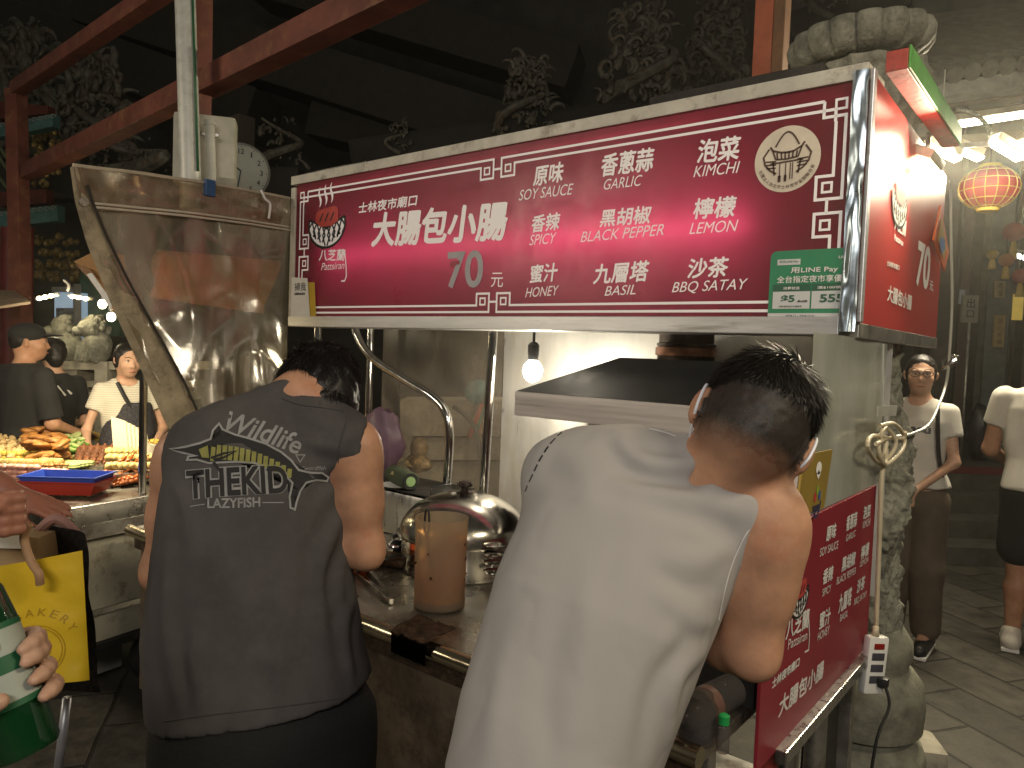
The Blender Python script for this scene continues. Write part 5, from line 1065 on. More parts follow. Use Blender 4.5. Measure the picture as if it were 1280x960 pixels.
for i, (x, y, r, c) in enumerate(((1268, 290, 13, (.22, .025, .02)), (1258, 325, 9, (.25, .08, .02)), (1276, 345, 10, (.22, .03, .02)), (1241, 318, 7, (.25, .16, .03)))):
    p = P(x, y, 8.4); k = 8.4/FPX; t = thing('temple_lantern', labs[i], 'lantern', p)
    bm = B(); ell(bm, p, (r*k, r*k, r*k*.9), 18, 12); obj('paper_globe', bm, mat('lantern_paper', c, .6, var=.2, emit=c, estr=.06), t)
    bm = B(); tube(bm, [p-Vector((0, 0, r*k*.85)), p-Vector((0, 0, r*k*1.2)), p-Vector((0, 0, r*k*2.6))], [.02, .03, .045], 10); obj('tassel', bm, mat('tassel', (.5, .33, .06), .7), t)
    bm = B(); tube(bm, [p+Vector((0, 0, r*k*.85)), p+Vector((0, 0, r*k*3))], .008, 6); obj('hanger', bm, BLACK, t)
# exit sign on a pole, plaques, extinguisher, planter
EXB = P(1213, 386, 7.6); ex = thing('exit_sign', 'grey exit sign plate on a thin pole in front of the temple', 'sign', (EXB.x, EXB.y, .62))
PE = Plane(EXB, _Rl, (0, 0, 1)); k = 7.6/FPX
bm = B(); poly_prism(bm, [PE.at(a*k, b*k) for a, b in ((-10, -17), (10, -17), (10, 17), (-10, 17))], e0*.03); flat('plate', bm, mat('dull_plate', (.20, .19, .16), .6), ex)
bm = B(); text_fit(bm, PE, '出', -5*k, 1*k, 5*k, 13*k, .004, .02); text_fit(bm, PE, '口', -4.5*k, -11*k, 4.5*k, -2*k, .004, .02); flat('lettering', bm, BLACK, ex)
bm = B(); tube(bm, [(EXB.x, EXB.y, .62), EXB+Vector((0, .0, -17*k))], .012, 8); obj('pole', bm, OLDSTEEL, ex)
def plaque(lab, x0, y0, x1, y1, d, c, txt, e=0, name='plaque'):
    cpt = P((x0+x1)/2, (y0+y1)/2, d); t = thing(name, lab, 'plaque', cpt); pl = Plane(cpt, _Rl, (0, 0, 1)); k = d/FPX; w, h = (x1-x0)*k/2, (y1-y0)*k/2
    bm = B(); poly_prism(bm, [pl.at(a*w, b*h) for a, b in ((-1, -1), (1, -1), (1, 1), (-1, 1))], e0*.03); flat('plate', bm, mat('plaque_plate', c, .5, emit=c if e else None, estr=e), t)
    if txt:
        bm = B(); n = len(txt)
        for i, q in enumerate(txt): text_fit(bm, pl, q, -w*.5, h*(.85-1.7*(i+1)/n)+h*.06, w*.5, h*(.85-1.7*i/n)-h*.06, .004, .01)
        flat('lettering', bm, mat('plaque_ink', (.10, .05, .02), .6), t)
plaque('small pale plaque on the grey temple post', 1244, 351, 1257, 372, 8.8, (.36, .28, .13), '香爐')
plaque('long yellow wooden plaque lower on the grey temple post', 1243, 394, 1256, 434, 8.75, (.38, .27, .11), '誠心祈福')
plaque('blue white notice on the left temple post', 1200, 362, 1206, 380, 8.6, (.32, .36, .46), '')
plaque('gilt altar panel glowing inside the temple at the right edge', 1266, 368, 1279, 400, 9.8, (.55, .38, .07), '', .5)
pt_ = P(1247, 452, 8.2); bm = B(); lathe(bm, [(.1, 0), (.2, .1), (.24, .18), (.22, .18), (.1, .1)], 24, c=Vector((pt_.x, pt_.y, .63))); prop(obj('stone_planter', bm, STONE), 'dark stone basin at the foot of the temple post', 'basin')
bm = B(); c = P(1230, 440, 8.0); ell(bm, Vector((c.x, c.y, .95)), (.12, .12, .3), 14, 10, jit=.2, seed=3); prop(obj('draped_statue', bm, DARKMETAL), 'dark draped figure right of the exit sign pole', 'statue')
# =================================================================== bodies: smooth-blended solids turned into one continuous mesh
def A3(v): return np.array(v, dtype=np.float32)
def _hash(ix, iy, iz):
    h = (ix*374761393+iy*668265263+iz*1274126177) & 0x7fffffff; h = ((h ^ (h >> 13))*1103515245) & 0x7fffffff
    return ((h ^ (h >> 16)) & 0xffff).astype(np.float32)/32768.0-1
def vnoise(p):
    i = np.floor(p).astype(np.int64); f = (p-i).astype(np.float32); f = f*f*(3-2*f); r = 0
    for dx in (0, 1):
        for dy in (0, 1):
            for dz in (0, 1):
                w = (f[:, 0] if dx else 1-f[:, 0])*(f[:, 1] if dy else 1-f[:, 1])*(f[:, 2] if dz else 1-f[:, 2])
                r = r+w*_hash(i[:, 0]+dx, i[:, 1]+dy, i[:, 2]+dz)
    return r
class Solid:
    def __init__(s): s.pr = []
    def add(s, fn, lo, hi, k=.03, op='u'): s.pr.append((fn, A3(lo), A3(hi), k, op)); return s
    def cap(s, a, b, ra, rb=None, k=.03, op='u'):
        rb = ra if rb is None else rb; a = A3(a); b = A3(b); ba = b-a; l2 = float(ba@ba)+1e-12
        def fn(p):
            t = np.clip(((p-a)@ba)/l2, 0, 1); return np.linalg.norm(p-a-t[:, None]*ba, axis=1)-(ra+(rb-ra)*t)
        m = max(ra, rb); return s.add(fn, np.minimum(a, b)-m, np.maximum(a, b)+m, k, op)
    def chain(s, pts, rs, k=.02):
        for i in range(len(pts)-1): s.cap(pts[i], pts[i+1], rs[i], rs[i+1], k)
        return s
    def ell(s, c, r, M=None, k=.03, op='u'):
        c = A3(c); r = A3(r); R = np.eye(3, dtype=np.float32) if M is None else np.array(M, dtype=np.float32)
        def fn(p):
            q = (p-c)@R; n1 = np.linalg.norm(q/r, axis=1); n2 = np.linalg.norm(q/(r*r), axis=1)+1e-9; return n1*(n1-1)/n2
        m = float(r.max()); return s.add(fn, c-m, c+m, k, op)
    def loft(s, O, R, Fw, W, secs, k=.03, op='u', e=2.3, off=0.0, capk=.02, taper=0.0):
        """sections (t, cx, cf, a, b) stacked along W"""
        O = A3(O); R = A3(R); Fw = A3(Fw); W = A3(W); S = np.array(secs, dtype=np.float32)
        def fn(p):
            q = p-O; t = q@W; cx = np.interp(t, S[:, 0], S[:, 1]); cf = np.interp(t, S[:, 0], S[:, 2]); a = np.interp(t, S[:, 0], S[:, 3])+off; b = np.interp(t, S[:, 0], S[:, 4])+off
            x = np.abs(q@R-cx)/a; y = np.abs(q@Fw-cf)/b
            d = ((x**e+y**e)**(1/e)-1)*np.minimum(a, b)
            c = np.maximum(S[0, 0]-off*.0-t, t-S[-1, 0]-off)
            h = np.maximum(capk-np.abs(d-c), 0)/capk
            return np.maximum(d, c)+h*h*capk/4
        P8 = []
        for (t, cx, cf, a, b) in secs:
            for sx in (-1, 1):
                for sf in (-1, 1): P8.append(O+R*(cx+sx*(a+off))+Fw*(cf+sf*(b+off))+W*(t+(off if t == secs[-1][0] else 0)))
        P8 = np.array(P8); return s.add(fn, P8.min(0)-.01, P8.max(0)+.01, k, op)
    def halfspace(s, c, n, lo, hi, k=.004):
        """cut away everything on the side n points to"""
        c = A3(c); n = A3(n)
        return s.add(lambda p: -((p-c)@n), lo, hi, k, 's')
    def mesh(s, h=.008, disp=None, iters=1, lo=None, hi=None):
        lo_ = np.min([q[1] for q in s.pr if q[4] == 'u'], axis=0)-4*h if lo is None else A3(lo)
        hi_ = np.max([q[2] for q in s.pr if q[4] == 'u'], axis=0)+4*h if hi is None else A3(hi)
        n = np.ceil((hi_-lo_)/h).astype(int)+1
        ax = [lo_[i]+h*np.arange(n[i], dtype=np.float32) for i in range(3)]
        Fd = np.full(n, .25, dtype=np.float32)
        def region(l, u):
            i0 = np.clip(np.floor((l-lo_)/h).astype(int), 0, n-1); i1 = np.clip(np.ceil((u-lo_)/h).astype(int)+1, 1, n); return tuple(slice(a, b) for a, b in zip(i0, i1))
        for fn, l, u, k, op in s.pr:
            sl = region(l-k-4*h, u+k+4*h)
            g = np.stack(np.meshgrid(*[ax[i][sl[i]] for i in range(3)], indexing='ij'), -1).reshape(-1, 3)
            if not len(g): continue
            d = fn(g).astype(np.float32).reshape(Fd[sl].shape); c = Fd[sl]
            if op == 'u': q = np.maximum(k-np.abs(c-d), 0)/k; Fd[sl] = np.minimum(c, d)-q*q*k/4
            else: d = -d; q = np.maximum(k-np.abs(c-d), 0)/k; Fd[sl] = np.maximum(c, d)+q*q*k/4
        if disp is not None:
            m = np.abs(Fd) < .06; ii = np.argwhere(m); Fd[m] += disp(lo_+ii*h).astype(np.float32)
        V, Q = surfnet(Fd, lo_, h)
        for _ in range(iters): V = relax(V, Q)
        return V, Q
def surfnet(F, o, h):
    nx, ny, nz = F.shape; ins = F < 0
    c = ins[:-1, :-1, :-1].astype(np.int8)
    for dx in (0, 1):
        for dy in (0, 1):
            for dz in (0, 1):
                if dx or dy or dz: c = c+ins[dx:nx-1+dx, dy:ny-1+dy, dz:nz-1+dz]
    act = (c > 0) & (c < 8); idx = np.full(act.shape, -1, dtype=np.int64); cells = np.argwhere(act); idx[act] = np.arange(len(cells))
    acc = np.zeros((len(cells), 3)); cnt = np.zeros(len(cells))
    cor = [(0, 0, 0), (1, 0, 0), (0, 1, 0), (1, 1, 0), (0, 0, 1), (1, 0, 1), (0, 1, 1), (1, 1, 1)]
    vals = [F[cells[:, 0]+a, cells[:, 1]+b, cells[:, 2]+d] for a, b, d in cor]
    for i in range(8):
        for ax in range(3):
            if cor[i][ax] == 0:
                j = i+(1, 2, 4)[ax]; va, vb = vals[i], vals[j]; m = (va < 0) != (vb < 0); t = np.where(m, va/np.where(m, va-vb, 1), 0)
                p = np.array(cor[i], dtype=float)[None, :].repeat(len(cells), 0); p[:, ax] += t; acc[m] += p[m]; cnt[m] += 1
    V = o+h*(cells+acc/np.maximum(cnt, 1)[:, None]); Q = []
    for ax in range(3):
        a1, a2 = (ax+1) % 3, (ax+2) % 3
        s0 = [slice(None)]*3; s1 = [slice(None)]*3; s0[ax] = slice(0, -1); s1[ax] = slice(1, None)
        A_, B_ = ins[tuple(s0)], ins[tuple(s1)]; e = np.argwhere(A_ != B_)
        e = e[(e[:, a1] > 0) & (e[:, a2] > 0) & (e[:, a1] < F.shape[a1]-1) & (e[:, a2] < F.shape[a2]-1)]
        if not len(e): continue
        def cell(d1, d2):
            q = e.copy(); q[:, a1] -= d1; q[:, a2] -= d2; return idx[q[:, 0], q[:, 1], q[:, 2]]
        q = np.stack([cell(1, 1), cell(0, 1), cell(0, 0), cell(1, 0)], 1); f = ~A_[e[:, 0], e[:, 1], e[:, 2]]; q[f] = q[f][:, ::-1]; Q.append(q)
    Q = np.concatenate(Q); Q = Q[(Q >= 0).all(1)]; return V, Q
def relax(V, Q):
    acc = np.zeros_like(V); n = np.zeros(len(V))
    for a in range(4):
        i, j = Q[:, a], Q[:, (a+1) % 4]
        np.add.at(acc, i, V[j]); np.add.at(n, i, 1); np.add.at(acc, j, V[i]); np.add.at(n, j, 1)
    return V*.5+.5*acc/np.maximum(n, 1)[:, None]
def solid_obj(name, sd, m, parent=None, h=.008, disp=None, iters=1, lo=None, hi=None):
    V, Q = sd.mesh(h, disp, iters, lo, hi); me = bpy.data.meshes.new(name)
    me.vertices.add(len(V)); me.vertices.foreach_set('co', V.astype(np.float32).ravel()); me.loops.add(Q.size); me.loops.foreach_set('vertex_index', Q.astype(np.int32).ravel())
    me.polygons.add(len(Q)); me.polygons.foreach_set('loop_start', np.arange(0, Q.size, 4, dtype=np.int32)); me.polygons.foreach_set('loop_total', np.full(len(Q), 4, dtype=np.int32)); me.update(calc_edges=True); me.validate()
    return link_mesh(name, me, m, parent, True)
# ------------------------------------------------------------------ human pieces
def skin_mat(name, c, scale=1.0):
    return mat(name, c, .48, 0, .12, 22, bump=.08, bscale=300, spec=.4, dirt=tuple(x*y for x, y in zip(c, (1.0, .72, .62))), dirt_amt=.28, dscale=9, sss=.12)
SKIN = skin_mat('warm_skin', (.44, .235, .14)); SKIN_F = skin_mat('light_skin', (.50, .30, .20)); LIP = mat('lips', (.36, .12, .10), .45)
HAIR = mat('black_hair', (.012, .010, .009), .46, 0, .35, 30, spec=.35); EYEW = mat('eye_white', (.7, .66, .6), .25); IRIS = mat('dark_iris', (.02, .012, .008), .15)
MASKW = mat('white_mask_loop', (.72, .74, .78), .8)
def head_solid(S, c, M, s=1.0, neck=None, nr=.055, face=True):
    """M: 3x3 matrix, columns right, forward, up of the head"""
    M = np.array(M, dtype=np.float32); c = A3(c)
    def at(x, f, u): return c+(M@A3((x, f, u)))*s
    S.ell(at(0, -.012, .028), (.075*s, .096*s, .085*s), M, .03)
    S.ell(at(0, .03, -.03), (.062*s, .066*s, .078*s), M, .035)
    S.ell(at(0, .055, -.085), (.036*s, .032*s, .030*s), M, .04)
    S.ell(at(0, -.03, -.03), (.062*s, .065*s, .06*s), M, .03)
    if face:
        S.cap(at(0, .092, .006), at(0, .113, -.032), .008*s, .0125*s, .016); S.ell(at(0, .103, -.036), (.018*s, .012*s, .010*s), M, .01)
        for q in (-1, 1):
            S.ell(at(q*.032, .098, .008), (.016*s, .012*s, .010*s), M, .014, 's'); S.ell(at(q*.032, .083, .006), (.0135*s, .012*s, .011*s), M, .006)
            S.ell(at(q*.042, .07, -.03), (.024*s, .02*s, .02*s), M, .03); S.cap(at(q*.012, .097, .022), at(q*.05, .086, .022), .006*s, .005*s, .016)
        S.ell(at(0, .094, -.066), (.022*s, .010*s, .0065*s), M, .008); S.ell(at(0, .091, -.077), (.018*s, .010*s, .0065*s), M, .008); S.ell(at(0, .105, -.0715), (.024*s, .006*s, .0018*s), M, .004, 's')
    for q in (-1, 1):
        ca, sa = cos(.55), sin(.55)*q; E = M @ A3([[ca, sa, 0], [-sa, ca, 0], [0, 0, 1]])
        S.ell(at(q*.083, -.012, -.002), (.0095*s, .019*s, .031*s), E, .006); S.ell(at(q*.077, .0, -.024), (.009*s, .010*s, .014*s), E, .008)
    if neck is not None: S.cap(at(0, -.025, -.055), neck, nr*s, nr*1.12*s, .035)
    return at
def eyes(at, M, s, parent, brow=True, lids=.5):
    for q in (-1, 1):
        bm = B(); ell(bm, at(q*.032, .0855, .006), (.0115*s, .0115*s, .0105*s), 14, 10); obj('eye', bm, EYEW, parent)
        bm = B(); ell(bm, at(q*.032, .0945, .0045), (.006*s, .0045*s, .006*s), 10, 8, Matrix(M.tolist())); obj('iris', bm, IRIS, parent)
        if brow: bm = B(); tube(bm, smooth_pts([at(q*.014, .103, .027), at(q*.034, .0995, .033), at(q*.053, .086, .027)], 4), [.0025*s]*5+[.0022*s]*4, 6); obj('eyebrow', bm, HAIR, parent)
        bm = B(); tube(bm, smooth_pts([at(q*.018, .0925, .006), at(q*.032, .0985, .0145), at(q*.047, .0895, .007)], 4), .0016*s, 5); obj('eyelid', bm, HAIR, parent)
    bm = B(); tube(bm, smooth_pts([at(-.022, .0985, -.071), at(0, .1045, -.0695), at(.022, .0985, -.071)], 5), [.0015*s, .003*s, .004*s, .0045*s, .0048*s, .005*s, .0048*s, .0045*s, .004*s, .003*s, .0015*s], 6); obj('lips', bm, LIP, parent)
def hand(S, wr, d, pn, s=1.0, curl=.5, thumb=1, spread=.0, fr=.0085, curls=None, tcurl=.4):
    """palm from wrist along d, pn = back-of-hand normal, thumb side = thumb * (d x pn)"""
    wr = Vector(wr); d = Vector(d).normalized(); pn = Vector(pn); pn = (pn-d*pn.dot(d)).normalized(); sd = d.cross(pn)*thumb
    pc = wr+d*.048*s; M = Matrix((sd, d, pn)).transposed(); S.ell(pc, (.040*s, .052*s, .016*s), np.array(M), .015); S.cap(wr-d*.01*s, wr+d*.03*s, .026*s, .024*s, .02)
    for i, (x, L) in enumerate(((.029, .072), (.010, .080), (-.010, .075), (-.028, .060))):
        cu = curls[i] if curls else curl
        p0 = wr+d*(.088-.004*abs(i-1))*s+sd*x*s; dd = (d+sd*spread*(x/.03)).normalized(); ang = cu*.9; pts = [p0-d*.03*s, p0]; q = p0.copy(); cur = dd.copy()
        for j, f in enumerate((.45, .30, .25)):
            ax = sd*thumb; cur = (Matrix.Rotation(-cu*(.75, .95, .7)[j]*1.0*thumb, 3, sd) @ cur); q = q+cur*L*f*s; pts.append(q.copy())
        S.chain(pts, [fr*s, fr*s*1.05, fr*s, fr*s*.92, fr*s*.8], .006)
    t0 = wr+d*.025*s+sd*.026*s; a = (d*.75+sd*.7-pn*tcurl).normalized(); t1 = t0+a*.045*s; b = (d*.95+sd*.15-pn*tcurl*1.2).normalized(); t2 = t1+b*.032*s; t3 = t2+(b-sd*.25).normalized()*.024*s
    S.chain([t0, t1, t2, t3], [fr*1.5*s, fr*1.15*s, fr*1.05*s, fr*.85*s], .012)
def strands(name, at, M, s, parent, n, accept, length, flow, rad=(.077, .098, .087), cen=(0, -.012, .028), w=.0011, seed=1, jit=.25, m=None, lift=.25, segs=3, curlv=0.0):
    """combed hair: each strand a thin tapering ribbon rooted on the scalp"""
    rnd = random.Random(seed); V = []; Fc = []; Mx = Matrix(M.tolist()); k = 0; tries = 0
    while k < n and tries < n*12:
        tries += 1; z = rnd.uniform(-1, 1); a = rnd.uniform(0, 6.2832); r = sqrt(1-z*z); u = Vector((r*cos(a), r*sin(a), z))
        q = (cen[0]+u.x*rad[0], cen[1]+u.y*rad[1], cen[2]+u.z*rad[2])
        if rnd.random() > accept(u): continue
        k += 1; nrm = Vector((u.x/rad[0], u.y/rad[1], u.z/rad[2])).normalized(); f = Vector(flow(u, rnd)); f = (f-nrm*f.dot(nrm)); 
        if f.length > 1e-4: f.normalize()
        L = length(u)*rnd.uniform(.7, 1.2); dirv = (f+nrm*lift+Vector((rnd.gauss(0, jit), rnd.gauss(0, jit), rnd.gauss(0, jit)))).normalized(); side = dirv.cross(nrm)
        if side.length < 1e-3: side = Vector((1, 0, 0))
        side = (side.normalized()+nrm*rnd.uniform(-.6, .6)).normalized(); p = Vector(q); base = len(V); ww = w*rnd.uniform(.7, 1.4)
        for i in range(segs+1):
            t = i/segs; wt = ww*(1-t)**.6 if i < segs else 0
            for sg in ((-1, 1) if i < segs else (0,)): V.append(Vector(at(*(p+side*sg*wt))))
            dirv = (dirv-nrm*.22*curlv+Vector((0, 0, -.05))+f*.12).normalized(); p = p+dirv*L/segs
        for i in range(segs-1): Fc.append((base+2*i, base+2*i+1, base+2*i+3, base+2*i+2))
        Fc.append((base+2*(segs-1), base+2*(segs-1)+1, base+2*segs))
    me = bpy.data.meshes.new(name); me.from_pydata([tuple(v) for v in V], [], Fc); return link_mesh(name, me, m or HAIR, parent, True)
def frame_cols(r, f, u):
    r = Vector(r).normalized(); u = Vector(u); u = (u-r*u.dot(r)).normalized(); f2 = u.cross(r)
    if f2.dot(Vector(f)) < 0: f2 = -f2
    return np.array([list(r), list(f2), list(u)], dtype=np.float32).T
def project_print(name, shirt, m, parent, frame_o, u, v, n, shapes, off=.0015, maxlen=.02):
    """lay flat artwork (built around a plane) on the cloth: every vertex is dropped along -n onto the shirt surface"""
    bm = shapes
    for _ in range(4):
        es = [e for e in bm.edges if e.calc_length() > maxlen]
        if not es: break
        bmesh.ops.subdivide_edges(bm, edges=es, cuts=1)
    bmesh.ops.triangulate(bm, faces=[f for f in bm.faces if len(f.verts) > 4])
    me = shirt.data; W = Vector(rootof(shirt).location)
    bv = BVHTree.FromPolygons([vv.co+W for vv in me.vertices], [tuple(p.vertices) for p in me.polygons])
    dead = []
    for vv in bm.verts:
        h = bv.ray_cast(vv.co+Vector(n)*.3, -Vector(n), .8)
        if h[0] is None: dead.append(vv)
        else: vv.co = h[0]+(h[1] if h[1].dot(Vector(n)) > 0 else -h[1])*off
    if dead: bmesh.ops.delete(bm, geom=dead, context='VERTS')
    return obj(name, bm, m, parent, smooth=True, sharp=None)
# =================================================================== the man in the grey tank top
def unit(v): return Vector(v).normalized()
UPZ = Vector((0, 0, 1))
def heading(a): return Vector((-sin(radians(a)), cos(radians(a)), 0))   # degrees left of +Y
def smooth2(pts, n): return [(v.x, v.y) for v in smooth_pts([(x, y, 0) for x, y in pts], n)]
def build_man(label, O, fw, lean, sh, sec_b, sec_s, hem_cut, joints, headc, headM, neckp, shirt_m, hs=1.0, disp=None, legs=True, vox=.007, arm_r=(.046, .040, .034, .026), hole=(.085, .085), holes_dir=None, shorts_m=None, hip=None, skin=SKIN, neckcut=None, nr=.048, ecc=2.3, folds=None, collar=.012, hem=None, strap=.0595):
    t = thing('person', label, 'person', (O[0], O[1], 0)); W = lean; R = fw.cross(UPZ).normalized(); R = (R-W*R.dot(W)).normalized(); Fw = W.cross(R).normalized()
    if Fw.dot(fw) < 0: Fw = -Fw
    S = Solid(); S.loft(O, R, Fw, W, sec_b, .03, e=2.2)
    at = head_solid(S, headc, headM, hs, None)
    S.cap(at(0, -.03, -.045), neckp, nr*hs, nr*1.08*hs, .03)
    tr0 = Vector(neckp)+(Vector(at(0, -.03, -.045))-Vector(neckp))*.05
    for sx in (-1, 1): S.cap(tr0, tr0.lerp(joints['sh'][sx], .85), .040, .034, .05)
    for sx in (-1, 1):
        sh_, el, wr, hd = joints['sh'][sx], joints['el'][sx], joints['wr'][sx], joints['hand'][sx]
        S.ell(sh_+(el-sh_)*.14, (arm_r[0]*1.10, arm_r[0]*1.10, arm_r[0]*1.25), None, .04)
        S.cap(sh_, sh_.lerp(el, .55), arm_r[0]*1.08, arm_r[1]*1.08, .03); S.cap(sh_.lerp(el, .5), el, arm_r[1]*1.05, arm_r[2], .03)
        S.cap(el, el.lerp(wr, .3), arm_r[2]*.98, arm_r[2]*1.04, .035); S.cap(el.lerp(wr, .3), wr, arm_r[2]*1.04, arm_r[3], .03); od = ((el-sh_).normalized()-(wr-el).normalized()).normalized(); S.ell(el+od*arm_r[2]*.72, (.016, .016, .016), None, .03)
        hand(S, wr, hd[0], hd[1], 1.0, hd[2] if len(hd) > 2 else .6, -sx)
    if legs:
        for sx in (-1, 1):
            hp, kn_, an = joints['hip'][sx], joints['kn'][sx], joints['an'][sx]
            S.cap(hp, kn_, .085, .058, .04); S.cap(kn_, kn_.lerp(an, .35), .056, .06, .03); S.cap(kn_.lerp(an, .35), an, .06, .04, .03); S.cap(an, Vector((an.x, an.y, .05))+fw*.14, .042, .035, .03)
    body = solid_obj('body', S, skin, t, vox)
    # shirt
    C = Solid(); C.loft(O, R, Fw, W, sec_s, .03, e=ecc, capk=.012)
    for sx in (-1, 1): C.cap(tr0-W*.0, tr0.lerp(joints['sh'][sx], 1.0), .050, strap, .05)
    for sx in joints['ho']:
        sh_, el = joints['sh'][sx], joints['el'][sx]; dr = (holes_dir[sx] if holes_dir else R*sx)
        C.cap(sh_+joints['ho'][sx][0], sh_+joints['ho'][sx][1], hole[0], hole[1], .012, 's')
    nb_ = Vector(at(0, -.03, -.045)); nd_ = (nb_-Vector(neckp)).normalized(); C.cap(Vector(neckp)+nd_*collar, nb_+nd_*.06, nr*hs*1.22, nr*hs*1.22, .012, 's')
    if hem: C.halfspace(hem[0], hem[1], A3(hem[0])-.45, A3(hem[0])+A3((.45, .45, .2)), .004)
    V0, Q0 = C.mesh(.016); bv0 = BVHTree.FromPolygons([Vector(v) for v in V0], [tuple(int(i) for i in q) for q in Q0]); FL = []
    for pts, amp, wd in folds or []:
        pl = [bv0.ray_cast(CAM, ray(*q).normalized(), 4)[0] for q in smooth2(pts, 4)]; pl = [A3(q) for q in pl if q is not None]
        if len(pl) > 1: FL.append((pl, amp, wd))
    def disp2(p):
        d = disp(p)
        for pl, amp, wd in FL:
            best = np.full(len(p), 1e9, dtype=np.float32); bt = np.zeros(len(p), dtype=np.float32); n = len(pl)-1
            for i in range(n):
                a, ba = pl[i], pl[i+1]-pl[i]; tt = np.clip(((p-a)@ba)/(ba@ba+1e-9), 0, 1); r = np.linalg.norm(p-a-tt[:, None]*ba, axis=1); m = r < best; best[m] = r[m]; bt[m] = (i+tt[m])/n
            d = d-amp*(np.exp(-(best/wd)**2)-.35*np.exp(-((best-2.0*wd)/wd)**2))*np.sin(np.clip(bt*.9+.05, 0, 1)*pi)**.7
        return d
    shirt = solid_obj('tank_top', C, shirt_m, t, vox*.85, disp2)
    return t, S, at, R, Fw, W, shirt, body
GREYCLOTH = mat('washed_grey_cotton', (.066, .060, .058), .92, 0, .16, 3.5, bump=.16, bscale=500, spec=.15, dirt=(.092, .086, .081), dirt_amt=.5, dscale=2.5)
WHITECLOTH = mat('white_jersey', (.335, .318, .30), .85, 0, .03, 4, bump=.10, bscale=500, spec=.2)
SHORTS = mat('black_shorts_cloth', (.007, .0065, .006), .85, 0, .2, 8, bump=.4, bscale=120)
# ---- joints read off the photo, then given real depths
dA = 1.47
Ofw = heading(50)
OA = P(333, 898, dA); OA = Vector(OA)
topA = P(368, 492, dA+.06)
Wa = unit(topA-OA); HgtA = (topA-OA).length
kA = dA/FPX
def secA(off):
    rows = []
    for (py, x0, x1, b, cf) in ((985, 198, 474, .156, 0), (900, 196, 472, .155, 0), (880, 195, 470, .153, 0), (800, 190, 454, .14, .0), (700, 194, 440, .13, .01), (620, 203, 436, .125, .015), (560, 214, 434, .115, .02), (525, 236, 430, .10, .03), (505, 275, 415, .085, .04), (490, 318, 400, .065, .05)):
        c = P((x0+x1)/2, py, dA+.04*(905-py)/400); t = (c-OA).dot(Wa); rows.append((t, (c-OA-Wa*t), (x1-x0)/2*kA*1.0+off, b+off, cf))
    return rows
Ra = Ofw.cross(UPZ).normalized(); Ra = (Ra-Wa*Ra.dot(Wa)).normalized(); Fa = Wa.cross(Ra).normalized()
if Fa.dot(Ofw) < 0: Fa = -Fa
def flatA(off, tmin=-9): return [(t, v.dot(Ra), v.dot(Fa)*.0+cf, a, b) for t, v, a, b, cf in secA(off) if t > tmin]
secs_s = flatA(0.0); secs_b = [(t, cx, cf, a-(.014 if t > .2 else .04), b-(.012 if t > .2 else .03)) for t, cx, cf, a, b in flatA(0.0)]
secs_b[0] = (secs_b[0][0]+.03, *secs_b[0][1:])
shA = {1: P(443, 556, dA+.03), -1: P(228, 566, dA+.08)}
elA = {1: P(457, 686, dA+.05), -1: P(200, 712, dA+.12)}
wrA = {1: P(412, 676, dA+.25), -1: P(262, 690, dA+.36)}
fA = Ofw
jA = dict(sh=shA, el=elA, wr=wrA, hand={1: (unit(fA-Ra*.4), UPZ, .5), -1: (unit(fA+Ra*.4), UPZ, .5)},
 ho={1: (Ra*.054, unit(elA[1]-shA[1])*.09+Ra*.060), -1: (-Ra*.05, unit(elA[-1]-shA[-1])*.10-Ra*.06)},
 hip={s: OA+Ra*s*.09+Vector((0, 0, -.02)) for s in (-1, 1)}, kn={s: Vector((OA.x, OA.y, .47))+Ra*s*.11+fA*.03 for s in (-1, 1)}, an={s: Vector((OA.x, OA.y, .08))+Ra*s*.12-fA*.02 for s in (-1, 1)})
hcA = P(395, 503, dA+.12)
headR = unit(Ra*.9+fA*.42-UPZ*.10); upA = unit(UPZ*.72+fA*.62+Ra*.22)
MA = frame_cols(headR, fA-UPZ*.6, upA)
def dispA(p):
    q = p*A3((9, 9, 3.0)); w = vnoise(p*4.0)*1.4
    return .0035*vnoise(np.stack([q[:, 0]+w, q[:, 1]-w, q[:, 2]], 1))+.0012*(1-np.abs(vnoise(p*A3((24, 24, 13))+w[:, None]*2)))**3+.0016*np.sin((p[:, 0]*30+p[:, 1]*22+p[:, 2]*20)+w*3)*np.clip(1.35-p[:, 2], 0, .5)*2
tA, SA, atA, Ra, Fa, Wa, shirtA, bodyA = build_man('man in a dark grey tank top with a marlin print bending over the counter', OA, Ofw, Wa, None, secs_b, secs_s, None, jA, hcA, MA, P(378, 500, dA+.07), GREYCLOTH, .98, dispA, hole=(.060, .074), collar=.042, hem=(P(333, 897, dA-.10), -unit((P(470, 886, dA-.08)-P(196, 910, dA-.08)).cross(fA)) if (P(470, 886, dA-.08)-P(196, 910, dA-.08)).cross(fA).z > 0 else unit((P(470, 886, dA-.08)-P(196, 910, dA-.08)).cross(fA))),
    neckcut=[(P(385, 478, dA+.10), (.075, .075, .05))], folds=[([(430, 640), (405, 690), (395, 740)], .009, .014), ([(440, 665), (415, 720), (420, 790)], -.008, .012), ([(455, 730), (432, 780), (440, 850)], .007, .012), ([(400, 700), (380, 790), (400, 880)], -.006, .016),
    ([(212, 690), (208, 780), (225, 880)], .007, .012), ([(235, 760), (228, 830), (240, 900)], -.006, .012), ([(430, 560), (395, 555), (350, 540)], .005, .012), ([(430, 590), (405, 605), (385, 630)], -.005, .012), ([(300, 700), (310, 800), (300, 890)], .004, .022), ([(215, 600), (235, 640), (240, 700)], .005, .014), ([(350, 740), (345, 820), (360, 890)], .004, .015)])
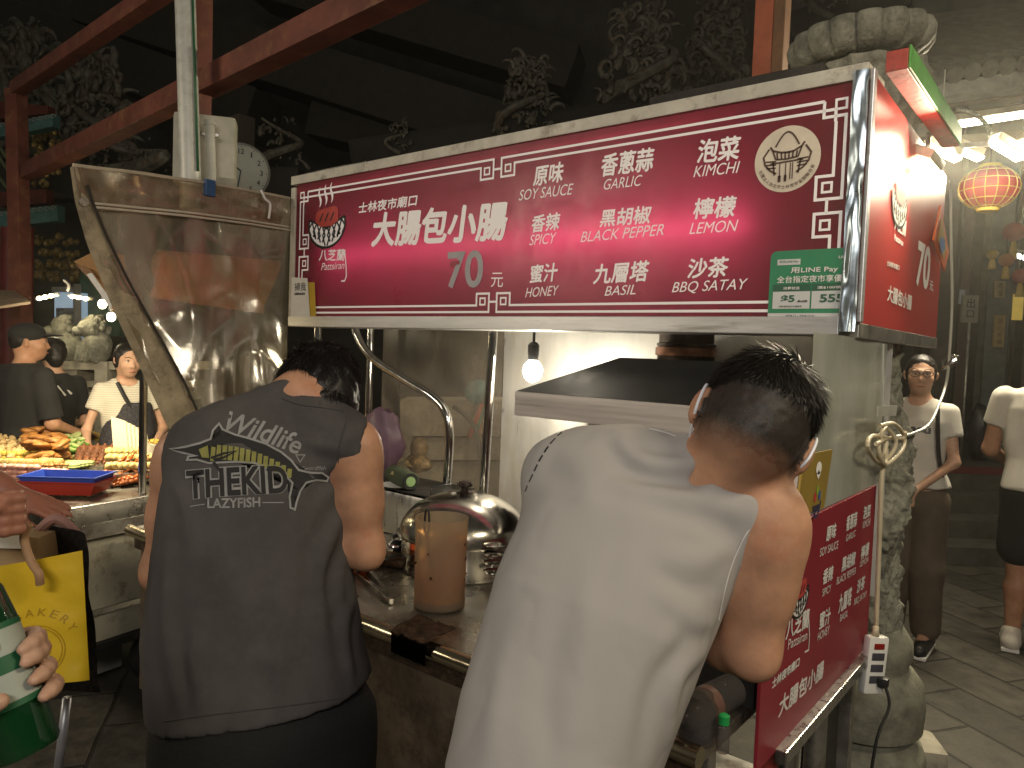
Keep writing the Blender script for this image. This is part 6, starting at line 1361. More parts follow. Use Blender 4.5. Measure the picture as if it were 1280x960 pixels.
# piping and hem lines are folds of the cloth; shorts and shoes
C = Solid()
for s in (-1, 1): C.cap(jA['hip'][s]+Vector((0, 0, .03)), jA['kn'][s]+Vector((0, 0, -.02)), .11, .10, .05)
C.ell(OA+Vector((0, 0, -.04)), (.195, .163, .165), np.array(Matrix((Ra, Fa, UPZ)).transposed()), .05); C.loft(OA, Ra, Fa, Wa, [(t, cx, cf, a-.020, b-.010) for t, cx, cf, a, b in secs_s if t < .14], .04); solid_obj('shorts', C, SHORTS, tA, .01)
for s in (-1, 1):
    C = Solid(); a = jA['an'][s]; C.cap(Vector((a.x, a.y, .05))-fA*.04, Vector((a.x, a.y, .04))+fA*.15, .05, .045, .02); solid_obj('shoe', C, BLACK, tA, .01, lo=(a.x-.3, a.y-.3, 0.002), hi=(a.x+.3, a.y+.3, .2))
# hair: thick black crop
def accA(u): 
    if u.y > .62 and u.z < .35: return 0
    if u.z < -.75: return 0
    if u.z < -.12 and u.y > .1: return 0
    return 1
Sx = Solid(); Sx.ell(atA(0, -.016, .032), (.0805, .100, .0895), MA, .02); Sx.ell(atA(0, -.042, -.036), (.064, .064, .062), MA, .03)
Sx.ell(atA(0, .115, -.045), (.13, .095, .085), MA, .015, 's')
for q in (-1, 1): Sx.ell(atA(q*.086, .002, -.01), (.024, .028, .038), MA, .01, 's')
solid_obj('hair_cap', Sx, HAIR, tA, .005, lambda p: .004*vnoise(p*70)+.003*vnoise(p*A3((160, 160, 60))))
def flowA(u, r): return (u.x*.4+r.gauss(0, .25), u.y*.4+.1, -.7+.3*u.z) if u.z < .62 else (r.gauss(0, .6), r.gauss(.2, .6), .1)
strands('hair', atA, MA, 1, tA, 9000, lambda u: accA(u)*(1 if u.z > -.35 else 0), lambda u: .036 if u.z > .2 else .024, flowA, rad=(.0795, .099, .0885), cen=(0, -.016, .032), w=.0010, seed=3, jit=.22, lift=.30, segs=4)
strands('nape_hair', atA, MA, 1, tA, 2500, lambda u: 1 if u.y < .1 and u.z > -.75 else 0, lambda u: .022, lambda u, r: (u.x*.2, u.y*.2+.1, -1), rad=(.064, .064, .063), cen=(0, -.042, -.036), w=.0009, seed=4, jit=.2, lift=.25)
# mask loop
def loop(at, q, parent):
    bm = B(); tube(bm, smooth_pts([at(q*.071, .05, .010), at(q*.080, .014, .030), at(q*.087, -.012, .030), at(q*.087, -.026, .002), at(q*.083, -.020, -.024), at(q*.068, .045, -.055)], 6), .0022, 6); obj('mask_loop', bm, MASKW, parent)
for q in (-1, 1): loop(atA, q, tA)
bm = B(); grid(bm, lambda u, v: Vector(atA((u-.5)*.145, .128-.09*abs(u-.5)**1.6*3.2-.01*abs(v-.5), -.015-.1*v)), 10, 8); obj('face_mask', bm, mat('pale_mask', (.6, .64, .7), .9), tA)
# ---- stitched hem
bvA = BVHTree.FromPolygons([v.co+Vector(tA.location) for v in shirtA.data.vertices], [tuple(p.vertices) for p in shirtA.data.polygons])
def seamA(pts, r, m):
    q = []
    for x, y in smooth2(pts, 6):
        rr = ray(x, y); h = bvA.ray_cast(CAM, rr.normalized(), 4)
        if h[0] is not None: q.append(h[0]+(h[1] if h[1].dot(rr) < 0 else -h[1])*.0004)
    if len(q) > 2: bm = B(); tube(bm, q, r, 5); obj('hem_stitch', bm, m, tA)
SEAMA = mat('grey_stitch', (.04, .037, .036), .9)
seamA([(204, 902), (260, 894), (330, 886), (400, 877), (462, 868)], .0011, SEAMA); seamA([(433, 527), (424, 560), (424, 600), (431, 634)], .001, SEAMA); seamA([(352, 498), (375, 506), (405, 510), (430, 514)], .001, SEAMA)
# ---- print on the back
nb = -unit(P(305, 600, 1)-CAM); nb = Vector((nb.x, nb.y, 0)).normalized(); 
bvA = BVHTree.FromPolygons([v.co+Vector(tA.location) for v in shirtA.data.vertices], [tuple(p.vertices) for p in shirtA.data.polygons])
hA = bvA.ray_cast(CAM, ray(305, 590).normalized(), 4)[0]
PLB = Plane(hA, Vector((-nb.y, nb.x, 0)), (0, 0, 1))
if PLB.n.dot(nb) < 0: PLB = Plane(hA, Vector((nb.y, -nb.x, 0)), (0, 0, 1))
def ph(x, y):
    """the photo point as a spot on the back, measured on the print's plane at the back's own depth"""
    return PLB.hit(x, y)
PRINTG = mat('grey_print', (.25, .245, .235), .8, var=.15, scale=30); PRINTD = mat('black_print', (.016, .015, .015), .8); PRINTY = mat('olive_print', (.22, .21, .055), .8, var=.15, scale=40)
class PP:   # text placed by photo corners, along a slope or arc
    pass
def ptext(bm, body, lb, rb, hpx, bold, shear=0.0, arc=0.0):
    V, Fc = text_mesh(body, bold, shear); a0, b0 = ph(*lb); a1, b1 = ph(*rb); h = abs(ph(lb[0], lb[1]-hpx)[1]-b0); vs = []
    dirx = Vector((a1-a0, b1-b0)); dn = Vector((-dirx.y, dirx.x)).normalized()
    for x, y in V:
        p = Vector((a0, b0))+dirx*x+dn*(y*h*(1+arc*.0)+arc*4*x*(1-x)*h); vs.append(bm.verts.new(PLB.at(p.x, p.y)))
    for f in Fc:
        try: bm.faces.new([vs[i] for i in f])
        except ValueError: pass
def pstroke(bm, pts, wpx, closed=False):
    k = abs(ph(301, 600)[0]-ph(300, 600)[0]); stroke(bm, PLB, [ph(*q) for q in pts], [w*k for w in wpx] if isinstance(wpx, list) else wpx*k, 0, closed)
def z1(x, y): return (170+x/3.2, 400+y/3.2)
fish_top = [z1(*q) for q in ((118, 545), (190, 525), (255, 505), (296, 488), (305, 455), (330, 428), (345, 450), (395, 468), (450, 480), (520, 500), (580, 530), (620, 562), (650, 600), (700, 612), (745, 612), (772, 632), (765, 648), (720, 640), (680, 648), (655, 680), (640, 720), (632, 750), (615, 742), (612, 700), (625, 650), (600, 622), (540, 590), (470, 572), (400, 570), (340, 575), (290, 580), (240, 570), (200, 575), (205, 560), (240, 555), (190, 550))]
bm = B(); f = bm.faces.new([bm.verts.new(PLB.at(*ph(*q))) for q in fish_top]); bmesh.ops.triangulate(bm, faces=[f]); project_print('fish_print', shirtA, PRINTD, shirtA, None, PLB.u, PLB.v, nb, bm, .0012)
bm = B(); pstroke(bm, fish_top, 2.6, True); project_print('fish_outline', shirtA, PRINTG, shirtA, None, None, None, nb, bm, .0019)
bm = B()
for i in range(14):
    x0 = 300+i*23.5; y0 = 508+.0011*max(0, x0-330)**2*1.02+(8 if x0 < 320 else 0); hh2 = 56-(max(0, x0-380)*.085)
    f = bm.faces.new([bm.verts.new(PLB.at(*ph(*z1(a, b)))) for a, b in ((x0, y0), (x0+18, y0+2), (x0+14, y0+hh2), (x0-4, y0+hh2-1))])
f = bm.faces.new([bm.verts.new(PLB.at(*ph(*z1(a, b)))) for a, b in ((248, 530), (285, 512), (292, 560), (262, 560))]); project_print('fish_belly', shirtA, PRINTY, shirtA, None, None, None, nb, bm, .0019)
bm = B(); pstroke(bm, [z1(*q) for q in ((300, 560), (350, 540), (400, 530), (350, 556), (310, 566))], 3); pstroke(bm, [z1(*q) for q in ((310, 575), (330, 600), (345, 625))], [4, 3, 1]); project_print('fish_fins', shirtA, PRINTD, shirtA, None, None, None, nb, bm, .0024)
bm = B(); ptext(bm, 'Wildlife', z1(345, 455), z1(650, 545), 25, .015, .25, .12); ptext(bm, 'Swordfish', z1(660, 602), z1(760, 600), 5, .0, .3)
pstroke(bm, [z1(*q) for q in ((640, 542), (676, 542), (656, 570))], 1.2, True)
pstroke(bm, [z1(215, 750), z1(275, 738)], 1.2); pstroke(bm, [z1(505, 722), z1(590, 722)], 1.2); ptext(bm, 'LAZYFISH', z1(287, 752), z1(497, 738), 12, .025)
ptext(bm, 'THEKID', z1(198, 730), z1(612, 690), 36, .075, 0, .1)
project_print('grey_lettering', shirtA, PRINTG, shirtA, None, None, None, nb, bm, .0013)
bm = B(); ptext(bm, 'THEKID', z1(203, 726), z1(607, 688), 34, .025, 0, .1); project_print('black_lettering', shirtA, PRINTD, shirtA, None, None, None, nb, bm, .0026)

# =================================================================== the man in the white tank top
dB = 1.08
OB = Vector(P(697, 985, 1.0)); topB = Vector(P(842, 566, 1.15)); Wb = unit(topB-OB)
fB = heading(16)
Rb = fB.cross(UPZ).normalized(); Rb = (Rb-Wb*Rb.dot(Wb)).normalized(); Fb = Wb.cross(Rb).normalized()
if Fb.dot(fB) < 0: Fb = -Fb
def secB():
    rows = []
    # pixel pairs taken square to the leaning spine: left edge, right edge, half depth
    for (l, r, b, cf) in (((530, 1010), (858, 1040), .165, 0), ((546, 955), (846, 985), .16, 0), ((560, 895), (840, 940), .155, 0), ((580, 825), (868, 868), .145, .0), ((600, 752), (896, 800), .14, .0), ((620, 690), (918, 745), .135, .01), ((636, 632), (945, 692), .13, .02), ((660, 576), (966, 640), .115, .03), ((690, 540), (968, 600), .095, .045), ((745, 527), (950, 578), .075, .055), ((795, 530), (915, 562), .055, .065)):
        py = (l[1]+r[1])/2; d = 1.0+.17*(985-py)/430; pl, pr2 = P(*l, d), P(*r, d); c = (pl+pr2)/2; t = (c-OB).dot(Wb)
        q = c-OB-Wb*t; rows.append((t, q.dot(Rb), cf, (pr2-pl).dot(Rb)/2*1.0, b))
    return rows
sB = secB(); sBb = [(t, cx, cf, a-.014, b-.013) for t, cx, cf, a, b in sB]
shB = {1: P(960, 652, 1.06), -1: P(700, 592, 1.20)}
elB = {1: P(938, 808, 1.08), -1: P(700, 700, 1.45)}
wrB = {1: P(858, 790, 1.27), -1: P(770, 740, 1.55)}
jB = dict(sh=shB, el=elB, wr=wrB, hand={1: (unit(fB+Vector((0, 0, -.2))-Rb*.3), UPZ, .5), -1: (unit(fB+Rb*.5), UPZ, .5)},
 ho={1: (Rb*.053, unit(elB[1]-shB[1])*.11+Rb*.038)},
 hip={s: Vector((OB.x, OB.y, .88))+Rb*s*.09 for s in (-1, 1)}, kn={s: Vector((OB.x, OB.y, .46))+Rb*s*.11+fB*.03 for s in (-1, 1)}, an={s: Vector((OB.x, OB.y, .08))+Rb*s*.13-fB*.02 for s in (-1, 1)})
for k_ in ('hip', 'kn', 'an'):
    for s in (-1, 1): jB[k_][s] = Vector((jB[k_][s].x, jB[k_][s].y, jB[k_][s].z))
hcB = P(938, 538, 1.08)
eL, eR = P(866, 516, 1.10), P(1000, 584, 1.06)
hrB = unit(eR-eL+fB*.0+Vector((0, 0, 0))*.0); upB = unit(P(985, 445, 1.10)-P(925, 560, 1.04))
MB_ = frame_cols(hrB, fB-UPZ*.5, upB)
def dispB(p):
    w = vnoise(p*3.2); q = np.stack([p[:, 0]*5+w, p[:, 1]*5, p[:, 2]*2.2+w*.6], 1)
    d = .005*vnoise(q)+.0018*vnoise(p*A3((16, 16, 6))+w[:, None])+.0012*(1-np.abs(vnoise(p*A3((26, 26, 15))+w[:, None]*2.5)))**3
    return d
tB, SB, atB, Rb, Fb, Wb, shirtB, bodyB = build_man('man in a loose white tank top bending over the right end of the counter', OB, fB, Wb, None, sBb, sB, None, jB, hcB, MB_, P(895, 600, 1.10), WHITECLOTH, .98, dispB, hole=(.058, .074), neckcut=[(P(928, 552, 1.10), (.056, .056, .044))], arm_r=(.049, .044, .037, .028), nr=.043, collar=.028, folds=[([(765, 560), (800, 592), (850, 600), (905, 598)], -0.0087, .016), ([(775, 545), (790, 570), (830, 583), (880, 580)], 0.0087, .013), ([(800, 605), (860, 622), (930, 640)], 0.0068, .016), ([(700, 560), (730, 590), (740, 640)], 0.0037, .02),
    ([(905, 690), (870, 700), (830, 690)], 0.0043, .012), ([(898, 735), (860, 735), (815, 715)], -0.0037, .012), ([(890, 780), (860, 770), (825, 745)], 0.0037, .012), ([(730, 720), (735, 820), (725, 940)], 0.0050, .018), ([(640, 780), (625, 860), (610, 950)], 0.0037, .018), ([(690, 800), (680, 880), (690, 955)], -0.0037, .016), ([(880, 815), (845, 850), (835, 930)], 0.0056, .014), ([(855, 800), (815, 860), (800, 950)], -0.0050, .015), ([(780, 790), (775, 870), (765, 955)], 0.0037, .016)], vox=.005, strap=.0545)
C = Solid()
for s in (-1, 1): C.cap(jB['hip'][s]+Vector((0, 0, .02)), jB['kn'][s]+Vector((0, 0, -.02)), .115, .10, .05)
solid_obj('shorts', C, mat('navy_shorts', (.02, .022, .03), .85), tB, .012)
for s in (-1, 1):
    C = Solid(); a = jB['an'][s]; C.cap(Vector((a.x, a.y, .05))-fB*.04, Vector((a.x, a.y, .04))+fB*.15, .05, .045, .02); solid_obj('shoe', C, BLACK, tB, .01, lo=(a.x-.3, a.y-.3, 0.002), hi=(a.x+.3, a.y+.3, .2))
# hair: long on the crown, clipped to a fade at the nape and over the ears
def faded_hair(nm, c):
    m = skin_mat(nm, c); nt = m.node_tree; N = nt.nodes; L = nt.links; b = N['Principled BSDF']; src = b.inputs['Base Color'].links[0].from_socket
    at_ = N.new('ShaderNodeAttribute'); at_.attribute_name = 'clip'
    nz = N.new('ShaderNodeTexNoise'); nz.inputs['Scale'].default_value = 800; nz.inputs['Detail'].default_value = 2; tc = N.new('ShaderNodeTexCoord'); L.new(tc.outputs['Object'], nz.inputs['Vector'])
    n1 = N.new('ShaderNodeMath'); n1.operation = 'MULTIPLY_ADD'; n1.inputs[1].default_value = .7; n1.inputs[2].default_value = .65; L.new(nz.outputs['Fac'], n1.inputs[0])
    n2 = N.new('ShaderNodeMath'); n2.operation = 'MULTIPLY'; n2.use_clamp = True; L.new(at_.outputs['Fac'], n2.inputs[0]); L.new(n1.outputs[0], n2.inputs[1])
    pw = N.new('ShaderNodeMath'); pw.operation = 'POWER'; pw.inputs[1].default_value = .8; L.new(n2.outputs[0], pw.inputs[0])
    mx = N.new('ShaderNodeMix'); mx.data_type = 'RGBA'; L.new(pw.outputs[0], mx.inputs['Factor']); L.new(src, mx.inputs['A']); mx.inputs['B'].default_value = (.016, .014, .012, 1); L.new(mx.outputs['Result'], b.inputs['Base Color'])
    b.inputs['Roughness'].default_value = .55; return m
FADE = faded_hair('skin_and_clipped_hair', (.44, .235, .14))
def clip_attr(o, at, M, lowb):
    W = Vector(rootof(o).location); c0 = Vector(at(0, 0, 0)); uu = Vector(M[:, 2].tolist()); ff = Vector(M[:, 1].tolist()); rr = Vector(M[:, 0].tolist()); vals = []
    for v in o.data.vertices:
        d = v.co+W-c0; u, f, x = d.dot(uu), d.dot(ff), abs(d.dot(rr)); h = u-f*.35
        k = max(0, min(1, (h-lowb-.012)/.062, (.012-f)/.03 if u < .06 else 1)) if d.length < .15 else 0
        if x > .0785 and -.04 < u < .035: k = 0
        vals.append(k)
    a = o.data.attributes.new('clip', 'FLOAT', 'POINT'); a.data.foreach_set('value', vals)
def scalp_shell(at, M, parent, lowb, s=1.0, vox=.004, front=.10):
    Sx = Solid(); Sx.ell(at(0, -.012, .029), (.0772*s, .0985*s, .0872*s), M, .02); Sx.ell(at(0, -.032, -.030), (.0642*s, .0670*s, .0605*s), M, .03)
    Sx.ell(at(0, .115, -.045), (.13*s, .098*s, .085*s), M, .015, 's')
    c = A3(at(0, 0, lowb)); up = A3(M[:, 2]*.92-M[:, 1]*.38); Sx.halfspace(c, -up, c-.16, c+A3((.16, .16, .04)), .006)
    for q in (-1, 1): Sx.ell(at(q*.084, .004, -.008), (.02*s, .026*s, .036*s), M, .008, 's')
    o = solid_obj('hair_cap', Sx, FADE, parent, vox, lambda p: .0012*vnoise(p*120)+.0008*vnoise(p*260))
    clip_attr(o, at, M, lowb); return o
scalp_shell(atB, MB_, tB, -.086, .98, .0035)
bodyB.data.materials.clear(); bodyB.data.materials.append(FADE); clip_attr(bodyB, atB, MB_, -.086)
def okB(u, lo=-.2):
    if u.y > .55 and u.z < .35: return 0
    if u.z < .1 and u.y > .12: return 0
    return 1 if u.z > lo else 0
wh = Vector((.18, -.66, .72)).normalized()
def flowB(u, r):
    d = u-wh; sw = wh.cross(u); return (d*1.0+sw*1.0+Vector((0, 0, -.25))) if d.length < .8 else Vector((d.x*.5+r.gauss(0, .15), d.y*.6+.25, d.z*.8-.45))
def lenB(u): return max(.008, min(.036, .010+(u.z+.10)*.045))
strands('hair', atB, MB_, .98, tB, 11000, lambda u: okB(u, -.14)*(1 if u.z > .3 else max(.1, min(.8, (u.z+.16)*3))), lenB, flowB, rad=(.0768, .098, .0868), cen=(0, -.012, .029), w=.0009, seed=9, jit=.16, lift=.30, segs=4)
strands('clipped_sides', atB, MB_, .98, tB, 9000, lambda u: okB(u, -.2)*(1 if u.z < .3 else 0)*max(0, min(1, (u.z+.16)*2.0)), lambda u: .004+max(0, u.z+.3)*.010, lambda u, r: (u.x*.2, u.y*.2, -1), rad=(.0768, .098, .0868), cen=(0, -.012, .029), w=.0006, seed=11, jit=.2, lift=.45)
for q in (-1, 1): loop(atB, q, tB)
bm = B(); grid(bm, lambda u, v: Vector(atB((u-.5)*.145, .128-.09*abs(u-.5)**1.6*3.2-.01*abs(v-.5), -.015-.1*v)), 10, 8); obj('face_mask', bm, mat('pale_mask', (.6, .64, .7), .9), tB)
# neckband and armhole bands, dark stitching on the left shoulder edge
bm = B()
bvB = BVHTree.FromPolygons([v.co+Vector(tB.location) for v in shirtB.data.vertices], [tuple(p.vertices) for p in shirtB.data.polygons])
def onshirt(x, y, off=.002):
    r = ray(x, y); h = bvB.ray_cast(CAM, r.normalized(), 4); 
    if h[0] is None: return None
    n = h[1] if h[1].dot(r) < 0 else -h[1]
    return h[0]+n*off
def seam(name, pts, r, m, dash=False):
    q = [onshirt(*p, .0005) for p in pts]; q = [p for p in q if p is not None]
    if len(q) < 2: print('no seam', name); return
    bm = B()
    if dash:
        s = smooth_pts(q, 5)
        for i in range(0, len(s)-2, 3): tube(bm, s[i:i+3], r, 5)
    else: tube(bm, smooth_pts(q, 5), r, 6)
    obj(name, bm, m, tB)
SEAM = mat('white_seam', (.56, .53, .51), .85)
seam('armhole_seam', [(952, 640), (930, 672), (915, 705), (905, 740), (898, 775)], .0011, SEAM)
seam('armhole_hem', [(965, 648), (944, 678), (930, 708), (918, 742), (909, 772)], .0009, SEAM)
seam('neck_seam', [(812, 536), (840, 544), (868, 560), (890, 578), (905, 594)], .0011, SEAM)
seam('shoulder_stitch', [(702, 541), (688, 555), (676, 573), (666, 593), (657, 614)], .0014, BLACK, True)
# =================================================================== people in the background
def bystander(label, foot, fw, H, top_m, pants_m, shoe_m, skin, arms, hair, headturn=0, tilt=0, shorts=False, sleeve=.5, face=True, vox=.011, hair_m=None, femme=False, lo_only=None, shirt_hem=.52, bulk=1.0, nod=0.0):
    fw = unit(fw); R = fw.cross(UPZ).normalized(); foot = Vector(foot); s = H/1.70; t = thing('person', label, 'person', foot)
    def at(x, f, z): return foot+R*x*s+fw*f*s+UPZ*z*s
    S = Solid(); b = bulk; sw = (.145 if femme else .18)*b; wa = (.125 if femme else .15)*b; hp = .165*b
    secs = [(.80, 0, 0, .14*b, .085*b), (.90, 0, 0, hp*.93, .098*b), (1.05, 0, .0, wa, .095*b), (1.2, 0, .01, wa*1.12, .105*b), (1.32, 0, .0, sw*.98, .10*b), (1.40, 0, -.01, sw*.86, .075*b), (1.45, 0, -.015, .07, .055)]
    secs = [(a*s, x*s, f*s, w*s, d*s) for a, x, f, w, d in secs]
    S.loft(foot, R, fw, UPZ, secs, .03)
    ht = headturn; hf = (Matrix.Rotation(radians(ht), 3, 'Z') @ fw); hf = unit(hf-UPZ*nod); hr = hf.cross(UPZ).normalized(); M = frame_cols(hr, hf, unit(UPZ+hf*nod+hr*tilt))
    hc = at(0, .02+.05*nod, 1.585)+hr*tilt*.06
    ha = head_solid(S, hc, M, .96*s, at(0, -.02, 1.42), .05, face)
    J = {}
    for sx in (-1, 1):
        sh = at(sx*(sw+.005), -.01, 1.375); el = at(*arms[sx][0]); wr = at(*arms[sx][1]); J[sx] = (sh, el, wr)
        r = .035 if femme else .046
        S.cap(sh, el, r*s*b, r*.8*s*b, .03); S.cap(el, wr, r*.82*s, r*.58*s, .03)
        hd = arms[sx][2]; hv = R*hd[0]+fw*hd[1]+UPZ*hd[2]; hand(S, wr, hv, R*arms[sx][3][0]+fw*arms[sx][3][1]+UPZ*arms[sx][3][2], .95*s, .35, -sx, .02)
        hpv = at(sx*.085, 0, .86); kn_ = at(sx*.09, .02, .47); an = at(sx*.095, -.02, .09)
        S.cap(hpv, kn_, .078*s, .055*s, .03); S.cap(kn_, kn_.lerp(an, .35), .053*s, .056*s, .03); S.cap(kn_.lerp(an, .35), an, .056*s, .036*s, .03); S.cap(an, at(sx*.1, .12, .045), .038*s, .03*s, .02)
    solid_obj('body', S, skin, t, vox, lo=lo_only[0] if lo_only else None, hi=lo_only[1] if lo_only else None)
    C = Solid(); cs = [(a, x, f, w+.014, d+.016) for a, x, f, w, d in secs]; hemz = shirt_hem*1.7*s
    cs = [(hemz, 0, 0, hp*s+.02, .125*s*b+.01)]+[q for q in cs if q[0] > hemz+.02]; C.loft(foot, R, fw, UPZ, cs, .02, capk=.01)
    if sleeve:
        for sx in (-1, 1):
            sh, el, wr = J[sx]; e2 = A3(sh.lerp(el, min(1, sleeve))); a2 = A3(sh); ba = e2-a2; l2 = float(ba@ba); un = ba/sqrt(l2); r0, r1 = .054*s*b, (.060 if sleeve < 1 else .05)*s*b
            def slv(p, a2=a2, ba=ba, l2=l2, e2=e2, un=un, r0=r0, r1=r1):
                t = np.clip(((p-a2)@ba)/l2, 0, 1.3); return np.maximum(np.linalg.norm(p-a2-t[:, None]*ba, axis=1)-(r0+(r1-r0)*t), (p-e2)@un)
            C.add(slv, np.minimum(a2, e2)-.08, np.maximum(a2, e2)+.08, .03)
        if sleeve >= 1:
            for sx in (-1, 1): sh, el, wr = J[sx]; C.cap(el, el.lerp(wr, .85), .048*s, .042*s, .02)
    C.ell(at(0, .045, 1.46), (.06*s, .07*s, .055*s), None, .01, 's')
    fold = lambda p: .005*vnoise(p*A3((9, 9, 5)))+.003*vnoise(p*A3((22, 22, 9)))
    sh_o = solid_obj('shirt', C, top_m, t, vox*.9, fold)
    C = Solid()
    for sx in (-1, 1):
        hpv = at(sx*.085, 0, .86); kn_ = at(sx*.09, .02, .47); an = at(sx*.095, -.02, .12)
        if shorts: C.cap(hpv, at(sx*.093, .015, .56), .105*s, .105*s, .05)
        else: C.cap(hpv, kn_, .1*s, .088*s, .04); C.cap(kn_, an, .088*s, .078*s, .03)
    C.ell(at(0, 0, .86), (.175*s*b, .125*s*b, .11*s), np.array(Matrix((R, fw, UPZ)).transposed()), .04)
    solid_obj('trousers' if not shorts else 'shorts', C, pants_m, t, vox, fold)
    for sx in (-1, 1):
        C = Solid(); C.cap(at(sx*.1, -.05, .05), at(sx*.105, .17, .038), .047*s, .040*s, .02); C.cap(at(sx*.097, -.03, .06), at(sx*.097, -.03, .1), .045*s, .045*s, .02); so = solid_obj('shoe', C, shoe_m, t, .008, lo=tuple(A3(at(sx*.1, .05, .1))-A3((.25, .25, .0))*1-A3((0, 0, foot.z*0+.098*s))), hi=tuple(A3(at(sx*.1, .05, .0))+A3((.25, .25, .18))))
        bm = B(); C2 = [at(sx*.1, -.05, .012), at(sx*.105, .17, .012)]; beam(bm, C2[0]-fw*.04, C2[1]+fw*.035, .085*s, .022, .008); obj('sole', bm, WHITEP if shoe_m is not WHITEP else mat('cream_sole', (.6, .57, .5), .6), t)
    # hair
    Hs = Solid(); hm = hair_m or HAIR; k = .96*s
    Hs.ell(ha(0, -.018, .038), (.080*k, .098*k, .085*k), M, .02); Hs.ell(ha(0, -.045, -.0), (.072*k, .07*k, .07*k), M, .03)
    if femme:
        Hs.ell(ha(0, -.085, -.045), (.05*k, .045*k, .06*k), M, .03)
        for q in (-1, 1): Hs.ell(ha(q*.066, -.012, -.005), (.018*k, .045*k, .055*k), M, .02)
    Hs.ell(ha(0, .100, -.018), (.058*k, .072*k, .090*k), M, .02, 's')
    for q in (-1, 1) if not femme else (): Hs.ell(ha(q*.085, .012, -.03), (.03*k, .045*k, .05*k), M, .012, 's')
    if hair: solid_obj('hair', Hs, hm, t, .006, lambda p: .003*vnoise(p*60)+.0015*vnoise(p*150))
    if face: eyes(ha, M, k, t)
    return t, ha, M, at, J, sh_o, R, fw
WT = mat('white_cotton_tee', (.58, .55, .48), .85, 0, .08, 5, bump=.3, bscale=200); BT = mat('black_cotton', (.016, .016, .016), .9, 0, .2, 6, bump=.3, bscale=200); BRN = mat('brown_trousers', (.10, .075, .052), .85, 0, .15, 6, bump=.4, bscale=120)
# woman with glasses
fC = PZ(1131, 806); dirC = unit(Vector((CAM.x-fC.x, CAM.y-fC.y, 0))+_Rl*-.25*0)
tC, haC, MC, atC, JC, shC, RC, fwC = bystander('woman in a white tee and brown trousers standing with clasped hands behind the column', fC, unit(dirC-_Rl*.25), 1.71, WT, BRN, BLACK, SKIN_F,
  {1: ((.195, .02, 1.10), (.045, .235, .93), (-.35, .35, -.85), (.2, 1, .2)), -1: ((-.195, .03, 1.10), (-.03, .225, .93), (.35, .35, -.85), (-.2, 1, .2))}, True, 12, femme=True, shirt_hem=.555)
for q in (-1, 1):
    bm = B(); tube(bm, [haC(q*.034+.024*cos(a)*(1+.12*cos(2*a)), .112-abs(q*.034+.024*cos(a))*.12, .006+.018*sin(a)) for a in [i*pi/10 for i in range(20)]], .0019, 6, closed=True); obj('glasses_rim', bm, BLACK, tC)
    bm = B(); tube(bm, [haC(q*.06, .103, .01), haC(q*.078, .06, .012), haC(q*.082, -.01, .012)], .0016, 5); obj('glasses_arm', bm, BLACK, tC)
bm = B(); tube(bm, [haC(-.012, .112, .01), haC(0, .114, .013), haC(.012, .112, .01)], .0016, 5); obj('glasses_bridge', bm, BLACK, tC)
def chest_text(name, at, R, fw, sh_o, parent, body, x0, x1, z, h, m, W=1.0):
    pl = Plane(at(0, .3, z), -R, (0, 0, 1)); bm = B(); text_fit(bm, pl, body, x0, 0, x1, h, 0, .05); project_print(name, sh_o, m, parent, None, None, None, fw, bm, .002)
chest_text('shirt_lettering', atC, RC, fwC, shC, shC, 'chaeu', -.085, .085, 1.255, .05, BLACK)
bm = B(); tube(bm, smooth_pts([atC(-.11, .10, 1.40), atC(-.12, .125, 1.3), atC(-.13, .11, 1.15), atC(-.14, .02, 1.0)], 5), .012, 6); obj('bag_strap', bm, BLACK, tC)
for i in range(3):
    for sx in (1,): bm = B(); a = atC(sx*.105+.046, .0+.03*i, .075); box(bm, a, (.012, .012, .045), .002); obj('shoe_stripe', bm, WHITEP, tC, False)
# man at the right edge
fD = PZ(1290, 816); fwD = unit(_Rl*.55+_F0*.85)
fD = fD+_Rl*.0
tD, haD, MD, atD, JD, shD, RD, fwD = bystander('man in a white tee, black shorts and white trainers cut by the right edge', fD, fwD, 1.83, WT, BT, mat('white_trainers', (.62, .57, .48), .6), SKIN,
  {1: ((.24, .06, 1.08), (.17, .28, 1.0), (-.1, 1, -.1), (0, .1, 1)), -1: ((-.25, .06, 1.08), (-.17, .28, 1.0), (.1, 1, -.1), (0, .1, 1))}, True, 0, shorts=True, bulk=1.1, face=False)
# black capped man and woman at the left, backs turned
fE = P(32, 540, 4.75); fE.z = 0; fwE = unit(_F0*.85+_Rl*.45)
tE, haE, ME, atE, JE, shE, RE, fwE = bystander('man in a black shirt and black cap with his back turned behind the fried food', fE, fwE, 1.70, BT, BT, BLACK, SKIN,
  {1: ((.26, .02, 1.08), (.2, .22, 1.0), (-.1, 1, -.1), (0, .1, 1)), -1: ((-.26, .02, 1.08), (-.2, .22, 1.0), (.1, 1, -.1), (0, .1, 1))}, True, -35, sleeve=.9, bulk=1.15, face=True)
bm = B(); Mx = Matrix(ME.tolist()); c = Vector(haE(0, -.012, .052)); ell(bm, c, (.087, .105, .075), 24, 14, Mx); ell(bm, Vector(haE(0, .12, .05)), (.065, .075, .008), 20, 8, Mx); obj('cap', bm, mat('black_cap', (.012, .012, .013), .85), tE)
fF = P(66, 540, 5.05); fF.z = 0
tF, haF, MF, atF, JF, shF, RF, fwF = bystander('woman with tied black hair in a black top beside the capped man', fF, unit(_F0*.7-_Rl*.7), 1.62, BT, BT, BLACK, SKIN_F,
  {1: ((.22, .05, 1.08), (.1, .25, 1.05), (-.3, 1, 0), (0, .1, 1)), -1: ((-.22, .05, 1.08), (-.1, .25, 1.05), (.3, 1, 0), (0, .1, 1))}, True, 0, femme=True, sleeve=.75)
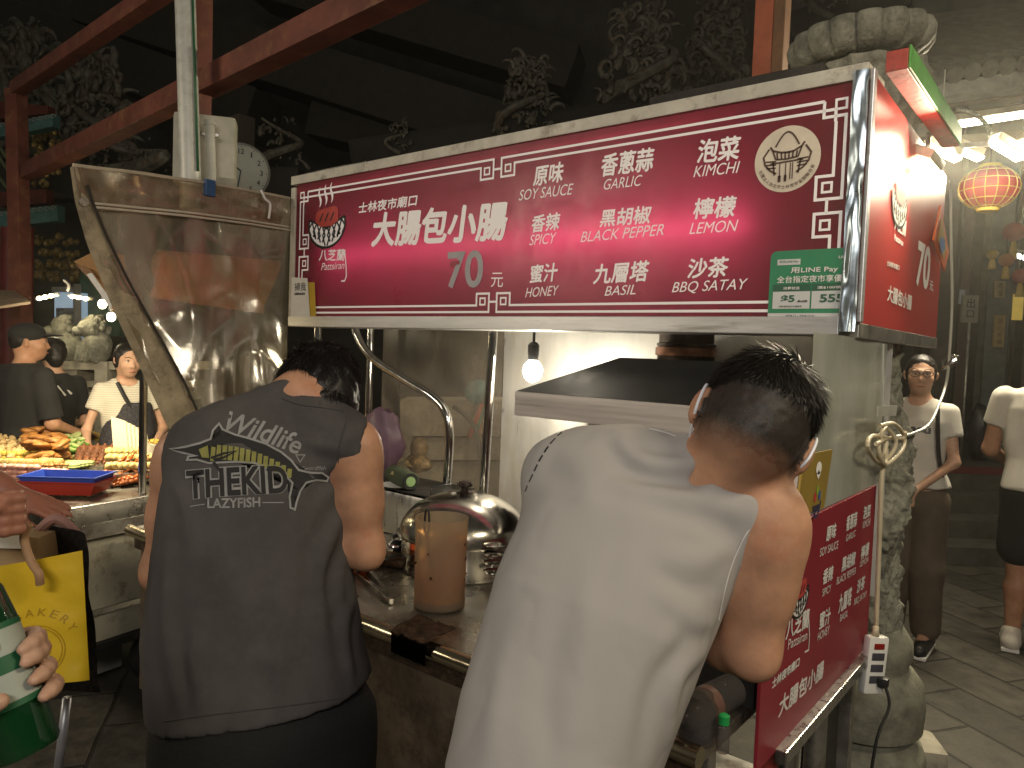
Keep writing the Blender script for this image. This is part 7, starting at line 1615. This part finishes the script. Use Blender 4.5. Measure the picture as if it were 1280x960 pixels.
bm = B(); tube(bm, [atF(.03, -.1, 1.36), atF(.09, -.108, 1.30)], .008, 6); tube(bm, [atF(.0, -.105, 1.36), atF(.05, -.115, 1.29)], .007, 6); obj('white_stripe', bm, WHITEP, tF)
# the vendor
fG = P(157, 540, 4.85); fG.z = 0; dirG = unit(Vector((CAM.x-fG.x, CAM.y-fG.y, 0)))
STRP = None
m, nt, b = _nt('striped_tee'); N = nt.nodes; tc = N.new('ShaderNodeTexCoord'); wv = N.new('ShaderNodeTexWave'); wv.bands_direction = 'Z'; wv.inputs['Scale'].default_value = 22; wv.inputs['Distortion'].default_value = .6; wv.inputs['Detail'].default_value = 1
nt.links.new(tc.outputs['Object'], wv.inputs['Vector']); rp = N.new('ShaderNodeValToRGB'); rp.color_ramp.elements[0].position = .12; rp.color_ramp.elements[1].position = .3; rp.color_ramp.elements[0].color = (.40, .37, .29, 1); rp.color_ramp.elements[1].color = (.58, .54, .44, 1)
nt.links.new(wv.outputs['Fac'], rp.inputs[0]); nt.links.new(rp.outputs[0], b.inputs['Base Color']); b.inputs['Roughness'].default_value = .9
tG, haG, MG, atG, JG, shG, RG, fwG = bystander('food vendor woman in a striped white tee and dark apron behind the fried food', fG, unit(dirG+_Rl*.25), 1.60, m, BT, BLACK, SKIN_F,
  {1: ((.24, .0, 1.10), (.26, .2, 1.0), (.1, 1, -.2), (0, .1, 1)), -1: ((-.235, .03, 1.10), (-.12, .28, 1.02), (.3, 1, -.1), (0, .1, 1))}, True, 10, femme=True, nod=.12)
bm = B(); tube(bm, smooth_pts([atG(.07, .08, 1.43), atG(.03, .13, 1.33), atG(-.03, .142, 1.22)], 5), .014, 6); obj('apron_strap', bm, BLACK, tG)
C = Solid(); C.loft(fG, RG, fwG, UPZ, [(.6, 0, .03, .175, .125), (.9, 0, .03, .175, .13), (1.1, -.02, .03, .15, .118), (1.22, -.04, .03, .10, .115)], .02, capk=.02); C.halfspace(fG-fwG*.0, -fwG, A3(fG)-.4, A3(fG)+A3((.4, .4, 1.6)))
solid_obj('apron', C, mat('spotted_apron', (.03, .028, .032), .8, var=.9, scale=90), tG, .01)
# =================================================================== the fried food stall on the left
TZ = .92
C0 = PZ(64, 642, TZ); C1 = PZ(184, 622, TZ); ex_ = (C1-C0).normalized(); ey_ = Vector((-ex_.y, ex_.x, 0))
def ft(a, b, z=0.0): return Vector((C0.x, C0.y, 0))+ex_*a+ey_*b+UPZ*(TZ+z)
fm = Matrix.Rotation(math.atan2(ex_.y, ex_.x), 4, 'Z')
def fbox(bm, a0, b0, a1, b1, z0, z1, bev=.003): return box(bm, ft((a0+a1)/2, (b0+b1)/2, (z0+z1)/2-0), (abs(a1-a0), abs(b1-b0), abs(z1-z0)), bev, fm)
fs = thing('fried_food_stall', 'steel fried food cart with trays of snacks at the left', 'food cart', (C0.x, C0.y, 0))
bm = B(); fbox(bm, .002, 0, .9, 1.75, -.062, -.01); obj('tray_top', bm, WORN, fs, False)
bm = B(); fbox(bm, .0, -.012, .9, -.001, -.075, .012); fbox(bm, -.012, -.012, -.001, 1.75, -.075, .012); obj('tray_rim', bm, mat('bright_rim', (.52, .50, .46), .3, 1, .15, 8, rvar=.12), fs, False)
bm = B(); fbox(bm, .0, .0, .9, .02, -.14, -.076); obj('drawer_front', bm, OLDSTEEL, fs, False)
bm = B(); box2(bm, (0, 0, 0), (.001, .001, .001)); bm.clear(); fbox(bm, .02, .06, .55, 1.7, -.62, -.145); obj('cabinet', bm, mat('dirty_cream_panel', (.46, .43, .33), .5, .1, .15, 5, dirt=(.12, .09, .05), dirt_amt=.4, dscale=10, bump=.2), fs, False)
bm = B(); fbox(bm, .552, .07, .575, 1.7, -.66, -.15); obj('side_panel', bm, OLDSTEEL, fs, False)
bm = B(); fbox(bm, .015, .05, .56, .058, -.50, -.47); obj('panel_strip', bm, OLDSTEEL, fs, False)
bm = B(); fbox(bm, .0, .04, .6, 1.7, -.66, -.622); obj('lower_rail', bm, DARKMETAL, fs, False)
for a, b in ((.56, .1), (.1, 1.5), (.5, 1.5)): 
    bm = B(); c = ft(a, b, 0); lathe(bm, [(.03, -.035), (.13, -.04), (.135, -.02), (.135, .02), (.13, .04), (.03, .035)], 28, mx=(fm.to_3x3() @ Matrix.Rotation(pi/2, 3, 'X')), c=(c.x, c.y, .136)); obj('wheel', bm, BLACK, fs)
bm = B(); fbox(bm, .15, .3, .5, 1.2, -.88, -.70); prop(obj('white_crate', bm, mat('grey_white_crate', (.34, .34, .32), .5, var=.1), None, False), 'pale plastic crate under the fried food cart', 'crate')
bm = B(); p = ft(.42, .04, 0); tube(bm, [p+UPZ*-.1, p+UPZ*.56], .017, 14); obj('front_post', bm, CHROME, fs)
# rear grill tray
bm = B(); poly_prism(bm, [PZ(*q, TZ+.05) for q in ((140, 594), (215, 586), (215, 552), (150, 556))], (0, 0, -.05)); obj('grill_tray', bm, OLDSTEEL, fs, False)
# food, each piece its own object
def food(n, x0, y0, z=TZ): v = PZ(x0, y0, z); return v
FR1 = mat('fried_batter', (.29, .12, .028), .5, 0, .3, 25, bump=.9, bscale=120, dirt=(.45, .24, .07), dirt_amt=.35, dscale=20); FR2 = mat('pale_fritter', (.52, .36, .16), .55, 0, .25, 25, bump=1, bscale=90); YEL = mat('sweetcorn', (.60, .42, .07), .45, 0, .2, 40, bump=.8, bscale=160)
GRN = mat('courgette_skin', (.10, .22, .03), .4, 0, .3, 12); PGR = mat('courgette_flesh', (.48, .55, .22), .45, 0, .15, 10); MEAT = mat('dark_grilled_meat', (.16, .065, .03), .4, 0, .4, 25, bump=.9, bscale=90); PINK = mat('raw_pink_meat', (.55, .27, .20), .45, 0, .25, 20, bump=.5); TOFU = mat('tofu_yellow', (.60, .45, .16), .5, 0, .2, 18, bump=.5); WOOD = mat('bamboo', (.50, .36, .17), .6)
SHR = mat('glazed_skewer', (.36, .10, .02), .25, 0, .4, 30, bump=.6); WHT = mat('white_radish', (.66, .62, .48), .5, 0, .08, 12); GREY = mat('grey_squid', (.30, .26, .21), .4, 0, .3, 25, bump=.6)
rnd = random.Random(21)
def mk(name, shape, m):
    bm = B(); shape(bm); o = obj(name, bm, m, None, True, sharp=None if name not in ('courgette_slice', 'yellow_stick', 'tofu_skewer') else 40); return o
def scatter(proto, n, pos, label, cat, group, rots=True):
    for i in range(n):
        o = proto if i == 0 else proto.copy()
        if i: COL.objects.link(o)
        p, rz, tl = pos(i); o.location = p; o.rotation_euler = (tl[0], tl[1], rz); prop(o, label, cat, group)
def quadpos(c, nx, ny, lift=.0, jx=.3, pile=None):
    """grid of spots inside a photo quad laid on the tray"""
    q = [PZ(*k, TZ) for k in c]
    def pos(i):
        u = ((i % nx)+.5+rnd.uniform(-jx, jx))/nx; v = ((i//nx % ny)+.5+rnd.uniform(-jx, jx))/ny; lay = i//(nx*ny)
        p = (q[0]*(1-u)+q[1]*u)*(1-v)+(q[3]*(1-u)+q[2]*u)*v; return p+UPZ*(lift+lay*(pile or .02)+rnd.uniform(0, .006)), rnd.uniform(0, 6.28), (rnd.uniform(-.35, .35), rnd.uniform(-.35, .35))
    return pos
cake = mk('fried_cake', lambda b: ell(b, (0, 0, 0), (.058, .045, .018), 22, 14, jit=.25, seed=3), FR1)
scatter(cake, 60, quadpos(((40, 592), (82, 588), (68, 552), (30, 556)), 4, 3, .02, .35, .026), 'golden brown fried cake in the heaped pile on the tray', 'fried cake', 'fried cakes heaped on the tray')
pop = mk('chicken_bite', lambda b: ell(b, (0, 0, 0), (.024, .020, .018), 14, 10, jit=.6, seed=5), FR2)
scatter(pop, 90, quadpos(((-8, 584), (36, 580), (34, 552), (-8, 556)), 6, 5, .015, .4, .024), 'pale fried chicken bite in the pile at the left edge', 'chicken bite', 'fried chicken bites piled at the left edge')
cz = mk('courgette_slice', lambda b: lathe(b, [(.001, -.007), (.028, -.007), (.030, -.004), (.030, .004), (.028, .007), (.001, .007)], 16, cap0=False, cap1=False), PGR)
cz.data.materials.append(GRN)
for p_ in cz.data.polygons:
    if abs(p_.normal.z) < .6: p_.material_index = 1
def cpos(i):
    q = quadpos(((76, 580), (112, 574), (104, 553), (70, 560)), 5, 3, .012, .25, .02)(i); return q[0], q[1], (rnd.uniform(.1, .5), rnd.uniform(-.3, .3))
scatter(cz, 60, cpos, 'pale green courgette slice in rows beside the fried cakes', 'courgette slice', 'courgette slices on the tray')
yb = mk('yellow_stick', lambda b: box(b, (0, 0, 0), (.15, .03, .022), .008), YEL)
def rowpos(a, b, n, lift, rz, jit=.004, lay=1):
    pa, pb = PZ(*a, TZ), PZ(*b, TZ)
    def pos(i): t = ((i % n)+.5)/n; return pa.lerp(pb, t)+UPZ*(lift+(i//n)*.022+rnd.uniform(0, jit)), rz+rnd.uniform(-.08, .08), (rnd.uniform(-.1, .1), 0)
    return pos
aX = math.atan2(_Rl.y, _Rl.x)
scatter(yb, 12, rowpos((100, 545), (132, 556), 6, .02, aX-.5), 'orange yellow pumpkin stick in the rear corner of the tray', 'pumpkin stick', 'pumpkin sticks in the rear corner')
cob = mk('corn_skewer', lambda b: [ell(b, (x*.026, 0, 0), (.018, .017, .016), 10, 8, jit=.2, seed=x+5) for x in range(-3, 4)], YEL)
scatter(cob, 6, rowpos((6, 581), (52, 579), 2, .012, aX, lay=3), 'yellow skewer of sweetcorn rounds in the upper left row', 'corn skewer', 'sweetcorn skewers on the left of the tray')
tof = mk('tofu_skewer', lambda b: [box(b, (x*.04, 0, 0), (.036, .034, .028), .006) for x in range(-2, 3)], TOFU)
scatter(tof, 9, rowpos((8, 592), (64, 589), 3, .012, aX, lay=3), 'browned tofu skewer in the middle left row', 'tofu skewer', 'tofu skewers on the left of the tray')
def sk(b, n, r, sp, jit, seed):
    for x in range(n): ell(b, ((x-n/2+.5)*sp, 0, 0), (r*1.2, r, r*.8), 10, 7, jit=jit, seed=seed+x)
ham = mk('pink_meat_skewer', lambda b: sk(b, 5, .018, .028, .4, 1), PINK)
scatter(ham, 14, rowpos((4, 604), (74, 602), 4, .01, aX, lay=3), 'pink pork skewer in the front left row', 'meat skewer', 'pink pork skewers on the left of the tray')
ham2 = mk('brown_meat_skewer', lambda b: sk(b, 6, .012, .024, .4, 11), FR1)
scatter(ham2, 12, rowpos((4, 598), (76, 596), 4, .016, aX, lay=3), 'thin brown sausage skewer between the tofu and pink pork rows', 'sausage skewer', 'brown sausage skewers on the left')
gbn = mk('green_bean_bundle', lambda b: [tube(b, [(-.08, y*.012, z*.012), (.08, y*.012+.004, z*.012)], .006, 6) for y in range(-2, 3) for z in range(2)], PGR)
scatter(gbn, 5, rowpos((74, 586), (100, 582), 5, .01, aX+.2), 'bundle of green beans in front of the courgette slices', 'bean bundle', 'green bean bundles')
wr_ = mk('white_radish_roll', lambda b: [tube(b, [(-.09, 0, 0), (-.085, 0, 0), (.085, 0, 0), (.09, 0, 0)], [.012, .02, .02, .012], 12)], WHT)
scatter(wr_, 3, lambda i: (PZ(110+i*5, 572-i*1.5, TZ)+UPZ*.025, aX+.75, (0, -.1)), 'white rice roll lying by the dark meat skewers', 'rice roll', 'white rice rolls')
def msk(b):
    for x in range(9): ell(b, ((x-4.4)*.022, 0, 0), (.021, .016, .014), 12, 8, jit=.6, seed=x)
    tube(b, [(-.17, 0, 0), (.13, 0, 0)], .0025, 5)
ms = mk('grilled_meat_skewer', msk, MEAT)
def mpos(i): a, b = PZ(80+i*4.4, 598, TZ), PZ(112+i*4.4, 562, TZ); p = a.lerp(b, .5)+UPZ*(.045+.012*(i % 2)); d = b-a; return p, math.atan2(d.y, d.x), (0, -.28)
scatter(ms, 11, mpos, 'dark grilled meat skewer leaning across the tray edge', 'meat skewer', 'dark grilled meat skewers')
sh_ = mk('glazed_skewer', lambda b: (sk(b, 6, .013, .022, .5, 3), tube(b, [(-.09, 0, 0), (.12, 0, 0)], .0025, 5)), SHR)
scatter(sh_, 14, lambda i: (PZ(136+i*2.6, 606-(i % 4)*4, TZ)+UPZ*(.02+.012*(i % 4)), aX+rnd.uniform(.5, 1.3), (0, -rnd.uniform(.1, .7))), 'shiny red brown glazed skewer at the front right of the tray', 'glazed skewer', 'glazed skewers at the front right')
sq_ = mk('squid_skewer', lambda b: sk(b, 6, .014, .024, .6, 31), GREY)
scatter(sq_, 5, lambda i: (PZ(82+i*9.5, 617-i*2.2, TZ)+UPZ*.012, aX+.15, (0, 0)), 'grey squid skewer along the front rim of the tray', 'squid skewer', 'grey squid skewers on the front rim')
roll = mk('cabbage_roll', lambda b: (ell(b, (0, 0, 0), (.024, .024, .02), 12, 8, jit=.3, seed=3)), TOFU)
def rpos(i): 
    row = i//9; k = i % 9; return (PZ(137+k*7.4, (566, 574, 585)[row], TZ+.07)+UPZ*.01), rnd.uniform(0, 6), (rnd.uniform(-.3, .3), 0)
scatter(roll, 27, rpos, 'pale yellow stuffed roll on the rear grill tray', 'stuffed roll', 'stuffed rolls on the rear grill tray')
# blue and red basket
bc = PZ(85, 607, TZ+.03); bk_ = thing('plastic_basket', 'blue plastic basket nested in a red one at the front of the tray', 'basket', (bc.x, bc.y, TZ))
w2, h2 = .165, .095
bxM = Matrix.Rotation(aX+.05, 3, 'Z')
def trayshape(bm, w, d, z0, z1, fl, th):
    def ring(k, z, o=0): return [bm.verts.new(bxM @ Vector((sx*(w*k-o), sy*(d*k-o), z))+Vector((bc.x, bc.y, TZ))) for sx, sy in ((-1, -1), (1, -1), (1, 1), (-1, 1))]
    r = [ring(.86, z0), ring(1, z1), ring(1.04, z1+.003), ring(1.04, z1+.008), ring(1, z1+.008, th), ring(.86, z0+.006, th)]
    for a, b in zip(r, r[1:]):
        for j in range(4): bm.faces.new((a[j], a[(j+1) % 4], b[(j+1) % 4], b[j]))
    bm.faces.new(r[0][::-1]); bm.faces.new(r[-1])
bm = B(); trayshape(bm, w2, h2, .002, .055, 0, .004); obj('red_basket', bm, mat('red_plastic', (.42, .035, .02), .35), bk_, False)
bm = B(); trayshape(bm, w2*1.0, h2*1.0, .03, .078, 0, .004); obj('blue_basket', bm, mat('blue_plastic', (.03, .075, .42), .35), bk_, False)
# paper bags in a white holder, yellow garnish tub
pc = PZ(152, 572, TZ+.02); ph_ = thing('paper_bag_stack', 'stack of cream paper bags standing in front of the vendor', 'paper bags', (pc.x, pc.y, TZ+.06))
for i in range(6):
    bm = B(); o_ = _Rl*(.018*i)+_F0*.01*i; pts = [pc+o_+_Rl*-.05+UPZ*.06, pc+o_+_Rl*.035+UPZ*.055, pc+o_+_Rl*.02+UPZ*(.21-.012*i), pc+o_+_Rl*-.065+UPZ*(.235-.014*i)]; poly_prism(bm, pts, _F0*.012+_Rl*.004); obj('paper_bag', bm, mat('cream_paper', (.64, .58, .42), .8, var=.06), ph_, False)
pc2 = PZ(194, 568, TZ+.07); bm = B(); lathe(bm, [(.05, 0), (.065, .06), (.06, .06), (.05, .01)], 20, c=pc2); prop(obj('white_tub', bm, mat('cream_tub', (.55, .50, .38), .5)), 'cream tub of shredded garnish behind the chrome post', 'tub')
bm = B()
for i in range(40): a = rnd.uniform(0, 6.28); r = rnd.uniform(0, .05); c = pc2+Vector((cos(a)*r, sin(a)*r, .062)); tube(bm, [c, c+Vector((rnd.uniform(-.02, .02), rnd.uniform(-.02, .02), rnd.uniform(.005, .025)))], .002, 4)
o = prop(obj('shredded_garnish', bm, YEL), 'shredded yellow garnish heaped in the cream tub', 'garnish', None, 'stuff')
area('food_lamp', P(70, 400, 3.6), PZ(80, 590, TZ), .5, .2, 34, (1, .84, .56))
# =================================================================== shopping bags, bottle and hands close to the lens at the left
YB_ = P(62, 765, 1.5); yb0 = thing('yellow_carrier_bag', 'yellow carrier bag with a round bakery emblem held at the left edge', 'bag', P(60, 855, 1.5))
YM = mat('yellow_plastic_bag', (.66, .44, .02), .38, 0, .08, 6, bump=.5, bscale=22)
bd = 1.5; kk = bd/FPX
q00, q10, q11, q01 = P(-60, 856, bd), P(112, 850, bd+.02), P(100, 688, bd+.02), P(-60, 716, bd)
q11 = P(103, 688, bd+.02)
nB_ = unit(CAM-P(30, 780, 1.5))
def bagf(u, v, side):
    p = (q00*(1-u)+q10*u)*(1-v)+(q01*(1-u)+q11*u)*v; bulge = .035*sin(pi*u)**.6*(1-.55*v)*side; return p+nB_*(bulge+.006*mnoise.noise(Vector((u*4, v*5, side*3)))) + Vector((0, 0, -.004*sin(u*pi)))
bm = B(); G = [grid(bm, lambda u, v, s=s: bagf(u, v, s), 24, 24) for s in (1, -1)]
for i in range(24):
    bm.faces.new((G[0][i][0], G[0][i+1][0], G[1][i+1][0], G[1][i][0]))
for j in range(24): bm.faces.new((G[0][24][j], G[0][24][j+1], G[1][24][j+1], G[1][24][j])); bm.faces.new((G[0][0][j], G[0][0][j+1], G[1][0][j+1], G[1][0][j]))
bagm = obj('bag_body', bm, YM, yb0, True, sharp=60)
PLG = Plane(P(40, 800, bd-.05), Vector((-nB_.y, nB_.x, 0)) if Vector((-nB_.y, nB_.x, 0)).dot(_Rl) > 0 else Vector((nB_.y, -nB_.x, 0)), (0, 0, 1))
bm = B()
for i, chx in enumerate('BAKERY'):
    V, Fc = text_mesh(chx, .0, 0); an = radians(112-17*i); cx_, cy_ = PLG.hit(42, 812); rr = 46*kk; sz = 9.5*kk; vs = []
    for x, y in V: lx, ly = (x-.5)*sz*.9, (y-.5)*sz; vs.append(bm.verts.new(PLG.at(cx_+rr*cos(an)+lx*sin(an)+ly*cos(an), cy_+rr*sin(an)-lx*cos(an)+ly*sin(an))))
    for f in Fc:
        try: bm.faces.new([vs[i] for i in f])
        except ValueError: pass
cx_, cy_ = PLG.hit(40, 818)
for r_ in (35, 32): stroke(bm, PLG, [(cx_+r_*kk*cos(a*pi/24), cy_+r_*kk*sin(a*pi/24)) for a in range(48)], 1.0*kk, 0, True)
text_fit(bm, PLG, 'ently', cx_-24*kk, cy_+14*kk, cx_+4*kk, cy_+25*kk, 0, .0, .25)
for i in range(4): stroke(bm, PLG, [(cx_+(2+i*5)*kk, cy_-8*kk), (cx_+(5+i*5)*kk, cy_+8*kk)], 3*kk, 0)
for i in range(3): stroke(bm, PLG, [(cx_+(2)*kk, cy_+(8-7*i)*kk), (cx_+20*kk, cy_+(8-7*i)*kk)], 1.5*kk, 0)
stroke(bm, PLG, [(cx_+4*kk, cy_-12*kk), (cx_+8*kk, cy_-20*kk), (cx_+18*kk, cy_-20*kk), (cx_+22*kk, cy_-12*kk)], 1.5*kk, 0)
project_print('bakery_emblem', bagm, mat('brown_bag_print', (.40, .24, .01), .5), bagm, None, None, None, nB_, bm, .0015, .012)
bm = B(); tube(bm, smooth_pts([P(36, 655, 1.46), P(30, 672, 1.46), P(38, 700, 1.46), P(48, 716, 1.45), P(50, 730, 1.455)], 6), .008, 16); obj('bag_handle', bm, mat('brown_strap', (.34, .20, .10), .6), yb0)
pbg = thing('paper_carrier_bag', 'tan paper bag with a dark top edge behind the yellow carrier bag', 'bag', P(20, 720, 1.66))
bm = B(); poly_prism(bm, [P(-60, 760, 1.66), P(60, 760, 1.66), P(48, 672, 1.66), P(-60, 662, 1.66)], _F0*.08); obj('bag_body', bm, mat('tan_paper', (.36, .25, .13), .7, var=.15), pbg, False)
bm = B(); poly_prism(bm, [P(-60, 684, 1.652), P(30, 686, 1.652), P(28, 668, 1.652), P(-60, 664, 1.652)], _F0*.004); obj('bag_label', bm, PAPER, pbg, False)
bb = thing('black_tote', 'black checked tote bag hanging behind the yellow carrier bag', 'bag', P(80, 720, 1.75))
bm = B()
def tote(u, v):
    p = (P(30, 660+20*0, 1.74)*(1-u)+P(106, 668, 1.7)*u)*(1-v)+(P(30, 860, 1.74)*(1-u)+P(126, 866, 1.7)*u)*v; return p+Vector((.012, .012, 0))*mnoise.noise(Vector((u*4, v*4, 2)))+UPZ*.012*sin(u*3)*(1-v)
grid(bm, tote, 14, 18); bmesh.ops.solidify(bm, geom=bm.faces[:], thickness=.06)
m, nt, b = _nt('checked_cloth'); N = nt.nodes; tc = N.new('ShaderNodeTexCoord'); ck_ = N.new('ShaderNodeTexChecker'); ck_.inputs['Scale'].default_value = 60; ck_.inputs['Color1'].default_value = (.012, .011, .011, 1); ck_.inputs['Color2'].default_value = (.03, .022, .02, 1); nt.links.new(tc.outputs['Object'], ck_.inputs['Vector']); nt.links.new(ck_.outputs[0], b.inputs['Base Color']); b.inputs['Roughness'].default_value = .9
obj('tote_body', bm, m, bb, True)
bm = B(); tube(bm, smooth_pts([P(45, 668, 1.72), P(70, 648, 1.72), P(96, 668, 1.74)], 6), .012, 8); obj('tote_handle', bm, mat('pinkish_strap', (.30, .16, .13), .7), bb)
bm = B(); a_, b_ = P(84, 872, 1.85), P(70, 985, 1.85); tube(bm, [a_, b_], .011, 10); prop(obj('stool_leg', bm, mat('grey_stool', (.35, .35, .36), .4, .5)), 'grey metal stool leg below the yellow bag', 'stool leg')
bpy.data.objects['stool_leg'].name = 'folding_stick'
# bottle
b0, b1 = P(35, 940, .85), P(-67, 657, .86); ax3 = unit(b1-b0); LB = (b1-b0).length
btl = thing('beer_bottle', 'green glass beer bottle with a white label held at the lower left edge', 'bottle', b0)
m, nt, b = _nt('green_glass'); b.inputs['Base Color'].default_value = (.006, .055, .016, 1); b.inputs['Roughness'].default_value = .06; b.inputs['Transmission Weight'].default_value = .35; b.inputs['Coat Weight'].default_value = .6; GG = m
bm = B(); pr_ = [(0, .028), (.006, .031), (LB*.55, .031), (LB*.68, .028), (LB*.8, .016), (LB*.92, .0125), (LB, .0125), (LB+.003, .0145), (LB+.02, .0145)]; tube(bm, [b0+ax3*s for s, r in pr_], [r*1.12 for s, r in pr_], 36); obj('bottle_glass', bm, GG, btl)
LBL = mat('bottle_label', (.34, .37, .31), .5, var=.1); LBG = mat('bottle_label_green', (.015, .10, .04), .5)
def lab(s0, s1, r, m, nm):
    bm = B(); tube(bm, [b0+ax3*s0, b0+ax3*s1], r*1.12, 36, cap=False); obj(nm, bm, m, btl)
lab(LB*.20, LB*.54, .0313, LBL, 'label'); lab(LB*.34, LB*.41, .0316, LBG, 'label_band'); lab(LB*.2, LB*.225, .0316, LBG, 'label_band'); lab(LB*.515, LB*.54, .0316, LBG, 'label_band')
toC = unit(CAM-(b0+ax3*LB*.45)); toC = unit(toC-ax3*toC.dot(ax3)); PLT = Plane(b0+ax3*LB*.46+toC*.0365, ax3.cross(toC).normalized(), ax3)
bm = B(); disc(bm, PLT, 0, 0, .008, .009, .0005, 20); flat('label_crest', bm, LBG, btl)
# hand round the bottle: forearm comes in from below-left
hnd = thing('person', 'blurred hand gripping the green beer bottle at the lower left', 'person', b0)
S = Solid(); hc = b0+ax3*LB*.36; rt = ax3.cross(toC).normalized(); 
if rt.dot(_Rl) < 0: rt = -rt
bkd = -toC
S.ell(hc+bkd*.052-rt*.012, (.05, .03, .045), np.array(Matrix((rt, bkd, ax3)).transposed()), .02)
for i in range(4):
    z = (.030-.0185*i); L = (.95, 1.0, .96, .85)[i]; pts = []
    for a in (-150, -115, -85, -65, -48, -32, -14, 4, 22, 40*L, 56*L):
        an = radians(a); pts.append(hc+ax3*(z-.004*abs(i-1)-.00012*(a+60))+(rt*cos(an+pi*.0)*1+toC*sin(an))*(.0345+.011)*1.0)
    S.chain(pts, [.0098, .0098, .0098, .0097, .0096, .0095, .0094, .0092, .0090, .0084, .0070][-len(pts):], .004)
pts = [hc+bkd*.03-rt*.05-ax3*.02, hc-rt*.052+toC*.01-ax3*.03, hc-rt*.034+toC*.036-ax3*.035, hc-rt*.008+toC*.047-ax3*.03]; S.chain(pts, [.016, .014, .0125, .0095], .01)
S.cap(hc+bkd*.06-rt*.03, hc+bkd*.07-rt*.17-UPZ*.16, .032, .036, .03); S.cap(hc+bkd*.07-rt*.17-UPZ*.16, hc+bkd*.05-rt*.4-UPZ*.34, .036, .045, .03)
solid_obj('hand', S, SKIN_F, hnd, .003)
# fist holding the carrier bags
f2 = P(4, 640, 1.44); hn2 = thing('person', 'reddish fist holding the handles of the yellow carrier bag', 'person', f2)
S = Solid(); wr2 = f2-_Rl*.10+UPZ*.01-_F0*.02
S.ell(f2-_Rl*.03, (.045, .028, .042), np.array(Matrix((_Rl, _F0, UPZ)).transposed()), .02)
for i in range(4):
    z = .030-.02*i; c = f2+UPZ*z
    S.chain([c-_Rl*.02-_F0*.03, c+_Rl*.022-_F0*.028, c+_Rl*.036-_F0*.006, c+_Rl*.022+_F0*.018, c-_Rl*.006+_F0*.016], [.0115, .0115, .011, .010, .009], .006)
S.chain([f2-_Rl*.05-_F0*.03+UPZ*.03, f2-_Rl*.01-_F0*.045+UPZ*.034, f2+_Rl*.02-_F0*.044+UPZ*.02], [.015, .0125, .0105], .01)
S.cap(f2-_Rl*.06, f2-_Rl*.28+UPZ*.10, .030, .040, .03)
solid_obj('hand', S, skin_mat('reddish_skin', (.36, .16, .10)), hn2, .004)
# bare forearm reaching across to the tray
f3 = P(52, 622, 1.9); hn3 = thing('person', 'pinkish forearm and hand reaching over the tray at the far left', 'person', f3)
S = Solid(); S.cap(P(-80, 566, 1.9), P(-6, 610, 1.9), .046, .036, .03); S.cap(P(-6, 610, 1.9), P(22, 622, 1.9), .036, .029, .03); hand(S, P(22, 622, 1.9), unit(P(80, 640, 1.9)-P(22, 622, 1.9)), unit(UPZ-_F0*.5), .88, .18, 1, .05)
solid_obj('forearm', S, skin_mat('pink_skin', (.30, .125, .08)), hn3, .005)
# =================================================================== cooking smoke in the air
hz = bpy.data.materials.new('smoky_air'); hz.use_nodes = True; nt = hz.node_tree; nt.nodes.remove(nt.nodes['Principled BSDF'])
pv_ = nt.nodes.new('ShaderNodeVolumePrincipled'); pv_.inputs['Color'].default_value = (.92, .88, .78, 1); pv_.inputs['Density'].default_value = .0042; pv_.inputs['Anisotropy'].default_value = .78
nt.links.new(pv_.outputs[0], nt.nodes['Material Output'].inputs['Volume'])
bm = B(); box2(bm, (-24, -6, -1), (14, 24, 13.5)); o = obj('haze', bm, hz, None, False); o['kind'] = 'stuff'
SC.cycles.volume_bounces = 0
